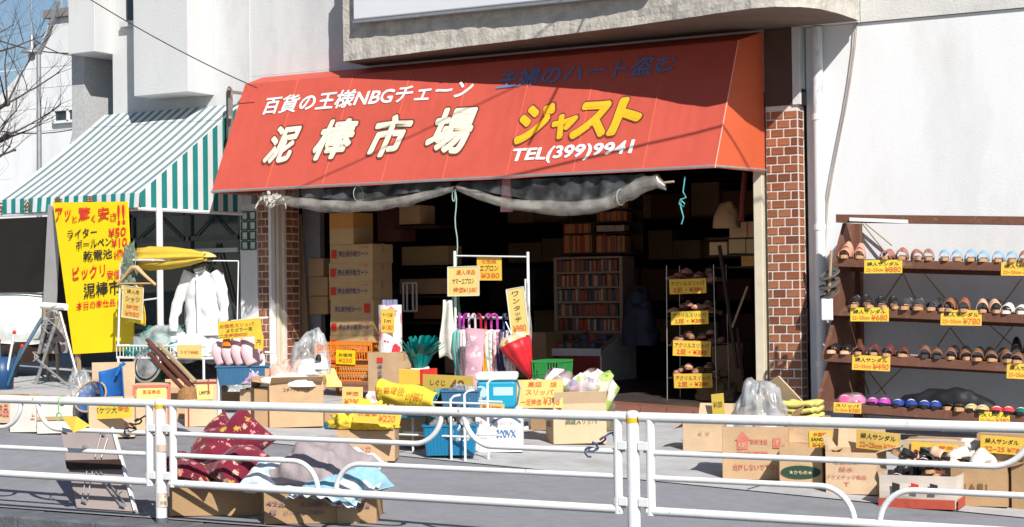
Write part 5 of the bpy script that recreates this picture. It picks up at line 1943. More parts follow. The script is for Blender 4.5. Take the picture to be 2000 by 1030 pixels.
tb2 = thing('small_box', 'small yellow and red box holding a teal film bundle', 'box', ((x0 + x1) / 2, by + 0.6, z0))
b = MB()
b.box(-(x1 - x0) / 2, (x1 - x0) / 2, -0.09, 0.09, 0, z1 - z0)
b.build('body', m_yellow, tb2, bevel=0.004)
b = MB()
b.box((x1 - x0) / 2 - 0.03, (x1 - x0) / 2 + 0.002, -0.092, 0.092, -0.001, z1 - z0 + 0.002)
b.build('side_label', i_red, tb2)
carton('plain carton carrying the small yellow box with teal bundle', 770, 835, 752, 830, 0.3, by + 0.48, 0, m_card3, False, (), None, on=zg(-8, by) + 0.008)
tl = thing('teal_bundle', 'teal plastic film bundle fanning out of the small yellow box', 'bundle', (tb2.location.x + 0.02, tb2.location.y, tb2.location.z + (z1 - z0)))
q = MB()
for k in range(90):
    a = random.uniform(0, 6.283)
    sp_ = random.uniform(0.0, 1.0)
    hh_ = random.uniform(0.14, 0.25)
    r0_, r1_ = 0.05 * sp_, 0.06 + 0.10 * sp_
    p0_ = Vector((r0_ * math.cos(a), r0_ * math.sin(a), 0.0))
    p1_ = Vector((r1_ * 0.6 * math.cos(a), r1_ * 0.6 * math.sin(a), hh_ * 0.6))
    p2_ = Vector((r1_ * math.cos(a) * 1.1 + 0.02, r1_ * math.sin(a) * 1.1, hh_))
    tw_ = Vector((-math.sin(a), math.cos(a), random.uniform(-.3, .3))) * random.uniform(0.012, 0.03)
    q.poly(p0_ - tw_ * 0.5, p0_ + tw_ * 0.5, p1_ + tw_, p1_ - tw_)
    q.poly(p1_ - tw_, p1_ + tw_, p2_ + tw_ * 0.3, p2_ - tw_ * 0.6)
q.build('film', mat('teal_film', (0.0, 0.24, 0.22), 0.3, 0.3, 12, spec=0.6, transl=0.3), tl)
q = MB()
q.tube(arc((0, 0, 0.0), 0.062, 0, 2 * math.pi, 18, (1, 0, 0), (0, 0.9, 0.1)), 0.014, 6)
q.build('collar', m_boxwhite, tl, smooth=True)

# umbrella stand -------------------------------------------------------
UY = 12.35
xa, za = at(888, 500, UY)
xb, zb = at(1031, 502, UY)
us = thing('umbrella_stand', 'white tube hanging stand full of umbrellas before the dark doorway', 'stand', ((xa + xb) / 2, UY, zg(xa, UY)))
lx = us.location
b = MB()
b.tube([(xa - lx.x, 0, za - lx.z), (xb - lx.x, 0, zb - lx.z)], 0.007, 8)
b.build('top_bar', m_wire, us, smooth=True)
b = MB()
zbar = at(960, 620, UY)[1] - lx.z
b.tube([(xa - lx.x, 0, zbar), (xb - lx.x, 0, zbar - 0.01)], 0.011, 8)
b.build('hanging_bar', m_wire, us, smooth=True)
for xx in (xa, xb):
    b = MB()
    b.tube([(xx - lx.x, 0, zg(xx, UY) - lx.z), (xx - lx.x, 0, (za if xx == xa else zb) - lx.z + 0.04)], 0.012, 10)
    b.build('post', m_white, us, smooth=True)
    b = MB()
    b.bar((xx - lx.x, -0.25, zg(xx, UY) - lx.z + 0.015), (xx - lx.x, 0.25, zg(xx, UY) - lx.z + 0.015), 0.03, 0.03)
    b.build('foot', m_white, us)


def umbrella(label, px, cloth, handle, L=0.62, r=0.045, lean=0.0, grp='umbrellas on the white stand', y=UY, sc_=1.0, dz=0.0):
    x, z = at(px, 620, y)
    t = thing('umbrella', label, 'umbrella', (x, y - 0.03, z + dz), random.uniform(0, 6), grp)
    t.rotation_euler = (0, lean, random.uniform(0, 6))
    # hook over the bar, shaft, pleated canopy
    b = MB()
    b.tube([(0.0, 0, -0.12), (0, 0, 0.0)] + arc((0.026, 0, 0.0), 0.026, math.pi, 0.1, 8, (1, 0, 0), (0, 0, 1)), 0.011, 8)
    b.build('handle', handle, t, smooth=True)
    b = MB()
    b.tube([(0, 0, -0.10), (0, 0, -0.2 - L)], 0.006, 6)
    b.lathe([(0.001, -0.2 - L), (0.008, -0.2 - L + 0.01), (0.008, -0.2 - L + 0.05)], 8)
    b.build('shaft', m_steel, t)
    b = MB()
    b.lathe([(0.010, -0.2 - L + 0.05), (r * 0.45, -0.2 - L * 0.72), (r * 0.8, -0.2 - L * 0.42), (r * 1.1, -0.2 - 0.05), (r * 0.9, -0.12), (0.012, -0.10)], 32, wob=lambda a, i: 1 + 0.22 * math.sin(a * 8 + i * 0.5) * (1 if 0 < i < 5 else 0))
    b.build('canopy', cloth, t, smooth=True)


c_navy = fab('navy_nylon', (0.02, 0.03, 0.10), 0.5)
c_red = fab('crimson_nylon', (0.60, 0.02, 0.03), 0.45)
c_yel = fab('golden_nylon', (0.78, 0.36, 0.01), 0.5)
c_pnk = floral('pink_print_nylon', (0.72, 0.48, 0.48), [(0.75, 0.7, 0.66), (0.62, 0.14, 0.24)], (0.7, 0.5, 0.2), 22, 0.4)
c_wht = floral('white_print_nylon', (0.74, 0.72, 0.68), [(0.70, 0.30, 0.30), (0.3, 0.5, 0.4)], (0.7, 0.4, 0.1), 24, 0.4)
c_teal = fab('sea_green_nylon', (0.10, 0.36, 0.32), 0.5)
h_pur = fab('purple_plastic', (0.34, 0.03, 0.28), 0.3)
h_clr = fab('pale_lilac_plastic', (0.55, 0.42, 0.50), 0.25)
h_red = fab('dark_red_plastic', (0.30, 0.01, 0.03), 0.3)
h_nvy = fab('navy_plastic', (0.015, 0.03, 0.12), 0.3)
for px, cl_, hd, L, lab in ((901, c_teal, h_pur, 0.40, 'sea green furled umbrella with purple handle'), (909, c_pnk, h_pur, 0.45, 'pink print furled umbrella leftmost on the stand bar'),
                            (920, c_wht, h_clr, 0.48, 'white print furled umbrella with lilac handle'), (932, c_pnk, h_clr, 0.42, 'pink print furled umbrella with lilac handle'),
                            (943, c_red, h_red, 0.40, 'crimson furled umbrella with dark red handle'), (952, c_yel, h_red, 0.58, 'golden yellow furled umbrella in the middle of the stand'),
                            (963, c_wht, h_pur, 0.46, 'white print furled umbrella with purple handle'), (975, c_pnk, h_pur, 0.44, 'pink print furled umbrella right of the golden one'),
                            (987, c_navy, h_nvy, 0.55, 'navy furled umbrella with navy handle'), (999, c_wht, h_nvy, 0.42, 'white print furled umbrella with navy handle')):
    umbrella(lab, px, cl_, hd, L, 0.058)
# half-opened red umbrella
x, z = at(1002, 655, UY - 0.08)
t = thing('umbrella', 'half opened crimson umbrella slanting at the right of the stand', 'umbrella', (x, UY - 0.1, z), 0, 'umbrellas on the white stand')
t.rotation_euler = (0.1, -0.42, 0)
b = MB()
b.lathe([(0.125, -0.06), (0.11, -0.14), (0.06, -0.27), (0.010, -0.40)], 32, wob=lambda a, i: 1 + 0.10 * math.sin(a * 8) * (1 - i / 4))
b.build('canopy', c_red, t, smooth=True, solid=0.004)
b = MB()
b.lathe([(0.12, -0.07), (0.128, -0.035), (0.09, 0.0), (0.07, -0.06)], 32, wob=lambda a, i: 1 + 0.12 * math.sin(a * 8))
b.build('frill', floral('yellow_white_frill', (0.72, 0.52, 0.28), [(0.8, 0.74, 0.68), (0.75, 0.4, 0.05)], (0.7, 0.3, 0.05), 18, 0.5), t, smooth=True)
b = MB()
b.tube([(0, 0, -0.44), (0, 0, 0.12)], 0.006, 6)
b.build('shaft', m_steel, t)
# pink patterned long bag
x0, x1, z0, z1, yf = fit(906, 944, 642, 775, UY - 0.25)
t = thing('pattern_bag', 'long pink and white patterned bag standing before the umbrellas', 'bag', ((x0 + x1) / 2 - 0.01, yf, z0))
t.rotation_euler = (-0.03, 0.05, 0)
q = MB()
w, h = x1 - x0, z1 - z0
q.grid(lambda u, v: ((0.5 * w * (0.82 + 0.18 * v)) * math.cos(2 * math.pi * u), 0.035 * math.sin(2 * math.pi * u) + 0.006 * math.sin(v * 20 + u * 9), h * v), 28, 16)
q.build('bag', floral('pink_lace_print', (0.66, 0.36, 0.42), [(0.78, 0.72, 0.72), (0.76, 0.66, 0.68)], (0.62, 0.30, 0.36), 16, 0.38), t, smooth=True)
# apron and scarves on the left post
x0, x1, z0, z1, yf = fit(862, 896, 586, 700, UY - 0.03)


def drape(name, label, cat, x0, x1, z0, z1, y, m, amp=0.03, top=0.55, freq=14, seed=0.0):
    t = thing(name, label, cat, ((x0 + x1) / 2, y, z1))
    q = MB()
    w, h = x1 - x0, z1 - z0

    def fn(u, v):
        k = top + (1 - top) * min(1, v * 1.3)
        return ((u - 0.5) * w * k, amp * math.sin(u * freq + seed) * (0.3 + 0.7 * v) + 0.01 * math.sin(v * 6 + u * 3), -h * v + 0.02 * math.sin(u * 5 + seed) * v)
    q.grid(fn, 22, 14)
    q.build('cloth', m, t, smooth=True, solid=0.004)
    return t


drape('apron', 'cream white apron hanging on the left post of the umbrella stand', 'apron', x0, x1, z0, z1, UY - 0.06, fab('cream_cotton', (0.72, 0.68, 0.58), 0.85), 0.018, 0.5, 7)
x0, x1, z0, z1, yf = fit(872, 904, 560, 690, UY + 0.03)
drape('scarf', 'green and white scarf hanging behind the cream apron', 'scarf', x0, x1, z0, z1, UY + 0.05, floral('green_white_scarf', (0.06, 0.28, 0.10), [(0.76, 0.76, 0.72), (0.1, 0.12, 0.3)], (0.7, 0.7, 0.66), 9, 0.5), 0.03, 0.5, 11, 1.0)
x0, x1, z0, z1, yf = fit(1018, 1042, 545, 668, UY - 0.04)
drape('gift_bag', 'long clear plastic bag of goods hanging on the right post of the stand', 'bag', x0, x1, z0, z1, UY - 0.05, film('milky_bag', (0.72, 0.70, 0.68), 0.6), 0.03, 0.3, 9, 2.0)
price_card('square yellow card with white border hanging on the stand, left', 875, 936, 521, 578, UY - 0.08, [('婦人洋品', i_redfade, 0.58, 0.2, 0.6, 0.18), ('サマーエプロン', i_brown, 0.5, 0.5, 0.7, 0.2), ('特価¥1580', i_redfade, 0.55, 0.8, 0.75, 0.2)], m_yellow2, border=True)
price_card('dim yellow card taped to the stand top bar', 932, 980, 500, 548, UY + 0.02, [('七色組', i_redfade, 0.5, 0.22, 0.6, 0.18), ('エプロン', i_brown, 0.5, 0.5, 0.75, 0.24), ('¥380', i_redfade, 0.55, 0.8, 0.75, 0.22)], m_yellow)
price_card('long tilted yellow card hanging down the right post', 1000, 1034, 562, 656, UY - 0.1, [('ワ', i_brown, 0.5, 0.12, 0.4, 0.1), ('ン', i_brown, 0.5, 0.27, 0.4, 0.1), ('タ', i_brown, 0.5, 0.42, 0.4, 0.1), ('ッ', i_brown, 0.5, 0.55, 0.3, 0.07), ('チ', i_brown, 0.5, 0.66, 0.4, 0.1), ('¥980', i_redfade, 0.5, 0.85, 0.75, 0.16, 0.02)], m_yellow2, ry=-0.13, border=True)

# ================================================================ goods left of the doorway
# orange basket trolley
OY = 13.55
x0, x1, z0, z1, yf = fit(632, 715, 676, 790, OY)
ot = thing('orange_rack', 'orange plastic two-tier basket rack before the carton stack', 'rack', ((x0 + x1) / 2, OY + 0.17, zg(x0, OY)))
w = x1 - x0 + 0.16
for zz, hh in ((z1 - 0.13 - ot.location.z, 0.15), (0.16, 0.14)):
    q = MB()
    for kk in (0.0, 0.5, 1.0):
        zz2 = zz + hh * kk
        r = [(-w / 2, -0.17, zz2), (w / 2, -0.17, zz2), (w / 2, 0.17, zz2), (-w / 2, 0.17, zz2)]
        for i in range(4):
            q.bar(r[i], r[(i + 1) % 4], 0.014, 0.022 if kk == 1 else 0.012)
    for side in range(4):
        n = 22 if side % 2 == 0 else 12
        for j in range(n + 1):
            u = j / n
            r = [(-w / 2, -0.17), (w / 2, -0.17), (w / 2, 0.17), (-w / 2, 0.17)]
            p = Vector((*r[side], zz)).lerp(Vector((*r[(side + 1) % 4], zz)), u)
            q.bar(p, p + Vector((0, 0, hh)), 0.007, 0.007, (0, 1, 0))
    q.box(-w / 2, w / 2, -0.17, 0.17, zz - 0.006, zz)
    q.build('basket', m_orange, ot)
for sx in (-1, 1):
    for sy in (-1, 1):
        q = MB()
        q.box(sx * w / 2 - 0.014, sx * w / 2 + 0.014, sy * 0.17 - 0.014, sy * 0.17 + 0.014, 0, z1 - ot.location.z + 0.02)
        q.build('post', m_orange, ot, bevel=0.004)
cloth_heap('film_parcel', 'grey film parcels lying on the lower tier of the orange rack', 'parcel', (ot.location.x + 0.05, ot.location.y, ot.location.z + 0.30), 0.42, 0.26, 0.10, f_grey, 41, 0, 0.25, 4)
cloth_heap('boxed_goods', 'reddish packs heaped in the upper orange basket', 'goods', (ot.location.x, ot.location.y, z1 - 0.11), 0.44, 0.26, 0.11, fab('red_brown_packs', (0.42, 0.14, 0.05)), 42, 0, 0.3, 5)
price_card('yellow card on the front of the upper orange basket', 656, 694, 684, 712, OY - 0.02, [('お徳用', i_brown, 0.5, 0.35, 0.7, 0.25), ('¥250', i_redfade, 0.5, 0.72, 0.7, 0.3)], m_ysign)
# big cartons with plastic bag
tq = carton('wide carton with open top and pink paper before the left pier', 528, 632, 748, 838, 0.40, None, 0.30, m_card, True, [('f', 60, 0.1), ('l', 80, 0.12), ('b', 0, 0.1)], None, face=0.12)
bprint(tq, 'スポーツシューズ', i_brown, 0.5, 0.85, 0.5, 0.09)
cloth_heap('white_packets', 'white paper packets lying on the wide carton', 'packets', (tq.location.x + 0.03, tq.location.y - 0.1, tq.location.z + tq['h'] - 0.03), 0.46, 0.24, 0.09, m_boxwhite, 43, 0.3, 0.22, 4)
cloth_heap('pink_paper', 'crumpled pink tissue paper filling the wide carton', 'paper', (tq.location.x - 0.05, tq.location.y + 0.08, tq.location.z + tq['h'] - 0.12), 0.46, 0.36, 0.26, fab('pink_tissue', (0.75, 0.42, 0.34), 0.8), 44, 0.3, 0.2, 4)
px_ = Vector(tq.location)
cloth_heap('plastic_bag', 'clear plastic bag with grey and white goods on the wide carton', 'bag', (px_.x + 0.10, px_.y + 0.1, px_.z + tq['h'] + 0.05), 0.34, 0.28, 0.32, f_clear, 45, 0, 0.25, 3)
t = thing('toy_figure', 'white plush toy wrapped inside the clear bag on the wide carton', 'toy', (px_.x + 0.12, px_.y + 0.05, px_.z + tq['h'] + 0.06), 0.6)
b = blob(0.2, 0.14, 0.12, 3, 12, 0.1)
b.build('body', fab('white_plush', (0.75, 0.73, 0.70), 0.9), t, smooth=True)
b = blob(0.12, 0.11, 0.10, 6, 12, 0.08)
b.v = [(x + 0.1, y - 0.04, z + 0.04) for x, y, z in b.v]
b.build('head', fab('white_plush', (0.75, 0.73, 0.70), 0.9), t, smooth=True)
for s in (-1, 1):
    b = blob(0.05, 0.04, 0.05, s + 9, 8, 0.1)
    b.v = [(x + 0.08, y - 0.04 + s * 0.05, z + 0.11) for x, y, z in b.v]
    b.build('ear', m_black, t, smooth=True)
cloth_heap('yellow_packets', 'yellow packet row behind the wide carton', 'packets', (px_.x - 0.05, px_.y + 0.35, px_.z + tq['h'] - 0.06), 0.5, 0.12, 0.16, m_yellow2, 46, 0.2, 0.12, 3)

# slipper stand with blue tray
SY = gr(470, 815)[1]
x0, x1, z0, z1, yf = fit(424, 522, 718, 752, SY)
tr = tray('blue tray on white wire legs full of pink slippers', 424, 524, 716, 752, SY, 0.30, m_blue2, 'display_tray')
for sx in (-1, 1):
    for sy in (-1, 1):
        b = MB()
        lx_, ly_ = sx * 0.2, sy * 0.12
        b.tube([(lx_, ly_, zg(x0, SY) - tr.location.z), (lx_, ly_, 0.12)], 0.011, 8)
        b.build('leg', m_wire, tr, smooth=True)
b = MB()
b.tube([((x1 - x0) / 2 * 0.95, -0.12, 0.0), ((x1 - x0) / 2 * 1.05, -0.12, 0.22), ((x1 - x0) / 2 * 1.0, -0.12, 0.26), ((x1 - x0) / 2 * 0.7, -0.12, 0.27)], 0.010, 8)
b.build('wire_loop', m_wire, tr, smooth=True)
m_pk = fab('pale_pink_slipper', (0.76, 0.48, 0.50), 0.85)
m_pw = fab('white_slipper_sole', (0.78, 0.74, 0.72), 0.7)
for k in range(6):
    t = thing('slipper', ('first', 'second', 'third', 'fourth', 'left rear', 'right rear')[k] + ' pale pink slipper standing on end in the blue tray', 'slipper', (tr.location.x - (x1 - x0) * 0.36 + k % 4 * 0.105 + (0.12 if k > 3 else 0), tr.location.y - 0.03 + (0.11 if k > 3 else 0), tr.location.z + 0.20 + (0.07 if k > 3 else 0)), 0, 'pink slippers in the blue tray')
    t.rotation_euler = (1.25, -0.30, 1.15)
    t.scale = (1.35, 1.3, 1.35)
    b = MB()
    out = [(x * 1.25, y * 1.1) for x, y in sole_outline(1)]
    b.prism(out, 0, 0.016)
    b.build('sole', m_pw, t, bevel=0.004)
    b = MB()

    def fn(u, v):
        a = math.radians(-100 + 200 * u)
        y = 0.122 - 0.15 * v
        r = math.sin(math.pi / 2 * min(1, (v + 0.05) * 1.8)) ** 0.6
        return Vector((0.056 * r * math.sin(a), y, 0.010 + max(0, 0.045 * r * math.cos(a))))
    b.grid(fn, 12, 8)
    b.build('upper', m_pk, t, smooth=True, solid=0.008)
cloth_heap('wrapped_slippers', 'pink film-wrapped slippers lying deep in the blue tray', 'goods', (tr.location.x, tr.location.y, tr.location.z + 0.01), 0.5, 0.24, 0.13, floral('pink_film_pack', (0.42, 0.30, 0.45), [(0.75, 0.66, 0.7), (0.66, 0.25, 0.36)], (0.8, 0.75, 0.75), 25, 0.45), 47, 0, 0.25, 5)
price_card('yellow sign with a hanging tail above the pink slippers', 427, 512, 625, 660, SY - 0.02, [('お徳用スリッパ', i_redfade, 0.45, 0.28, 0.8, 0.22), ('よりどり一足', i_brown, 0.5, 0.55, 0.6, 0.2), ('二足特価¥500', i_redfade, 0.35, 0.82, 0.65, 0.2)], m_yellow, rz=0.0, ry=-0.06)
price_card('narrow yellow strip hanging from the slipper sign', 497, 514, 655, 682, SY - 0.025, [('円', i_brown, 0.5, 0.5, 0.5, 0.35)], m_yellow)
b = MB()
xx, zz = at(455, 640, SY + 0.1)
b.tube([(xx, SY + 0.1, tr.location.z), (xx, SY + 0.1, zz + 0.06), (xx + 0.3, SY + 0.1, zz + 0.08)], 0.009, 6)
b.v = [(x - tr.location.x, y - tr.location.y, z - tr.location.z) for x, y, z in b.v]
b.build('sign_wire', m_wire, tr, smooth=True)
b = blob(0.09, 0.05, 0.08, 4, 10, 0.15)
o = tag(b.build('orange_tag', m_orange, None, smooth=True), 'small round orange tag among the pink slippers', 'tag')
o.location = (at(440, 668, SY)[0], SY + 0.02, at(440, 676, SY)[1])
t = carton('small carton under the blue slipper tray', 468, 510, 762, 800, 0.25, SY + 0.1, 0.1, m_card2, False, (), None, on=zg(-9.5, SY) + 0.008)

# red-taped cartons and baskets of brushes
CY = gr(390, 835)[1]
t = carton('upright carton bound with red string and a yellow label', 362, 424, 746, 836, 0.28, None, 0.12, m_card2, False, (), None, tape=False, face=0.0)
W, D, Hh = t['w'], t['d'], t['h']
q = MB()
for (a, c) in (((-W / 2, Hh * .99), (W / 2, Hh * .99)), ((-W / 2 + .03, 0), (-W / 2 + .03, Hh)), ((0.06, Hh * .75), (0.06, Hh * 1.05))):
    q.tube([(a[0], -D / 2 - 0.012, a[1]), (c[0], -D / 2 - 0.012, c[1])], 0.006, 5)
q.build('red_string', mat('red_string', (0.5, 0.08, 0.06), 0.8), t)
bpatch(t, m_yellow2, 0.62, 0.76, 0.5, 0.32, name='label_sheet')
bprint(t, 'LMP28', i_brown, 0.62, 0.76, 0.34, 0.09).location.y -= 0.003
t = carton('carton edged with red tape and a pale yellow sheet behind the taped post', 264, 331, 752, 852, 0.28, None, 0.02, m_card2, False, (), None, tape=False, face=-0.05)
W, D, Hh = t['w'], t['d'], t['h']
q = MB()
for s in (-1, 1):
    q.box(s * W / 2 - 0.012, s * W / 2 + 0.012, -D / 2 - 0.013, -D / 2 - 0.0115, 0, Hh)
q.box(-W / 2, W / 2, -D / 2 - 0.0145, -D / 2 - 0.0132, Hh - 0.02, Hh)
q.build('red_edge_tape', mat('red_edge_tape', (0.6, 0.16, 0.12), 0.5), t)
bpatch(t, m_yellow2, 0.5, 0.84, 0.84, 0.28, name='label_sheet')
bprint(t, '目玉商品', i_redfade, 0.5, 0.86, 0.5, 0.08).location.y -= 0.003
bx_l = Vector(t.location)
th_ = Hh
x, z = at(300, 735, bx_l.y + 0.1)
ml = thing('mesh_lid', 'round grey wire mesh lid in clear wrap on the red-edged carton', 'lid', (x, bx_l.y - 0.02, bx_l.z + th_ + 0.015))
ml.rotation_euler = (-0.25, 0.12, 0)
q = MB()
q.tube(arc((0, 0, 0.13), 0.13, 0, 2 * math.pi, 28, (1, 0, 0), (0, 0, 1)), 0.010, 6)
q.tube(arc((0, 0, 0.13), 0.10, 0, 2 * math.pi, 28, (1, 0, 0), (0, 0, 1)), 0.006, 6)
q.build('ring', m_steel, ml, smooth=True)
q = MB()
q.lathe([(0.001, 0.02), (0.06, 0.016), (0.10, 0.0)], 24, M=Matrix.Translation((0, -0.005, 0.13)) @ Matrix.Rotation(math.pi / 2, 4, 'X'))
q.build('dome', f_grey, ml, smooth=True)
# brown wooden bars leaning
t = thing('wooden_bars', 'dark brown wooden slats tied together, leaning to the right', 'slats', (at(378, 770, bx_l.y + 0.05)[0], bx_l.y + 0.05, 0.45))
xa, za = at(300, 690, bx_l.y + 0.05)
xb, zb = at(372, 765, bx_l.y + 0.05)
for k, (dx, dz, ext) in enumerate(((0, 0, 0), (0.03, 0.035, 0.06), (0.055, 0.075, -0.02), (0.02, 0.03, 0.12))):
    q = MB()
    a, c = Vector((xa + dx, bx_l.y + 0.02 * k, za + dz)), Vector((xb + dx, bx_l.y + 0.02 * k, zb + dz))
    dd = (c - a).normalized()
    q.bar(a - dd * max(0, ext), c, 0.018, 0.035, (0, 1, 0))
    q.v = [(x - t.location.x, y - t.location.y, z - t.location.z) for x, y, z in q.v]
    q.build('slat', mat('dark_red_wood', (0.13, 0.045, 0.03), 0.5) if k != 2 else m_wood, t)
q = blob(0.16, 0.12, 0.10, 3, 10, 0.2)
o = tag(q.build('wicker_lump', mat('brown_wicker', (0.30, 0.15, 0.06), 0.85, 0.3, 40), None, smooth=True), 'brown wicker bundle at the foot of the leaning slats', 'bundle')
o.location = (at(362, 768, bx_l.y)[0], bx_l.y + 0.02, at(362, 780, bx_l.y)[1])
# carton with blue scoops
t = carton('torn-topped carton with yellow sign holding blue plastic ware', 176, 262, 775, 858, 0.34, None, 0.05, m_card2, True, [('b', -4, 0.24)], None, face=-0.05)
bcl = Vector(t.location)
bprint(t, '水糸', i_pink, 0.86, 0.30, 0.18, 0.12)
price_card('yellow paper sign lettered in brown on the blue-ware carton', 172, 258, 785, 818, bcl.y - 0.2, [('バケツ大', i_brown, 0.4, 0.5, 0.55, 0.4), ('特価', i_redfade, 0.82, 0.45, 0.25, 0.4)], m_yellow, ry=-0.03)
sc1 = thing('blue_scoop', 'bright blue plastic dustpan sticking up from the carton', 'dustpan', (at(234, 765, bcl.y)[0], bcl.y - 0.08, at(234, 785, bcl.y)[1]))
q = MB()
q.grid(lambda u, v: ((u - 0.5) * 0.23, 0.05 * (1 - (2 * u - 1) ** 2) - 0.02 * v, 0.26 * v * (0.82 + 0.22 * u) + 0.01), 12, 8)
q.build('pan', m_blue, sc1, smooth=True, solid=0.008)
q = MB()
q.tube([(0.04, 0.0, 0.2), (0.07, 0.02, 0.27), (0.09, 0.04, 0.29)], 0.014, 8)
q.build('grip', m_blue, sc1, smooth=True)
bk = thing('bucket', 'translucent bucket with blue ribs and tan rim lying beside the dustpan', 'bucket', (at(182, 765, bcl.y - 0.1)[0], bcl.y - 0.05, at(182, 790, bcl.y - 0.1)[1]))
bk.rotation_euler = (1.0, 0.3, 0)
q = MB()
q.lathe([(0.08, -0.16), (0.10, 0.0), (0.125, 0.12)], 24)
q.build('wall', film('blue_film_plastic', (0.06, 0.20, 0.55), 0.7), bk, smooth=True, solid=0.004)
q = MB()
q.tube(arc((0, 0, 0.12), 0.127, 0, 2 * math.pi, 26, (1, 0, 0), (0, 1, 0)), 0.008, 6)
q.build('rim', m_wood, bk, smooth=True)
cloth_heap('wrapped_brush', 'clear-wrapped blue brush heads left of the bucket', 'goods', (at(160, 760, bcl.y)[0], bcl.y - 0.02, at(160, 790, bcl.y)[1]), 0.2, 0.2, 0.24, f_clear, 50, 0, 0.3, 4)
b = MB()
x0, x1, z0, z1, yf = fit(146, 172, 778, 815, bcl.y + 0.1)
b.box(x0, x1, yf, yf + 0.2, zg(x0, yf), z1)
tag(b.build('navy_box', fab('navy_carton', (0.02, 0.04, 0.09)), None, bevel=0.006), 'small navy box between the whitish cartons and the blue-ware carton', 'box')
# whitish cartons at far left
t = carton('whitish carton with red and black print at the left', 12, 66, 782, 846, 0.34, None, 0.45, m_cardgrey, False, (), None)
bprint(t, '上', i_pink, 0.62, 0.5, 0.14, 0.2)
bprint(t, '日用品', i_brown, 0.85, 0.42, 0.1, 0.3)
t = carton('whitish carton with brown taped edges beside the navy box', 74, 146, 778, 850, 0.36, None, -0.05, m_cardgrey, False, (), None, face=-0.1)
q = MB()
W, D, Hh = t['w'], t['d'], t['h']
q.box(-W / 2, W / 2, -D / 2 - 0.013, -D / 2 - 0.0115, Hh * 0.38, Hh * 0.48)
q.build('tape', m_tape, t)
t = carton('carton with red handwriting cut by the left edge', -60, 14, 775, 828, 0.34, None, 0.2, m_card2, False, (), None)
bprint(t, '特価品', i_pink, 0.7, 0.5, 0.4, 0.5)

# hanger rack with wire table -----------------------------------------
HY = 12.2
xl_, zl_ = at(236, 508, HY)
hr = thing('hanger_rack', 'white wire hanger rack with a basket table under the striped awning', 'rack', (at(320, 700, HY)[0], HY, zg(-11, HY)))
L0 = hr.location
x0, x1, z0, z1, yf = fit(228, 418, 676, 700, HY)
w0, w1, tz0, tz1 = x0 - L0.x, x1 - L0.x, z0 - L0.z, z1 - L0.z
dep_ = 0.55
q = MB()
for zz in (tz0, tz1):
    q.tube([(w0, 0, zz), (w1 - 0.1, 0, zz - 0.0), (w1, dep_, zz), (w0 + 0.1, dep_, zz), (w0, 0, zz)], 0.009, 6)
for side, n in (((Vector((w0, 0, 0)), Vector((w1 - 0.1, 0, 0))), 26), ((Vector((w1 - 0.1, 0, 0)), Vector((w1, dep_, 0))), 14)):
    for j in range(n + 1):
        p = side[0].lerp(side[1], j / n)
        q.tube([(p.x, p.y, tz0), (p.x, p.y, tz1)], 0.004, 5)
q.build('basket_wires', m_wire, hr)
q = MB()
q.poly((w0, 0.01, tz0 + 0.01), (w1 - 0.1, 0.01, tz0 + 0.01), (w1, dep_, tz0 + 0.01), (w0 + 0.1, dep_, tz0 + 0.01))
q.build('basket_bottom', m_wire, hr, solid=0.006)
for (lx_, ly_) in ((w0 + 0.02, 0), (w1 - 0.12, 0), (w1 - 0.02, dep_), (w0 + 0.12, dep_)):
    q = MB()
    q.tube([(lx_, ly_, 0), (lx_, ly_, tz0)], 0.012, 8)
    q.build('leg', m_wire, hr, smooth=True)
topz = zl_ - L0.z
tx1 = at(300, 512, HY)[0] - L0.x
q = MB()
q.tube([(w0 + 0.02, 0, tz1), (w0 + 0.06, 0, topz - 0.03), (w0 + 0.09, 0, topz), (tx1, 0.0, topz - 0.01)], 0.011, 8)
q.tube([(tx1, 0, topz - 0.01), (tx1 + 0.75, 0.3, topz - 0.03)], 0.006, 8)
q.tube([(w0 + 0.10, 0.0, topz - 0.40), (tx1 + 0.06, 0, topz - 0.36)], 0.008, 8)
q.build('hanging_bar', m_wire, hr, smooth=True)
q = MB()
q.tube([(tx1 + 0.72, 0.3, tz1), (tx1 + 0.75, 0.3, topz - 0.03)], 0.006, 8)
q.build('rear_post', m_wire, hr, smooth=True)
# goods on it: teal bags
for k in range(5):
    x = w0 + 0.10 + k * 0.115
    t = thing('folded_bag', 'dark green folded bag in clear film, row of alike ones on the wire table', 'bag', (L0.x + x, HY + 0.22, L0.z + tz0 + 0.13), 0, 'green bags on the wire table')
    t.rotation_euler = (0.50, 0.22, 0.30)
    q = MB()
    q.box(-0.045, 0.045, -0.25, 0.25, 0, 0.05)
    q.build('bag', mat('dark_teal_cloth', (0.01, 0.15, 0.12), 0.45), t, bevel=0.012)
    q = MB()
    q.box(0.047, 0.060, -0.25, 0.25, 0, 0.055)
    q.build('film_edge', f_clear, t)
cloth_heap('film_sheet', 'sheet of clear film laid over the green bags', 'film', (L0.x + w0 + 0.36, HY + 0.26, L0.z + tz0 + 0.02), 0.62, 0.46, 0.26, f_clear, 61, 0.2, 0.15, 3)
cloth_heap('white_shirts', 'pile of folded white shirts on the right half of the wire table', 'shirts', (L0.x + w1 - 0.40, HY + 0.32, L0.z + tz0 + 0.02), 0.74, 0.5, 0.20, fab('white_cotton', (0.74, 0.74, 0.75), 0.85), 62, 0.2, 0.24, 4)
price_card('pale yellow card hanging on the front of the wire table', 347, 394, 674, 700, HY - 0.02, [('シャツ¥480', i_redfade, 0.5, 0.55, 0.75, 0.3)], m_yellow2)
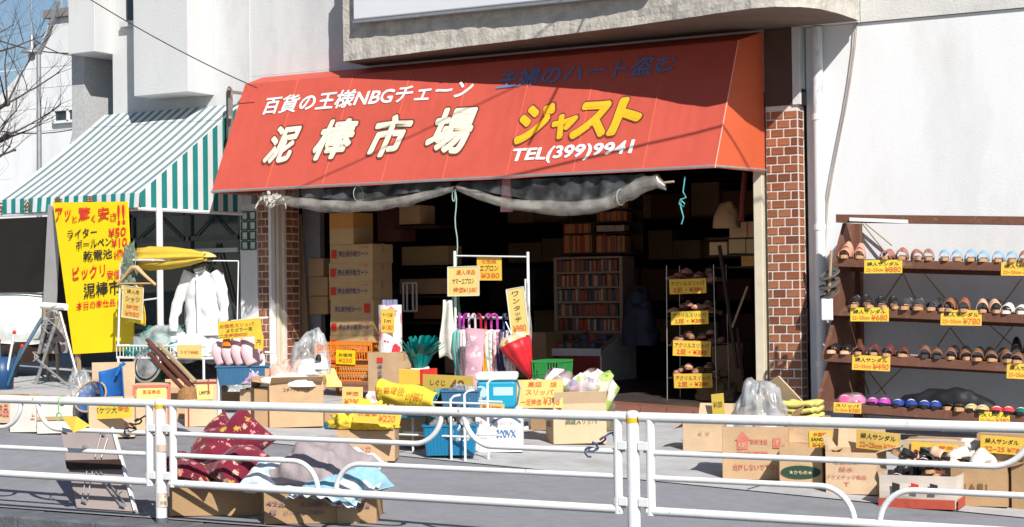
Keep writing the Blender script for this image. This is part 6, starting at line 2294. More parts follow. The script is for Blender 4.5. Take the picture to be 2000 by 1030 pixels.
# wooden hanger with cloth
x, z = at(266, 518, HY - 0.02)
t = thing('wooden_hanger', 'pale wooden coat hanger on the rack bar', 'hanger', (x, HY - 0.03, z))
q = MB()
q.tube([(0.24, 0.0, -0.185), (0.12, -0.005, -0.10), (0.03, -0.01, -0.025), (-0.03, -0.01, -0.022), (-0.12, -0.005, -0.095), (-0.22, 0, -0.175)], [0.013, 0.016, 0.022, 0.022, 0.016, 0.013], 8)
q.build('shoulders', fab('pale_wood', (0.62, 0.40, 0.20)), t, smooth=True)
q = MB()
q.tube([(-0.2, 0, -0.17), (0.22, 0, -0.172)], 0.008, 6)
q.build('crossbar', fab('pale_wood', (0.62, 0.40, 0.20)), t, smooth=True)
q = MB()
q.tube([(0, 0, -0.02), (0, 0, 0.03)] + arc((0.02, 0, 0.04), 0.02, math.pi, 0, 6, (1, 0, 0), (0, 0, 1)), 0.004, 6)
q.build('hook', m_steel, t)
price_card('yellow lettered card hanging beneath the wooden hanger', 238, 278, 560, 622, HY - 0.05, [('婦人用', i_brown, 0.5, 0.16, 0.6, 0.14), ('シャツ', i_brown, 0.5, 0.4, 0.7, 0.18), ('特価', i_redfade, 0.5, 0.65, 0.6, 0.16), ('¥980', i_redfade, 0.5, 0.87, 0.7, 0.16)], m_yellow, ry=0.1, border=True)
drape('yellow_cloth', 'yellow cloth hanging behind the lettered card on the rack', 'cloth', *[v for v in fit(242, 283, 555, 633, HY + 0.03)[:4]], HY + 0.04, m_ycloth, 0.02, 0.8, 10)
# yellow folded parasol across the top
x0, x1, z0, z1, yf = fit(262, 406, 484, 524, HY + 0.1)
t = thing('yellow_parasol', 'folded yellow parasol lying across the top of the hanger rack', 'parasol', ((x0 + x1) / 2, HY + 0.12, (z0 + z1) / 2))
Lp = x1 - x0
q = MB()
Mx = Matrix.Rotation(math.pi / 2, 4, 'Y')
q.lathe([(0.02, -Lp * 0.5), (0.085, -Lp * 0.46), (0.095, -Lp * 0.30), (0.085, 0.0), (0.065, Lp * 0.25), (0.03, Lp * 0.45)], 36, wob=lambda a, i: 1 + 0.22 * math.sin(a * 8 + i * 0.6), M=Mx)
q.build('canopy', mat('lemon_nylon', (0.78, 0.56, 0.07), 0.5, 0.08, 8, transl=0.2), t, smooth=True)
q = MB()
q.tube([(-Lp * 0.5, 0, -0.03), (0, 0, -0.045), (Lp * 0.42, 0, -0.02)], 0.008, 6)
q.build('pale_band', fab('cream_band', (0.75, 0.66, 0.40)), t)
q = blob(0.34, 0.2, 0.055, 7, 12, 0.15)
q.v = [(x + Lp * 0.30, y + 0.08, z + 0.0) for x, y, z in q.v]
q.build('pale_hood', mat('straw_cloth', (0.70, 0.55, 0.18), 0.8, 0.1, 20), t, smooth=True)
cloth_heap('tangled_cords', 'tangle of grey and green cords at the left end of the parasol', 'cords', (at(250, 560, HY)[0], HY + 0.02, at(250, 560, HY)[1]), 0.14, 0.1, 0.36, floral('tangled_green_cord', (0.10, 0.14, 0.10), [(0.35, 0.34, 0.28), (0.12, 0.22, 0.12)], (0.3, 0.2, 0.2), 40, 0.4), 71, 0, 0.5, 9)
# white shirt on black hanger ------------------------------------------
SHY = HY + 0.25
x0, x1, z0, z1, yf = fit(352, 442, 522, 655, SHY)
t = thing('white_shirt', 'white long-sleeved shirt hanging on a black hanger', 'shirt', ((x0 + x1) / 2, SHY, z1))
w, h = x1 - x0, z1 - z0
q = MB()


def shirt(u, v, s):
    sh = 0.5 * w * (0.46 + 0.34 * sst(v / 0.10)) if v < 0.1 else 0.5 * w * (0.80 - 0.04 * math.sin(v * 3))
    x = (2 * u - 1) * sh
    fold = 0.020 * math.sin(x * 30 + v * 2 + 2 * noise.noise(Vector((x * 3, v * 3, 0)))) * v + 0.03 * noise.noise(Vector((x * 7, v * 4, s))) + 0.018 * abs(noise.noise(Vector((x * 16 + v * 5, v * 5, s))))
    th = 0.075 * math.sqrt(max(0, 1 - (2 * u - 1) ** 2)) * (0.35 + 0.65 * min(1, v * 4))
    drop = 0.10 * abs(2 * u - 1) ** 1.3 * (1 - v)
    return (x, s * th + fold, -h * v - drop * 0.9)


q.grid(lambda u, v: shirt(u, v, -1), 26, 22)
q.grid(lambda u, v: shirt(1 - u, v, 1), 26, 22)
q.build('body', fab('white_knit', (0.80, 0.79, 0.77), 0.9, sheen=0.3), t, smooth=True)
for s, ln in ((-1, 0.92), (1, 0.78)):
    q = MB()
    P, R = [], []
    for i in range(12):
        u = i / 11
        P.append((s * (w * 0.27 + 0.13 * math.sin(u * 1.9) + (0.07 * u if s < 0 else -0.02 * u)), 0.01 - 0.05 * u, -0.06 - h * ln * u * 0.92))
        R.append(0.075 - 0.034 * u + 0.005 * math.sin(i * 2.1))
    q.tube(P, R, 16)
    q.v = [(x + 0.012 * noise.noise(Vector((x * 9, z * 14, 1))), y * 0.6 + 0.016 * noise.noise(Vector((x * 18, z * 9, 4))), z) for x, y, z in q.v]
    q.build('sleeve', fab('white_knit', (0.80, 0.79, 0.77), 0.9), t, smooth=True)
q = MB()
q.tube([(-0.05, -0.05, -0.025), (0, -0.075, -0.055), (0.06, -0.05, -0.02), (0.0, 0.04, 0.0), (-0.05, -0.05, -0.025)], 0.011, 8)
q.build('collar', fab('white_knit', (0.80, 0.79, 0.77), 0.9), t, smooth=True)
q = MB()
q.bar((0.012, -0.092, -0.07), (0.02, -0.085, -h * 0.97), 0.004, 0.03, (0, 1, 0))
q.build('placket', fab('white_knit_band', (0.72, 0.71, 0.69), 0.9), t)
for k_ in range(5):
    q = MB()
    q.lathe([(0.001, -0.003), (0.007, -0.002), (0.007, 0.002)], 10, M=Matrix.Translation((0.014, -0.097, -0.12 - h * 0.17 * k_)) @ Matrix.Rotation(math.pi / 2, 4, 'X'))
    q.build('button', fab('grey_button', (0.35, 0.34, 0.32), 0.4), t)
hg = thing('black_hanger', 'black plastic hanger in the white shirt', 'hanger', (t.location.x + 0.02, SHY, z1 + 0.03))
q = MB()
q.tube([(-0.16, 0, -0.05), (-0.05, 0, 0.0), (0.03, 0, 0.015), (0.20, -0.02, -0.055), (0.24, -0.02, -0.08)], 0.012, 8)
q.tube([(0, 0, 0.01), (0, 0, 0.06)] + arc((0.02, 0, 0.065), 0.02, math.pi, 0, 6, (1, 0, 0), (0, 0, 1)), 0.005, 6)
q.build('frame', m_blackgloss, hg, smooth=True)

# yellow sandwich board ---------------------------------------------------
YS = 12.55
xa, za = at(103, 396, YS + 0.10)
xb, zb = at(248, 394, YS + 0.10)
xc, zc = at(143, 692, YS)
xd, zd = at(262, 685, YS)
sb = thing('yellow_sign_board', 'tall bright yellow board sign with hand-painted red and black prices', 'sign', (xc, YS, zc))
tl_, tr_, bl_, br2_ = [Vector((p[0] - xc, dy, p[1] - zc)) for p, dy in (((xa, za), 0.10), ((xb, zb), 0.10), ((xc, zc), 0), ((xd, zd), 0))]
off_ = Vector((0, 0.018, 0))
b = MB()
b.add([bl_, br2_, tr_, tl_, bl_ + off_, br2_ + off_, tr_ + off_, tl_ + off_], [(0, 1, 2, 3), (7, 6, 5, 4), (1, 0, 4, 5), (2, 1, 5, 6), (3, 2, 6, 7), (0, 3, 7, 4)])
b.build('board', m_ysign, sb)
exv = (tr_ - tl_).normalized()


def sbt(s_, ink, l, r, hpx, bold=0.016):
    """lettering by the pixel centres of its two ends"""
    def on(p):
        x, z = at(p[0], p[1], YS + 0.10 * (692 - p[1]) / 296)
        v = (z - zc) / (za - zc)
        return Vector((x - xc, 0.10 * v, z - zc))
    pl, pr = on(l), on(r)
    hh = hpx * (za - zc) / (692 - 396)
    n_ = Vector((0, -1, 0))
    text(s_, ink, sb, (pl + pr) / 2 + n_ * 0.012, pr - pl, Vector((-0.10, 0.06, 1)), (pr - pl).length, hh, bold, 0, 0.0)


sbt('アッ', i_red, (110, 420), (139, 420), 28, 0.02)
sbt('と', i_red, (143, 428), (152, 428), 12)
sbt('驚', i_red, (155, 418), (178, 418), 26)
sbt('く', i_red, (180, 428), (188, 427), 14)
sbt('安', i_red, (193, 418), (215, 417), 26)
sbt('さ', i_red, (217, 424), (230, 423), 16)
sbt('!!', i_red, (231, 420), (246, 418), 38, 0.02)
sbt('ライター', i_black, (134, 457), (190, 455), 18)
sbt('¥50', i_red, (214, 454), (247, 453), 17)
sbt('ボールペン', i_black, (151, 477), (218, 474), 18)
sbt('¥10', i_red, (220, 474), (249, 473), 17)
sbt('乾電池', i_black, (165, 499), (220, 497), 20)
sbt('6個¥100', i_red, (225, 496), (262, 494), 18)
sbt('ビックリ', i_red, (144, 534), (206, 530), 26, 0.022)
sbt('安値', i_red, (211, 537), (236, 536), 18)
sbt('泥棒市場', i_black, (166, 566), (262, 560), 28, 0.02)
sbt('本日の奉仕品', i_red, (152, 596), (226, 593), 15)
for s in (0, 1):
    b = MB()
    p0 = (bl_ if s == 0 else br2_) + Vector((0.03 - 0.06 * s, 0.03, 0.1))
    b.bar(p0, p0 + Vector((0.0, 0.03, -(zc - zg(xc, YS)) - 0.1)), 0.03, 0.03)
    b.build('leg', m_wood, sb)
b = MB()
xr0, zr0 = at(107, 404, YS + 0.16)
xr1, zr1 = at(97, 604, YS + 0.34)
b.bar((xr0 - xc, 0.16, zr0 - zc), (xr1 - xc, 0.34, zr1 - zc), 0.17, 0.018, (0, 1, 0.1))
b.build('rear_board', mat('grey_rear_board', (0.40, 0.38, 0.37), 0.8), sb)
for dx_ in (-0.07, 0.07):
    b = MB()
    b.bar((xr1 - xc + dx_, 0.34, zr1 - zc + 0.05), (xr1 - xc + dx_ - 0.02, 0.40, zg(xc, YS + 0.4) - zc), 0.025, 0.025)
    b.build('rear_leg', m_wood, sb)
# folding stand of aluminium tubes
fs_ = thing('folding_stand', 'folding aluminium tube stand tied with string beside the yellow sign', 'stand', (at(110, 750, YS - 0.15)[0], YS - 0.15, zg(-12.3, YS)))
L1 = fs_.location


def fp(px, py, dy=0.0):
    x, z = at(px, py, L1.y + dy)
    return Vector((x - L1.x, dy, z - L1.z))


for a, c, dy0, dy1, r in (((117, 610), (160, 768), 0, -0.05, 0.014), ((112, 620), (66, 762), 0, 0.1, 0.016), ((116, 615), (72, 745), 0.05, 0.2, 0.012), ((70, 700), (155, 772), 0.05, -0.05, 0.012), ((150, 690), (132, 772), 0.2, 0.2, 0.010), ((98, 600), (76, 690), 0.05, 0.1, 0.018), ((60, 756), (82, 775), 0.1, 0.0, 0.012)):
    b = MB()
    b.tube([fp(*a, dy0), fp(*c, dy1)], r, 8)
    b.build('tube', m_steel, fs_, smooth=True)
b = MB()
b.tube([fp(82, 597), fp(129, 600)], 0.034, 12)
b.build('crosshead', m_white, fs_, smooth=True)
b = MB()
P = [fp(96 + 16 * math.sin(i * 1.7), 597 + i * 4.2 + 8 * math.cos(i * 2.3), -0.06 + 0.03 * math.sin(i * 3.1)) for i in range(14)]
b.tube(P, 0.004, 5)
P = [fp(70 + 6 * math.sin(i * 2.3), 690 + 6 * math.cos(i * 1.9) + i, -0.03) for i in range(12)]
b.tube(P, 0.006, 5)
b.build('string', fab('grey_string', (0.40, 0.38, 0.34)), fs_)
for px, py, dy in ((160, 770, -0.05), (66, 764, 0.1)):
    b = MB()
    p = fp(px, py, dy)
    b.tube([p, p + Vector((0, 0, 0.05))], 0.02, 8)
    b.build('rubber_foot', m_black, fs_)
cloth_heap('grey_bundle', 'grey cloth bundle stuffed inside the folding stand', 'bundle', (at(103, 690, YS + 0.1)[0], YS + 0.12, at(103, 690, YS + 0.1)[1]), 0.26, 0.2, 0.42, floral('grey_patched_cloth', (0.30, 0.27, 0.26), [(0.06, 0.05, 0.05), (0.36, 0.33, 0.32)], (0.05, 0.05, 0.05), 6, 0.5), 81, 0, 0.2, 2.5)
b = MB()
p0, p1 = at(75, 622, 12.4), at(32, 732, 12.4)
b.tube([(p0[0], 12.45, p0[1]), (p1[0], 12.3, p1[1])], 0.018, 8)
tag(b.build('blue_pole', fab('slate_blue_pole', (0.10, 0.15, 0.22)), None, smooth=True), 'slate blue pole leaning left of the folding stand', 'pole')
# white covered cart at the left edge
x0, x1, z0, z1, yf = fit(-110, 52, 575, 672, 12.9)
vc = thing('covered_cart', 'rounded white padded cover of a cart at the left edge', 'cart', ((x0 + x1) / 2, 13.2, zg(-13, 13)))
w, h = x1 - x0, z1 - z0
zo = z0 - vc.location.z
q = MB()


def cov(u, v):
    a = 2 * math.pi * u
    c, s_ = math.cos(a), math.sin(a)
    k = (abs(c) ** 4 + abs(s_) ** 4) ** (-0.25)
    prof = (0.86, 0.97, 1.0, 0.99, 0.95, 0.86)[min(5, int(v * 5.01))]
    return (w / 2 * c * k * prof, 0.3 * s_ * k * prof, zo + h * v + 0.01 * math.sin(a * 3 + v * 5))


q.grid(cov, 40, 10)
q.poly(*[cov(i / 40, 1.0) for i in range(40)])
q.build('cover', fab('white_vinyl_cover', (0.74, 0.77, 0.72), 0.45), vc, smooth=True)
q = MB()
q.tube([Vector(cov(i / 40, 0.99)) + Vector((0, 0, 0.006)) for i in range(41)], 0.010, 6)
q.build('piping', fab('dark_green_piping', (0.05, 0.07, 0.05)), vc)
q = MB()
q.box(-w / 2 * 0.8, w / 2 * 0.8, -0.24, 0.24, 0.18, zo + 0.02)
q.build('cart_body', m_darkwood, vc)
for sx in (-1, 1):
    q = MB()
    q.tube(arc((sx * w * 0.25, -0.26, 0.15), 0.13, 0, 2 * math.pi, 20, (1, 0, 0), (0, 0, 1)), 0.02, 8)
    q.build('wheel', m_black, vc, smooth=True)
# blue umbrella-like bundle at the very left
x, y, z = gr(8, 768)
t = thing('rod_holder', 'blue bucket with red-tipped rods at the left edge', 'bucket', (at(4, 760, 11.9)[0], 11.9, zg(-11.8, 11.9)))
q = MB()
q.lathe([(0.001, 0), (0.10, 0), (0.13, 0.34), (0.12, 0.34), (0.09, 0.02)], 20)
q.build('bucket', mat('dark_navy_plastic', (0.015, 0.06, 0.16), 0.4), t, smooth=True)
for k, (dx, lean_, hh) in enumerate(((-0.04, -0.05, 0.55), (0.02, 0.0, 0.5), (0.10, 0.12, 0.58), (0.16, 0.16, 0.45))):
    q = MB()
    q.tube([(dx * 0.5, -0.02, 0.05), (dx + lean_, -0.05, hh)], 0.012, 6)
    r_ = q.build('rod', m_blue2 if k % 2 else m_boxwhite, t, smooth=True)
    q = MB()
    q.lathe([(0.001, 0.02), (0.016, 0.01), (0.018, -0.01), (0.001, -0.025)], 10, M=Matrix.Translation((dx + lean_, -0.05, hh)))
    q.build('tip', i_red, r_, smooth=True)

x, z = at(378, 735, HY + 0.3)
cloth_heap('black_sack', 'black sack slumped in the shade under the wire table', 'sack', (x, HY + 0.3, zg(x, HY)), 0.6, 0.4, 0.34, m_black, 63, 0.2, 0.2, 2.4)
x, z = at(300, 735, HY + 0.4)
cloth_heap('green_pots', 'dark green plastic goods under the left of the wire table', 'goods', (x, HY + 0.4, zg(x, HY)), 0.4, 0.3, 0.3, fab('dark_green_plastic', (0.02, 0.06, 0.03), 0.4), 64, 0.2, 0.25, 3)
carton('narrow brown carton wedged left of the wide open carton', 498, 530, 758, 836, 0.3, gr(515, 838)[1] + 0.06, 0, m_card3, True, [('b', 10, 0.08)], None, face=0.1)
carton('plain carton standing behind the pink slipper tray', 432, 500, 770, 822, 0.3, SY + 0.42, 0, m_card3, False, (), None, on=zg(-9.6, SY) + 0.008, face=0.0)
carton('low carton with torn lid behind the red-bound carton', 330, 372, 762, 820, 0.3, CY + 0.35, 0, m_card, True, [('f', 100, 0.1), ('b', 20, 0.08)], None, face=0.1)
carton('flat carton lying between the wide carton and the orange rack', 634, 664, 800, 838, 0.3, gr(648, 840)[1] + 0.1, 0, m_card3, False, (), None, face=0.1)
t = carton('open carton with blue packets beside the yellow banner', 780, 832, 800, 868, 0.3, by + 0.32, 0, m_card, True, [('l', 70, 0.1), ('b', 10, 0.1)], None, on=zg(-8, by) + 0.008, face=0.0)
cloth_heap('blue_packets', 'blue and white packets heaped in the carton beside the banner', 'packets', (t.location.x, t.location.y, t.location.z + t['h'] - 0.06), 0.26, 0.24, 0.14, floral('blue_white_packet', (0.10, 0.22, 0.42), [(0.7, 0.7, 0.68), (0.5, 0.12, 0.1)], (0.7, 0.6, 0.1), 14, 0.5), 65, 0, 0.3, 5)
for k_, (px_a, py_a, w_a, cc, lab_) in enumerate(((204, 770, 0.14, (0.55, 0.55, 0.52), 'grey white enamel bowl stack behind the dustpan'), (446, 700, 0.12, (0.7, 0.5, 0.2), 'small straw basket left of the pink slippers'))):
    y_a = (bcl.y + 0.12) if k_ == 0 else SY + 0.15
    x, z = at(px_a, py_a, y_a)
    q = MB()
    for j_ in range(3):
        q.lathe([(0.02, 0.035 * j_), (w_a * 0.4, 0.01 + 0.035 * j_), (w_a * 0.5, 0.07 + 0.035 * j_), (w_a * 0.47, 0.07 + 0.035 * j_), (w_a * 0.38, 0.02 + 0.035 * j_)], 18)
    o = tag(q.build('bowl_stack' if k_ == 0 else 'straw_basket', fab('bowl_%d' % k_, cc, 0.5), None, smooth=True), lab_, 'bowls' if k_ == 0 else 'basket')
    o.location = (x, y_a, z)

FILL = (('rolled_mat', 'rolled green mat standing behind the pink tissue carton', 604, 700, 762, 0.10, (0.08, 0.20, 0.10)), ('rolled_mat', 'rolled beige mat standing left of the orange rack', 622, 690, 770, 0.09, (0.50, 0.40, 0.26)))
for nm_, lab_, px_a, pt_a, pb_a, d_a, cc in FILL:
    y_a = 13.25
    x, z0_ = at(px_a, pb_a, y_a)
    _, z1_ = at(px_a, pt_a, y_a)
    g_ = zg(x, y_a) + 0.008
    q = MB()
    q.tube([(x, y_a, g_), (x + 0.03, y_a + 0.02, z1_)], d_a / 2, 14)
    tag(q.build(nm_, fab(nm_ + lab_[7:12].strip(), cc, 0.8), None, smooth=True), lab_, 'mat')
for k_, (px_a, py_a, dy_, ww, dd_, hh, mm, nm_, lab_) in enumerate((
        (470, 775, -0.15, 0.26, 0.2, 0.16, f_grey, 'film_parcel', 'film-wrapped parcel at the foot of the slipper tray'),
        (345, 800, 0.0, 0.24, 0.2, 0.22, fab('brown_sacking', (0.30, 0.20, 0.11), 0.9), 'sacking_bundle', 'brown sacking bundle between the red-edged and red-bound cartons'),
        (705, 830, 0.25, 0.3, 0.25, 0.26, floral('pink_white_packets', (0.70, 0.62, 0.58), [(0.62, 0.2, 0.2), (0.75, 0.7, 0.5)], (0.2, 0.3, 0.5), 16, 0.5), 'packet_heap', 'heap of pink and white packets behind the yellow bag'),
        (1110, 850, 0.5, 0.3, 0.3, 0.3, fab('olive_canvas', (0.16, 0.15, 0.08), 0.9), 'canvas_bag', 'olive canvas bag behind the slipper carton'),
        (1350, 800, 0.6, 0.4, 0.3, 0.3, m_card3, 'torn_carton', 'torn brown carton heap behind the low open carton'))):
    x, y, z = gr(px_a, py_a)
    cloth_heap(nm_, lab_, 'goods', (x, y + dy_, zg(x, y + dy_) + 0.006), ww, dd_, hh, mm, 200 + k_ * 3, 0.3, 0.25, 4)

# ================================================================ by the fence: board, quilts
# grey folding table leaning, seen from below
tbx = thing('folding_table', 'grey board of a folded table leaning on the fence, legs folded flat', 'table', (at(195, 960, 7.62)[0], 7.62, zg(-7.3, 7.62) + 0.005))
L2 = tbx.location


def tp(px, py, v):
    y = 7.56 + 0.30 * v
    x, z = at(px, py, y)
    return Vector((x - L2.x, y - L2.y, z - L2.z))


c0, c1, c2, c3 = tp(150, 990, 0), tp(266, 1000, 0), tp(222, 838, 1), tp(117, 836, 1)
c0.z, c1.z = 0.0, 0.0
nrm_ = (c1 - c0).cross(c3 - c0).normalized()
b = MB()
b.add([c0, c1, c2, c3] + [p - nrm_ * 0.018 for p in (c0, c1, c2, c3)], [(0, 1, 2, 3), (7, 6, 5, 4), (1, 0, 4, 5), (2, 1, 5, 6), (3, 2, 6, 7), (0, 3, 7, 4)])
b.build('board', mat('grey_brown_board', (0.33, 0.27, 0.25), 0.7, 0.08, 5), tbx)
b = MB()
b.bar(c1 + nrm_ * 0.004, c2 + nrm_ * 0.004, 0.012, 0.03, nrm_)
b.build('edge_strip', m_white, tbx)


def on_t(u, v, k=0.02):
    return c0.lerp(c1, u).lerp(c3.lerp(c2, u), v) + nrm_ * k


b = MB()
p = [on_t(0.0, 0.46, 0.022), on_t(1.0, 0.50, 0.022), on_t(1.0, 0.60, 0.022), on_t(0.0, 0.56, 0.022)]
b.add(p + [x - nrm_ * 0.02 for x in p], [(0, 1, 2, 3), (1, 0, 4, 5), (2, 1, 5, 6), (3, 2, 6, 7), (0, 3, 7, 4)])
b.build('cross_bar', m_darkwood, tbx)
for (a, c) in (((0.14, 0.08), (0.34, 0.44)), ((0.24, 0.10), (0.44, 0.44)), ((0.78, 0.06), (0.50, 0.44)), ((0.86, 0.08), (0.58, 0.44)), ((0.75, 0.9), (0.55, 0.62)), ((0.86, 0.86), (0.66, 0.62))):
    b = MB()
    b.tube([on_t(*a, 0.014), on_t(*c, 0.014)], 0.005, 8)
    b.build('leg', m_steel, tbx, smooth=True)
for (u, v) in ((0.18, 0.07), (0.82, 0.05), (0.80, 0.92), (0.12, 0.95), (0.42, 0.74)):
    b = MB()
    p = on_t(u, v, 0.014)
    b.tube([p + Vector((-0.018, 0, 0.006)), p + Vector((0.018, 0, -0.006))], 0.012, 10)
    b.build('bracket', m_steel, tbx, smooth=True)
# yellow ticket hanging over the rail
b = MB()
pts = [at(122, 816, FY - 0.06), at(156, 814, FY - 0.06), at(190, 831, FY - 0.06), at(166, 843, FY - 0.06)]
q = [Vector((p[0], FY - 0.06 - 0.03 * i, p[1])) for i, p in enumerate(pts)]
b.add(q + [p + Vector((0, 0.004, 0.003)) for p in q], [(3, 2, 1, 0), (4, 5, 6, 7), (0, 1, 5, 4), (1, 2, 6, 5), (2, 3, 7, 6), (3, 0, 4, 7)])
tag(b.build('yellow_ticket', m_yellow, None), 'yellow price ticket tied slanting on the left fence panel', 'ticket')

# quilt cartons
BY = FY + 0.16
x0, x1, z0, z1, yf = fit(333, 514, 940, 1022, BY)
ca = carton('plain brown carton under the maroon floral quilt by the fence', 333, 514, 938, 1022, 0.30, BY + 0.12, 0.0, m_card3, False, (), 'cartons at the fence', on=0.012, face=-0.18)
cb_ = carton('brown carton with purple print under the pale blue quilt by the fence', 518, 738, 958, 1035, 0.32, BY + 0.12, 0.03, m_card3, False, (), 'cartons at the fence', on=0.008, face=-0.15)
for (s_, cx, cz, ww, hh) in (('42g', 0.10, 0.62, 0.16, 0.16), ('32袋入', 0.48, 0.58, 0.32, 0.17), ('⇧', 0.80, 0.78, 0.07, 0.22), ('天地無用', 0.90, 0.85, 0.16, 0.10), ('8', 0.08, 0.36, 0.07, 0.14), ('ピーナッツ菓子', 0.36, 0.34, 0.36, 0.12), ('©アシス製菓', 0.80, 0.52, 0.30, 0.12)):
    bprint(cb_, s_, mat('purple_print', (0.22, 0.13, 0.20), 0.8, 0.2, 30), cx, cz, ww, hh)
tape_ = MB()
W, D, Hh = cb_['w'], cb_['d'], cb_['h']
tape_.poly(*[(x, -D / 2 - 0.0125, z) for x, z in ((W * 0.16, 0), (W * 0.36, 0), (W * 0.32, Hh * 0.8), (W * 0.14, Hh * 0.95))])
tape_.build('torn_tape', m_tape, cb_)
m_maroon_f = floral('maroon_floral_quilt', (0.155, 0.006, 0.022), [(0.60, 0.22, 0.22), (0.48, 0.26, 0.04), (0.58, 0.36, 0.28)], (0.55, 0.40, 0.10), 19, 0.36)


def cushion(name, label, cat, loc, w, d, t_, m, rot, seed, folded=0.0, frill=None):
    t = thing(name, label, cat, loc)
    t.rotation_euler = rot
    b = MB()

    def fn(u, v, s):
        a, c = 2 * u - 1, 2 * v - 1
        pin = 1 - 0.10 * (1 - c * c) * abs(a) ** 3
        pin2 = 1 - 0.10 * (1 - a * a) * abs(c) ** 3
        th = t_ / 2 * (max(0, 1 - abs(a) ** 2.6) ** 0.55) * (max(0, 1 - abs(c) ** 2.6) ** 0.55)
        x, y = a * w / 2 * pin, c * d / 2 * pin2
        wr = 0.22 * t_ * noise.noise(Vector((x * 8 + seed, y * 8, s + seed))) + 0.16 * t_ * abs(noise.noise(Vector((x * 13 + y * 6 + seed, y * 5, 3 * s))))
        z = s * th + wr * min(1, th / t_ * 6)
        # the cushion droops or folds along its middle
        z -= folded * (abs(x) / (w / 2)) ** 1.6 * w * 0.35
        z += 0.02 * noise.noise(Vector((x * 4 + seed, y * 4, 7)))
        return (x * (1 - 0.18 * folded), y, z)
    n = 48
    b.grid(lambda u, v: fn(u, v, 1), n, n)
    b.grid(lambda u, v: fn(1 - u, v, -1), n, n)
    b.build('cover', m, t, smooth=True)
    q = MB()
    q.tube([Vector(fn(*p, 0)) for p in [(i / 16, 0) for i in range(16)] + [(1, i / 16) for i in range(16)] + [(1 - i / 16, 1) for i in range(16)] + [(0, 1 - i / 16) for i in range(17)]], 0.004, 5)
    q.build('seam', m, t, smooth=True)
    if frill:
        q = MB()
        P = []
        for i in range(121):
            k = i / 120 * 4
            e_, f_ = int(k) % 4, k - int(k)
            a, c = ((f_, 0), (1, f_), (1 - f_, 1), (0, 1 - f_))[e_]
            P.append((Vector(fn(a, c, 0)), Vector((2 * a - 1, 2 * c - 1, 0)).normalized(), i))
        for i in range(120):
            (p, o1, j), (p2, o2, j2) = P[i], P[i + 1]
            q.poly(p, p2, p2 + o2 * 0.035 + Vector((0, 0, 0.012 * math.sin(j2 * 1.1))), p + o1 * 0.035 + Vector((0, 0, 0.012 * math.sin(j * 1.1))))
        q.build('frill', frill, t, smooth=True, solid=0.003)
    return t


ta = Vector(ca.location)
zt_ = ca.location.z + ca['h'] + 0.012
R_ = math.radians


def cu(label, px, py, dy, w, d, t_, m, rot, seed, folded=0.0, name='floral_cushion', cat='cushion', frill=None, group=None):
    y = BY + dy
    x, z = at(px, py, y)
    o = cushion(name, label, cat, (x, y, z), w, d, t_, m, rot, seed, folded, frill)
    if group:
        o['group'] = group
    return o


G1 = 'maroon floral cushions on the plain carton'
cu('maroon floral cushion lying lowest at the left of the heap', 385, 912, 0.14, 0.34, 0.36, 0.15, m_maroon_f, (0.25, 0.10, 0.2), 1.0, 0.25, group=G1)
cu('maroon floral cushion lying at the front right of the heap', 462, 905, 0.16, 0.36, 0.34, 0.15, m_maroon_f, (0.35, 0.18, -0.3), 4.0, 0.35, group=G1)
cu('maroon floral cushion slung over the middle of the heap', 415, 872, 0.26, 0.34, 0.32, 0.13, m_maroon_f, (0.6, -0.35, 0.5), 7.0, 0.5, group=G1)
cu('maroon floral cushion standing on a corner at the back of the heap', 470, 858, 0.36, 0.30, 0.30, 0.12, m_maroon_f, (1.15, 0.75, 0.3), 11.0, 0.15, group=G1)
cu('small maroon floral cushion tilted behind, left of the standing one', 424, 848, 0.40, 0.20, 0.24, 0.10, m_maroon_f, (1.0, 0.5, -0.4), 15.0, 0.1, group=G1)
cu('maroon floral cushion peeping from under the heap beside the taped post', 352, 905, 0.20, 0.20, 0.24, 0.12, m_maroon_f, (0.2, 0.3, 0.6), 19.0, 0.3, group=G1)
m_gq = fab('grey_brown_quilt', (0.33, 0.275, 0.28), 0.9)
m_bq = floral('pale_blue_quilt', (0.26, 0.47, 0.56), [(0.74, 0.74, 0.70), (0.70, 0.72, 0.70)], (0.62, 0.5, 0.28), 6, 0.5)
m_wq = floral('white_blue_print', (0.72, 0.74, 0.76), [(0.34, 0.56, 0.66), (0.55, 0.66, 0.72)], (0.6, 0.62, 0.6), 8, 0.4)
cu('big grey brown quilted cushion domed on the printed carton', 622, 912, 0.25, 0.56, 0.46, 0.26, m_gq, (0.42, 0.10, 0.05), 23.0, 0.35, 'quilted_cushion', frill=m_wq)
cu('pale blue frilled cushion drooping over the front of the printed carton', 652, 945, 0.14, 0.40, 0.28, 0.11, m_bq, (0.30, 0.12, 0.1), 27.0, 0.3, 'frilled_cushion', frill=m_wq)
cu('white and pale blue cushion at the left end of the printed carton', 530, 930, 0.13, 0.32, 0.30, 0.14, m_wq, (0.45, 0.25, 0.25), 31.0, 0.4, 'pale_cushion')
cu('pale blue cushion corner at the right end of the printed carton', 704, 938, 0.28, 0.26, 0.28, 0.12, m_bq, (0.2, 0.3, -0.2), 35.0, 0.3, 'pale_cushion')

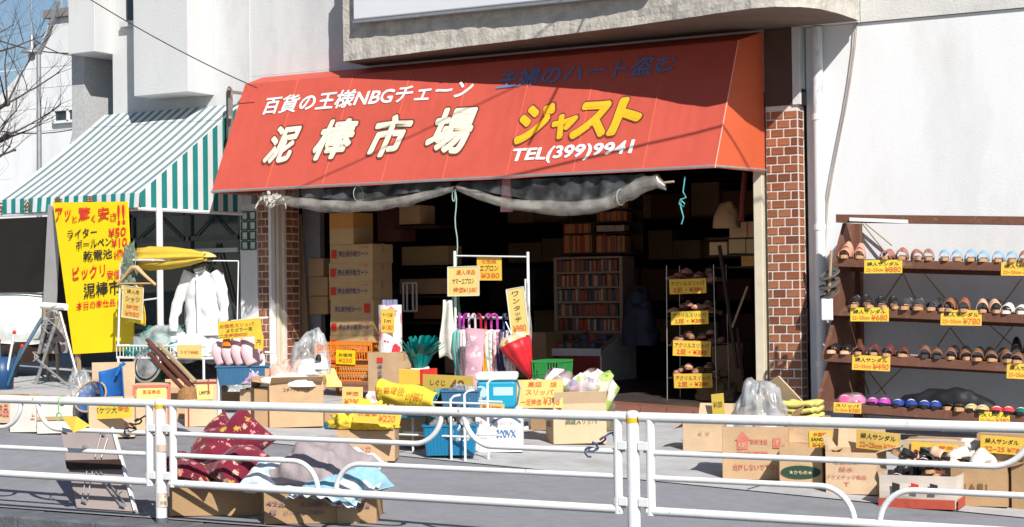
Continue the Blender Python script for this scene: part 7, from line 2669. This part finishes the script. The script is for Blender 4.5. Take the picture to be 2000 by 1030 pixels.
# ================================================================ inside the shop
random.seed(3)
IY = 14.75
tops = [(416, 446), (446, 478), (478, 514), (514, 551), (551, 586), (586, 622), (622, 655), (655, 688), (688, 722), (722, 757)]
m_stk = mat('stack_cardboard', (0.52, 0.35, 0.17), 0.85, 0.08, 4, bump=0.2)
LABS = ['top small box', 'second small box from the top', 'third carton from the top', 'fourth carton from the top', 'fifth carton from the top', 'sixth carton with the logo at the right', 'seventh carton from the top', 'eighth carton from the top', 'ninth carton, half hidden by the orange rack', 'bottom carton of the stack']
for k, (a, c) in enumerate(tops):
    small = k < 2
    jx = random.uniform(-1, 2)
    t = carton(LABS[k] + ' in the tall stack inside the doorway', 644 + jx + (0 if not small else 0), 728 + jx - (38 if small else 0), a + 0.5, c, 0.36, IY, 0.0 + random.uniform(-.02, .02), mat('orange_small_box', (0.55, 0.27, 0.07), 0.8, 0.08, 5) if k == 0 else m_stk, False, (), 'cartons in the tall stack', tape=not small, amp=0.003)
    if not small:
        if k == 5:
            bpatch(t, i_red, 0.86, 0.55, 0.13, 0.5)
            bprint(t, '停止表示板カート', i_blue, 0.42, 0.5, 0.62, 0.32)
        else:
            bpatch(t, i_red, 0.10, 0.5, 0.12, 0.45)
            bprint(t, '停止表示板カート', i_blue, 0.56, 0.5, 0.70, 0.34)
            bprint(t, 'カー用品', i_pink, 0.82, 0.85, 0.2, 0.14)
for k, (a, c, lab) in enumerate(((506, 540, 'upper'), (542, 578, 'middle'), (580, 614, 'lower'))):
    carton('%s plain carton on the shelf left of the tall stack' % lab, 603, 640 - (8 if k == 0 else 0), a, c, 0.34, IY + 0.35, 0, m_stk, False, (), 'shelf cartons left of the stack', tape=False)
ls = thing('timber_planks', 'pale timber planks leaning inside the left door jamb', 'planks', (at(585, 700, YF + 0.45)[0], YF + 0.45, zg(-11, 14.6)))
for k, (pa, pb_) in enumerate((((566, 400), (586, 735)), ((580, 420), (600, 735)))):
    q = MB()
    xa, za = at(*pa, YF + 0.55)
    xb, zb = at(*pb_, YF + 0.42)
    q.bar((xa - ls.location.x, 0.1, za - ls.location.z), (xb - ls.location.x, -0.03, zb - ls.location.z), 0.10 if k else 0.06, 0.03, (0, 1, 0))
    q.build('plank', m_wood, ls)
q = MB()
xa, za = at(575, 470, YF + 0.45)
q.box(-0.03, 0.2, 0.12, 0.2, 0.1, 2.5)
q.build('door_edge', mat('grey_shutter', (0.28, 0.29, 0.31), 0.5), ls)

# cassette shelf
KY = 17.3
x0, x1, z0, z1, yf = fit(1086, 1214, 502, 652, KY)
ck = thing('cassette_case', 'pale wooden cassette display case with five shelves and sloping tray', 'display case', ((x0 + x1) / 2, KY, zg(-8.6, 14) + 0.05))
L3 = ck.location
w = x1 - x0
zb_, zt_ = z0 - L3.z, z1 - L3.z
m_case = mat('pale_pine_case', (0.36, 0.26, 0.19), 0.6, 0.1, 5)
for sx in (-1, 1):
    q = MB()
    q.box(sx * w / 2 - 0.02, sx * w / 2 + 0.02, 0, 0.3, 0, zt_)
    q.build('side_panel', m_case, ck)
q = MB()
q.box(-w / 2, w / 2, 0.28, 0.30, 0, zt_)
q.build('back_panel', m_darkwood, ck)
for k in range(6):
    q = MB()
    zz = zb_ + (zt_ - zb_) * k / 5 * 0.965 + 0.02
    q.box(-w / 2 + 0.021, w / 2 - 0.021, -0.004, 0.28, zz - 0.012, zz + 0.012)
    q.build('shelf', m_case, ck)
# sloping tray and front
fy = -0.55
fz = at(1150, 690, KY - 0.55)[1] - L3.z
q = MB()
q.add([(-w / 2 - 0.02, fy, fz - 0.02), (w / 2 + 0.02, fy, fz - 0.02), (w / 2 + 0.02, 0.0, zb_ - 0.0), (-w / 2 - 0.02, 0.0, zb_ - 0.0)], [(0, 1, 2, 3)])
q.build('sloping_tray', m_case, ck, solid=0.02)
q = MB()
q.box(-w / 2 - 0.03, w / 2 + 0.03, fy - 0.02, fy + 0.01, fz - 0.03, fz + 0.05)
q.build('tray_lip', mat('white_laminate', (0.68, 0.66, 0.62), 0.5), ck)
q = MB()
q.bar((0, fy, fz + 0.02), (0, 0, zb_ + 0.03), 0.012, 0.03)
q.build('tray_divider', m_case, ck)
for sx in (-1, 1):
    q = MB()
    pts_ = [(sx * (w / 2 + 0.02), fy, 0), (sx * (w / 2 + 0.02), 0.3, 0), (sx * (w / 2 + 0.02), 0.3, zb_), (sx * (w / 2 + 0.02), 0, zb_), (sx * (w / 2 + 0.02), fy, fz)]
    q.poly(*(pts_ if sx > 0 else list(reversed(pts_))))
    q.build('white_side', mat('white_laminate', (0.68, 0.66, 0.62), 0.5), ck, solid=0.02)
for k in range(12):
    q = MB()
    q.box(-w / 2, w / 2, fy + 0.004, fy + 0.02, 0.02 + (fz - 0.05) * k / 12, 0.02 + (fz - 0.05) * (k + 0.86) / 12)
    q.build('louvre', mat('dark_red_panel', (0.34, 0.035, 0.025), 0.5), ck)
tapecols = [fab('tape_%s' % n, c, 0.4) for n, c in (('red', (0.42, 0.06, 0.03)), ('orange', (0.55, 0.22, 0.06)), ('cream', (0.52, 0.42, 0.32)), ('dark', (0.05, 0.05, 0.06)), ('blue', (0.06, 0.09, 0.18)), ('brown', (0.25, 0.12, 0.07)))]


def tapes(label, x0, x1, y, z, h, d=0.1, tilt=None, wlo=0.016, whi=0.03, cols=None):
    q = MB()
    x = x0
    while x < x1 - whi:
        ww = random.uniform(wlo, whi)
        q.cur = random.choice(cols or range(6))
        hh = h * random.uniform(0.88, 1.0)
        if tilt:
            M_ = Matrix.Translation((x, y, z)) @ Matrix.Rotation(tilt, 4, 'X')
            q.box(0, ww - 0.002, 0, d, 0, hh, M_)
        else:
            q.box(x, x + ww - 0.002, y + random.uniform(0, 0.01), y + d, z, z + hh)
        x += ww
    return tag(q.build('cassettes', tapecols, None), label, 'cassettes', 'rows of cassettes', 'stuff')


for k in range(5):
    zz = L3.z + zb_ + (zt_ - zb_) * k / 5 * 0.965 + 0.034
    tapes('row of cassettes with coloured spines, %s shelf of the case' % ('lowest', 'second lowest', 'middle', 'second highest', 'highest')[k], L3.x - w / 2 + 0.03, L3.x + w / 2 - 0.03, KY + 0.03, zz, 0.135, 0.12, cols=[0, 0, 1, 5, 5, 2, 3, 5, 4])
for j, (u, lab) in enumerate(((0.05, 'front'), (0.5, 'rear'))):
    yy = KY + fy + 0.05 + 0.24 * j
    zz = L3.z + fz + (zb_ - fz) * ((yy - KY - fy) / 0.55) + 0.03
    tapes('flat %s row of dark cassettes in the sloping tray' % lab, L3.x - w / 2 + 0.02, L3.x + w / 2 - 0.02, yy, zz, 0.06, 0.2, None, 0.03, 0.07, [3, 4, 3, 5, 0])
for k, (a, c, d_, e_, lab) in enumerate(((1100, 1158, 458, 494, 'lower left'), (1165, 1224, 458, 494, 'lower right'), (1100, 1155, 436, 456, 'middle left'), (1165, 1222, 440, 452, 'pale middle right'), (1166, 1228, 412, 434, 'upper right'), (1166, 1228, 392, 410, 'topmost right'))):
    xa, xb, za, zb2, _ = fit(a, c, d_, e_, KY + 0.08)
    tapes('%s block of orange and red cassette boxes above the case' % lab, xa, xb, KY + 0.08, za, zb2 - za, 0.15, None, 0.02, 0.035, [0, 0, 1, 5, 1] if k != 3 else [2, 2, 2])
# dark wall shelving holding those blocks
wsx = thing('wall_shelves', 'dark wall shelves above the cassette case', 'shelves', (at(1165, 500, KY)[0], KY + 0.2, at(1165, 497, KY)[1]))
for py in (495, 457, 435, 411, 390):
    q = MB()
    xa, za = at(1095, py, KY + 0.05)
    xb, _ = at(1235, py, KY + 0.05)
    q.box(xa, xb, KY + 0.06, KY + 0.3, za - 0.02, za - 0.004)
    part(wsx, 'shelf_board', q, m_darkwood)
q = MB()
q.box(xa, xb, KY + 0.302, KY + 0.32, at(1100, 500, KY)[1], at(1100, 380, KY)[1])
part(wsx, 'back_board', q, m_darkwood)

# slipper tower at the right of the doorway
TY = 15.3
x0, x1, z0, z1, yf = fit(1306, 1398, 528, 810, TY)
tw2 = thing('slipper_tower', 'narrow wire tower of four slipper trays in the dark doorway', 'stand', ((x0 + x1) / 2, TY + 0.15, zg(-6.7, 14.5) + 0.06))
w = x1 - x0
for sx in (-1, 1):
    for sy in (-1, 1):
        q = MB()
        q.tube([(sx * w / 2 * 1.05, sy * 0.15, 0), (sx * w / 2, sy * 0.15, z1 - tw2.location.z + 0.05)], 0.005, 6)
        q.build('upright', m_steel, tw2, smooth=True)
for k, (pt, pb) in enumerate(((545, 574), (608, 634), (666, 696), (730, 758))):
    zz = at(1345, pb, TY)[1] - tw2.location.z
    q = MB()
    zz = at(1345, pt, TY)[1] - tw2.location.z - 0.05
    q.box(-w / 2, w / 2, -0.15, 0.15, zz, zz + 0.012)
    q.build('tray', m_darkwood, tw2)
    price_card('yellow slipper card %s on the slipper tower' % ('topmost', 'second from the top', 'third from the top', 'lowest')[k], 1308 + k * 3, 1380 + k * 4, pt, pb, TY - 0.03, [('アクリルスリッパ', i_brown, 0.5, 0.3, 0.9, 0.3), ('2足・¥380', i_red, 0.5, 0.74, 0.8, 0.34, 0.02)], m_yellow)
    for j in range(7):
        o = sandal('closed', 1, random.choice((s_mauve, s_pink, s_br2)), s_mauve, s_grey, (tw2.location.x - w / 2 + 0.05 + j * w / 7.5, TY + 0.1 + 0.05 * (j % 2), at(1345, pt, TY)[1] - 0.03 + 0.035 * (j % 3)), random.uniform(-.8, .8), 'brownish slipper heaped on the %s tray of the slipper tower' % ('top', 'second', 'third', 'lowest')[k], 'slippers on the tower trays', 0.05, 0.95, 'slipper', random.uniform(-.3, .3))
# cartons and poles at the right inside
for k, (a, c, d_, e_, lab) in enumerate(((1425, 1472, 434, 464, 'pale carton with red cord on the upper shelf inside the right jamb'), (1424, 1456, 468, 495, 'pale carton left on the lower shelf inside the right jamb'), (1458, 1478, 468, 495, 'narrow pale carton right on the lower shelf inside the right jamb'), (1386, 1420, 474, 498, 'dim carton at the end of the lower shelf inside'), (1448, 1480, 500, 520, 'orange box below the shelf inside the right jamb'))):
    t = carton(lab, a, c, d_, e_, 0.25, 15.5, 0, m_stk if k < 4 else mat('orange_small_box', (0.55, 0.27, 0.07), 0.8), False, (), 'cartons on the right inner shelf', tape=False)
    if k == 0:
        bpatch(t, i_red, 0.75, 0.5, 0.05, 1.0, name='red_cord')
wsx = thing('wall_shelves', 'dark shelves inside the right jamb carrying cartons', 'shelves', (-5.8, 15.7, at(1440, 521, 15.5)[1]))
for py in (465, 498, 521):
    q = MB()
    xa, za = at(1380, py, 15.48)
    q.box(xa, -5.5, 15.5, 15.85, za - 0.02, za - 0.003)
    part(wsx, 'shelf_board', q, m_darkwood)
for k, (a, c, r_, lab) in enumerate((((1405, 480), (1440, 720), 0.02, 'brown wooden pole leaning inside the doorway'), ((1460, 560), (1430, 640), 0.012, 'thin pale stick behind the brown pole'), ((1440, 640), (1452, 740), 0.02, 'dark pole standing by the right jamb'), ((1455, 338), (1448, 430), 0.03, 'reddish tube hanging under the awning inside'))):
    q = MB()
    xa, za = at(*a, 15.2)
    xb, zb2 = at(*c, 15.1)
    q.tube([(xa, 15.2, za), (xb, 15.1, zb2)], r_, 8)
    tag(q.build('leaning_pole', (m_darkwood, m_wood, m_darkwood, fab('red_brown_tube', (0.25, 0.06, 0.04)))[k], None, smooth=True), lab, 'pole')
x, z = at(1415, 425, 15.2)
cloth_heap('paper_bag', 'brown paper bag hanging above the inner shelf', 'bag', (x, 15.25, z - 0.1), 0.26, 0.16, 0.26, m_card3, 91, 0, 0.15, 2)
bs = thing('back_shelves', 'long dark shelving with cartons along the back wall of the shop', 'shelves', (-8.6, 19.4, zg(-8.6, 14) + 0.06))
for zz in (0.35, 0.85, 1.35, 1.85, 2.3):
    q = MB()
    q.box(-2.7, 2.9, -0.25, 0.3, zz - 0.02, zz)
    q.build('shelf_board', m_darkwood, bs)
for xx in (-2.7, -0.9, 1.0, 2.88):
    q = MB()
    q.box(xx - 0.02, xx + 0.02, -0.24, 0.3, 0, 2.5)
    q.build('upright', m_darkwood, bs)
for zz in (0.35, 0.85, 1.35, 1.85):
    x = -2.6
    while x < 2.6:
        ww, hh = random.uniform(0.28, 0.55), random.uniform(0.2, 0.42)
        if random.random() < 0.85:
            q = MB()
            q.box(-ww / 2, ww / 2, -0.16, 0.16, 0, hh)
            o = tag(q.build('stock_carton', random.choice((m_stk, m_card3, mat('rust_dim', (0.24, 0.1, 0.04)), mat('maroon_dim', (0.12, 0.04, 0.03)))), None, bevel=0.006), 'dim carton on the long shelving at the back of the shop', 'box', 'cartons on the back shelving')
            o.location = (bs.location.x + x + ww / 2, bs.location.y - 0.02, bs.location.z + zz)
            o.rotation_euler.z = random.uniform(-.08, .08)
        x += ww + 0.03
for (px, w_, h_, lab) in ((1020, 0.6, 0.5, 'wide brown carton behind the umbrella stand in the shop'), (905, 0.5, 0.42, 'brown carton on the shop floor left of the umbrella stand'), (1420, 0.35, 0.5, 'brown carton on the floor behind the slipper tower')):
    x, z = at(px, 700, 16.6)
    q = MB()
    q.box(-w_ / 2, w_ / 2, -0.2, 0.2, 0, h_)
    o = tag(q.build('floor_carton', m_card3, None, bevel=0.006), lab, 'box')
    o.location = (x, 16.8, zg(x, 14) + 0.056)
# white folding chair frame and dim goods in the middle
q = MB()
xa, xb, za, zb2, _ = fit(788, 814, 553, 608, 16.2)
for (p, r) in (((xa, za), (xa, zb2)), ((xb, za), (xb, zb2)), ((xa, zb2), (xb, zb2)), ((xa, za), (xb, za)), ((xa + .05, za), (xa + .05, zb2)), ((xb - .05, za), (xb - .05, zb2))):
    q.tube([(p[0], 16.2, p[1]), (r[0], 16.2, r[1])], 0.012, 6)
tag(q.build('chair_back', m_wire, None, smooth=True), 'white tubular chair back in the dark shop', 'chair')
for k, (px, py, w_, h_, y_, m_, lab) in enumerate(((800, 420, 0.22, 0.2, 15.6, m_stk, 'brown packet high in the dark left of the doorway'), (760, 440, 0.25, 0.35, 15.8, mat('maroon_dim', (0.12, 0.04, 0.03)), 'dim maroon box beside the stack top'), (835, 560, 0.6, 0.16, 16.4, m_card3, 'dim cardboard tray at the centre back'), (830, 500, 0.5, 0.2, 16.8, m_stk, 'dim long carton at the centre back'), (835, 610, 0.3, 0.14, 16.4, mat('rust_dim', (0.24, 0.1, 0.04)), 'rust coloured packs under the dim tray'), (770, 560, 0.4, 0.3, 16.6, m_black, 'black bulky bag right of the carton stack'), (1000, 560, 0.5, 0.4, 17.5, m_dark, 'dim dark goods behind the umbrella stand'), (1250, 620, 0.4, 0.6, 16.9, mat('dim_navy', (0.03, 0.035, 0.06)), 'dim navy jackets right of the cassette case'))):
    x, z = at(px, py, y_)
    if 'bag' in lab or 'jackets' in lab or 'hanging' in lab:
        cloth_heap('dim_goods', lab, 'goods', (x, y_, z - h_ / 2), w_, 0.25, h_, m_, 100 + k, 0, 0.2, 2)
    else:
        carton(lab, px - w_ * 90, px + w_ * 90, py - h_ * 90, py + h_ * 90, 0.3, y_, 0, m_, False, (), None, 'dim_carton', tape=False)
wsx = thing('wall_shelves', 'dark timber shelves deep inside the shop at the left', 'shelves', (at(800, 628, 16.5)[0], 16.7, at(800, 628, 16.5)[1]))
for (px0, px1, py, y_) in ((740, 880, 522, 16.9), (770, 850, 441, 15.6), (740, 880, 578, 16.5), (740, 880, 628, 16.5), (600, 645, 616, 15.4)):
    q = MB()
    xa, za = at(px0, py, y_)
    xb, _ = at(px1, py, y_)
    q.box(xa, xb, y_, y_ + 0.4, za - 0.03, za - 0.01)
    part(wsx, 'shelf_board', q, m_darkwood)
x, z = at(1136, 400, 15.5)
q = MB()
q.lathe([(0.001, -0.12), (0.06, -0.12), (0.045, 0.05), (0.035, 0.3), (0.001, 0.32)], 14, M=Matrix.Translation((x, 14.0, z)))
tag(q.build('pink_bag', fab('dusty_pink_bag', (0.55, 0.26, 0.28)), None, smooth=True), 'dusty pink pouch dangling through the curtain roll', 'pouch')
clear_props()
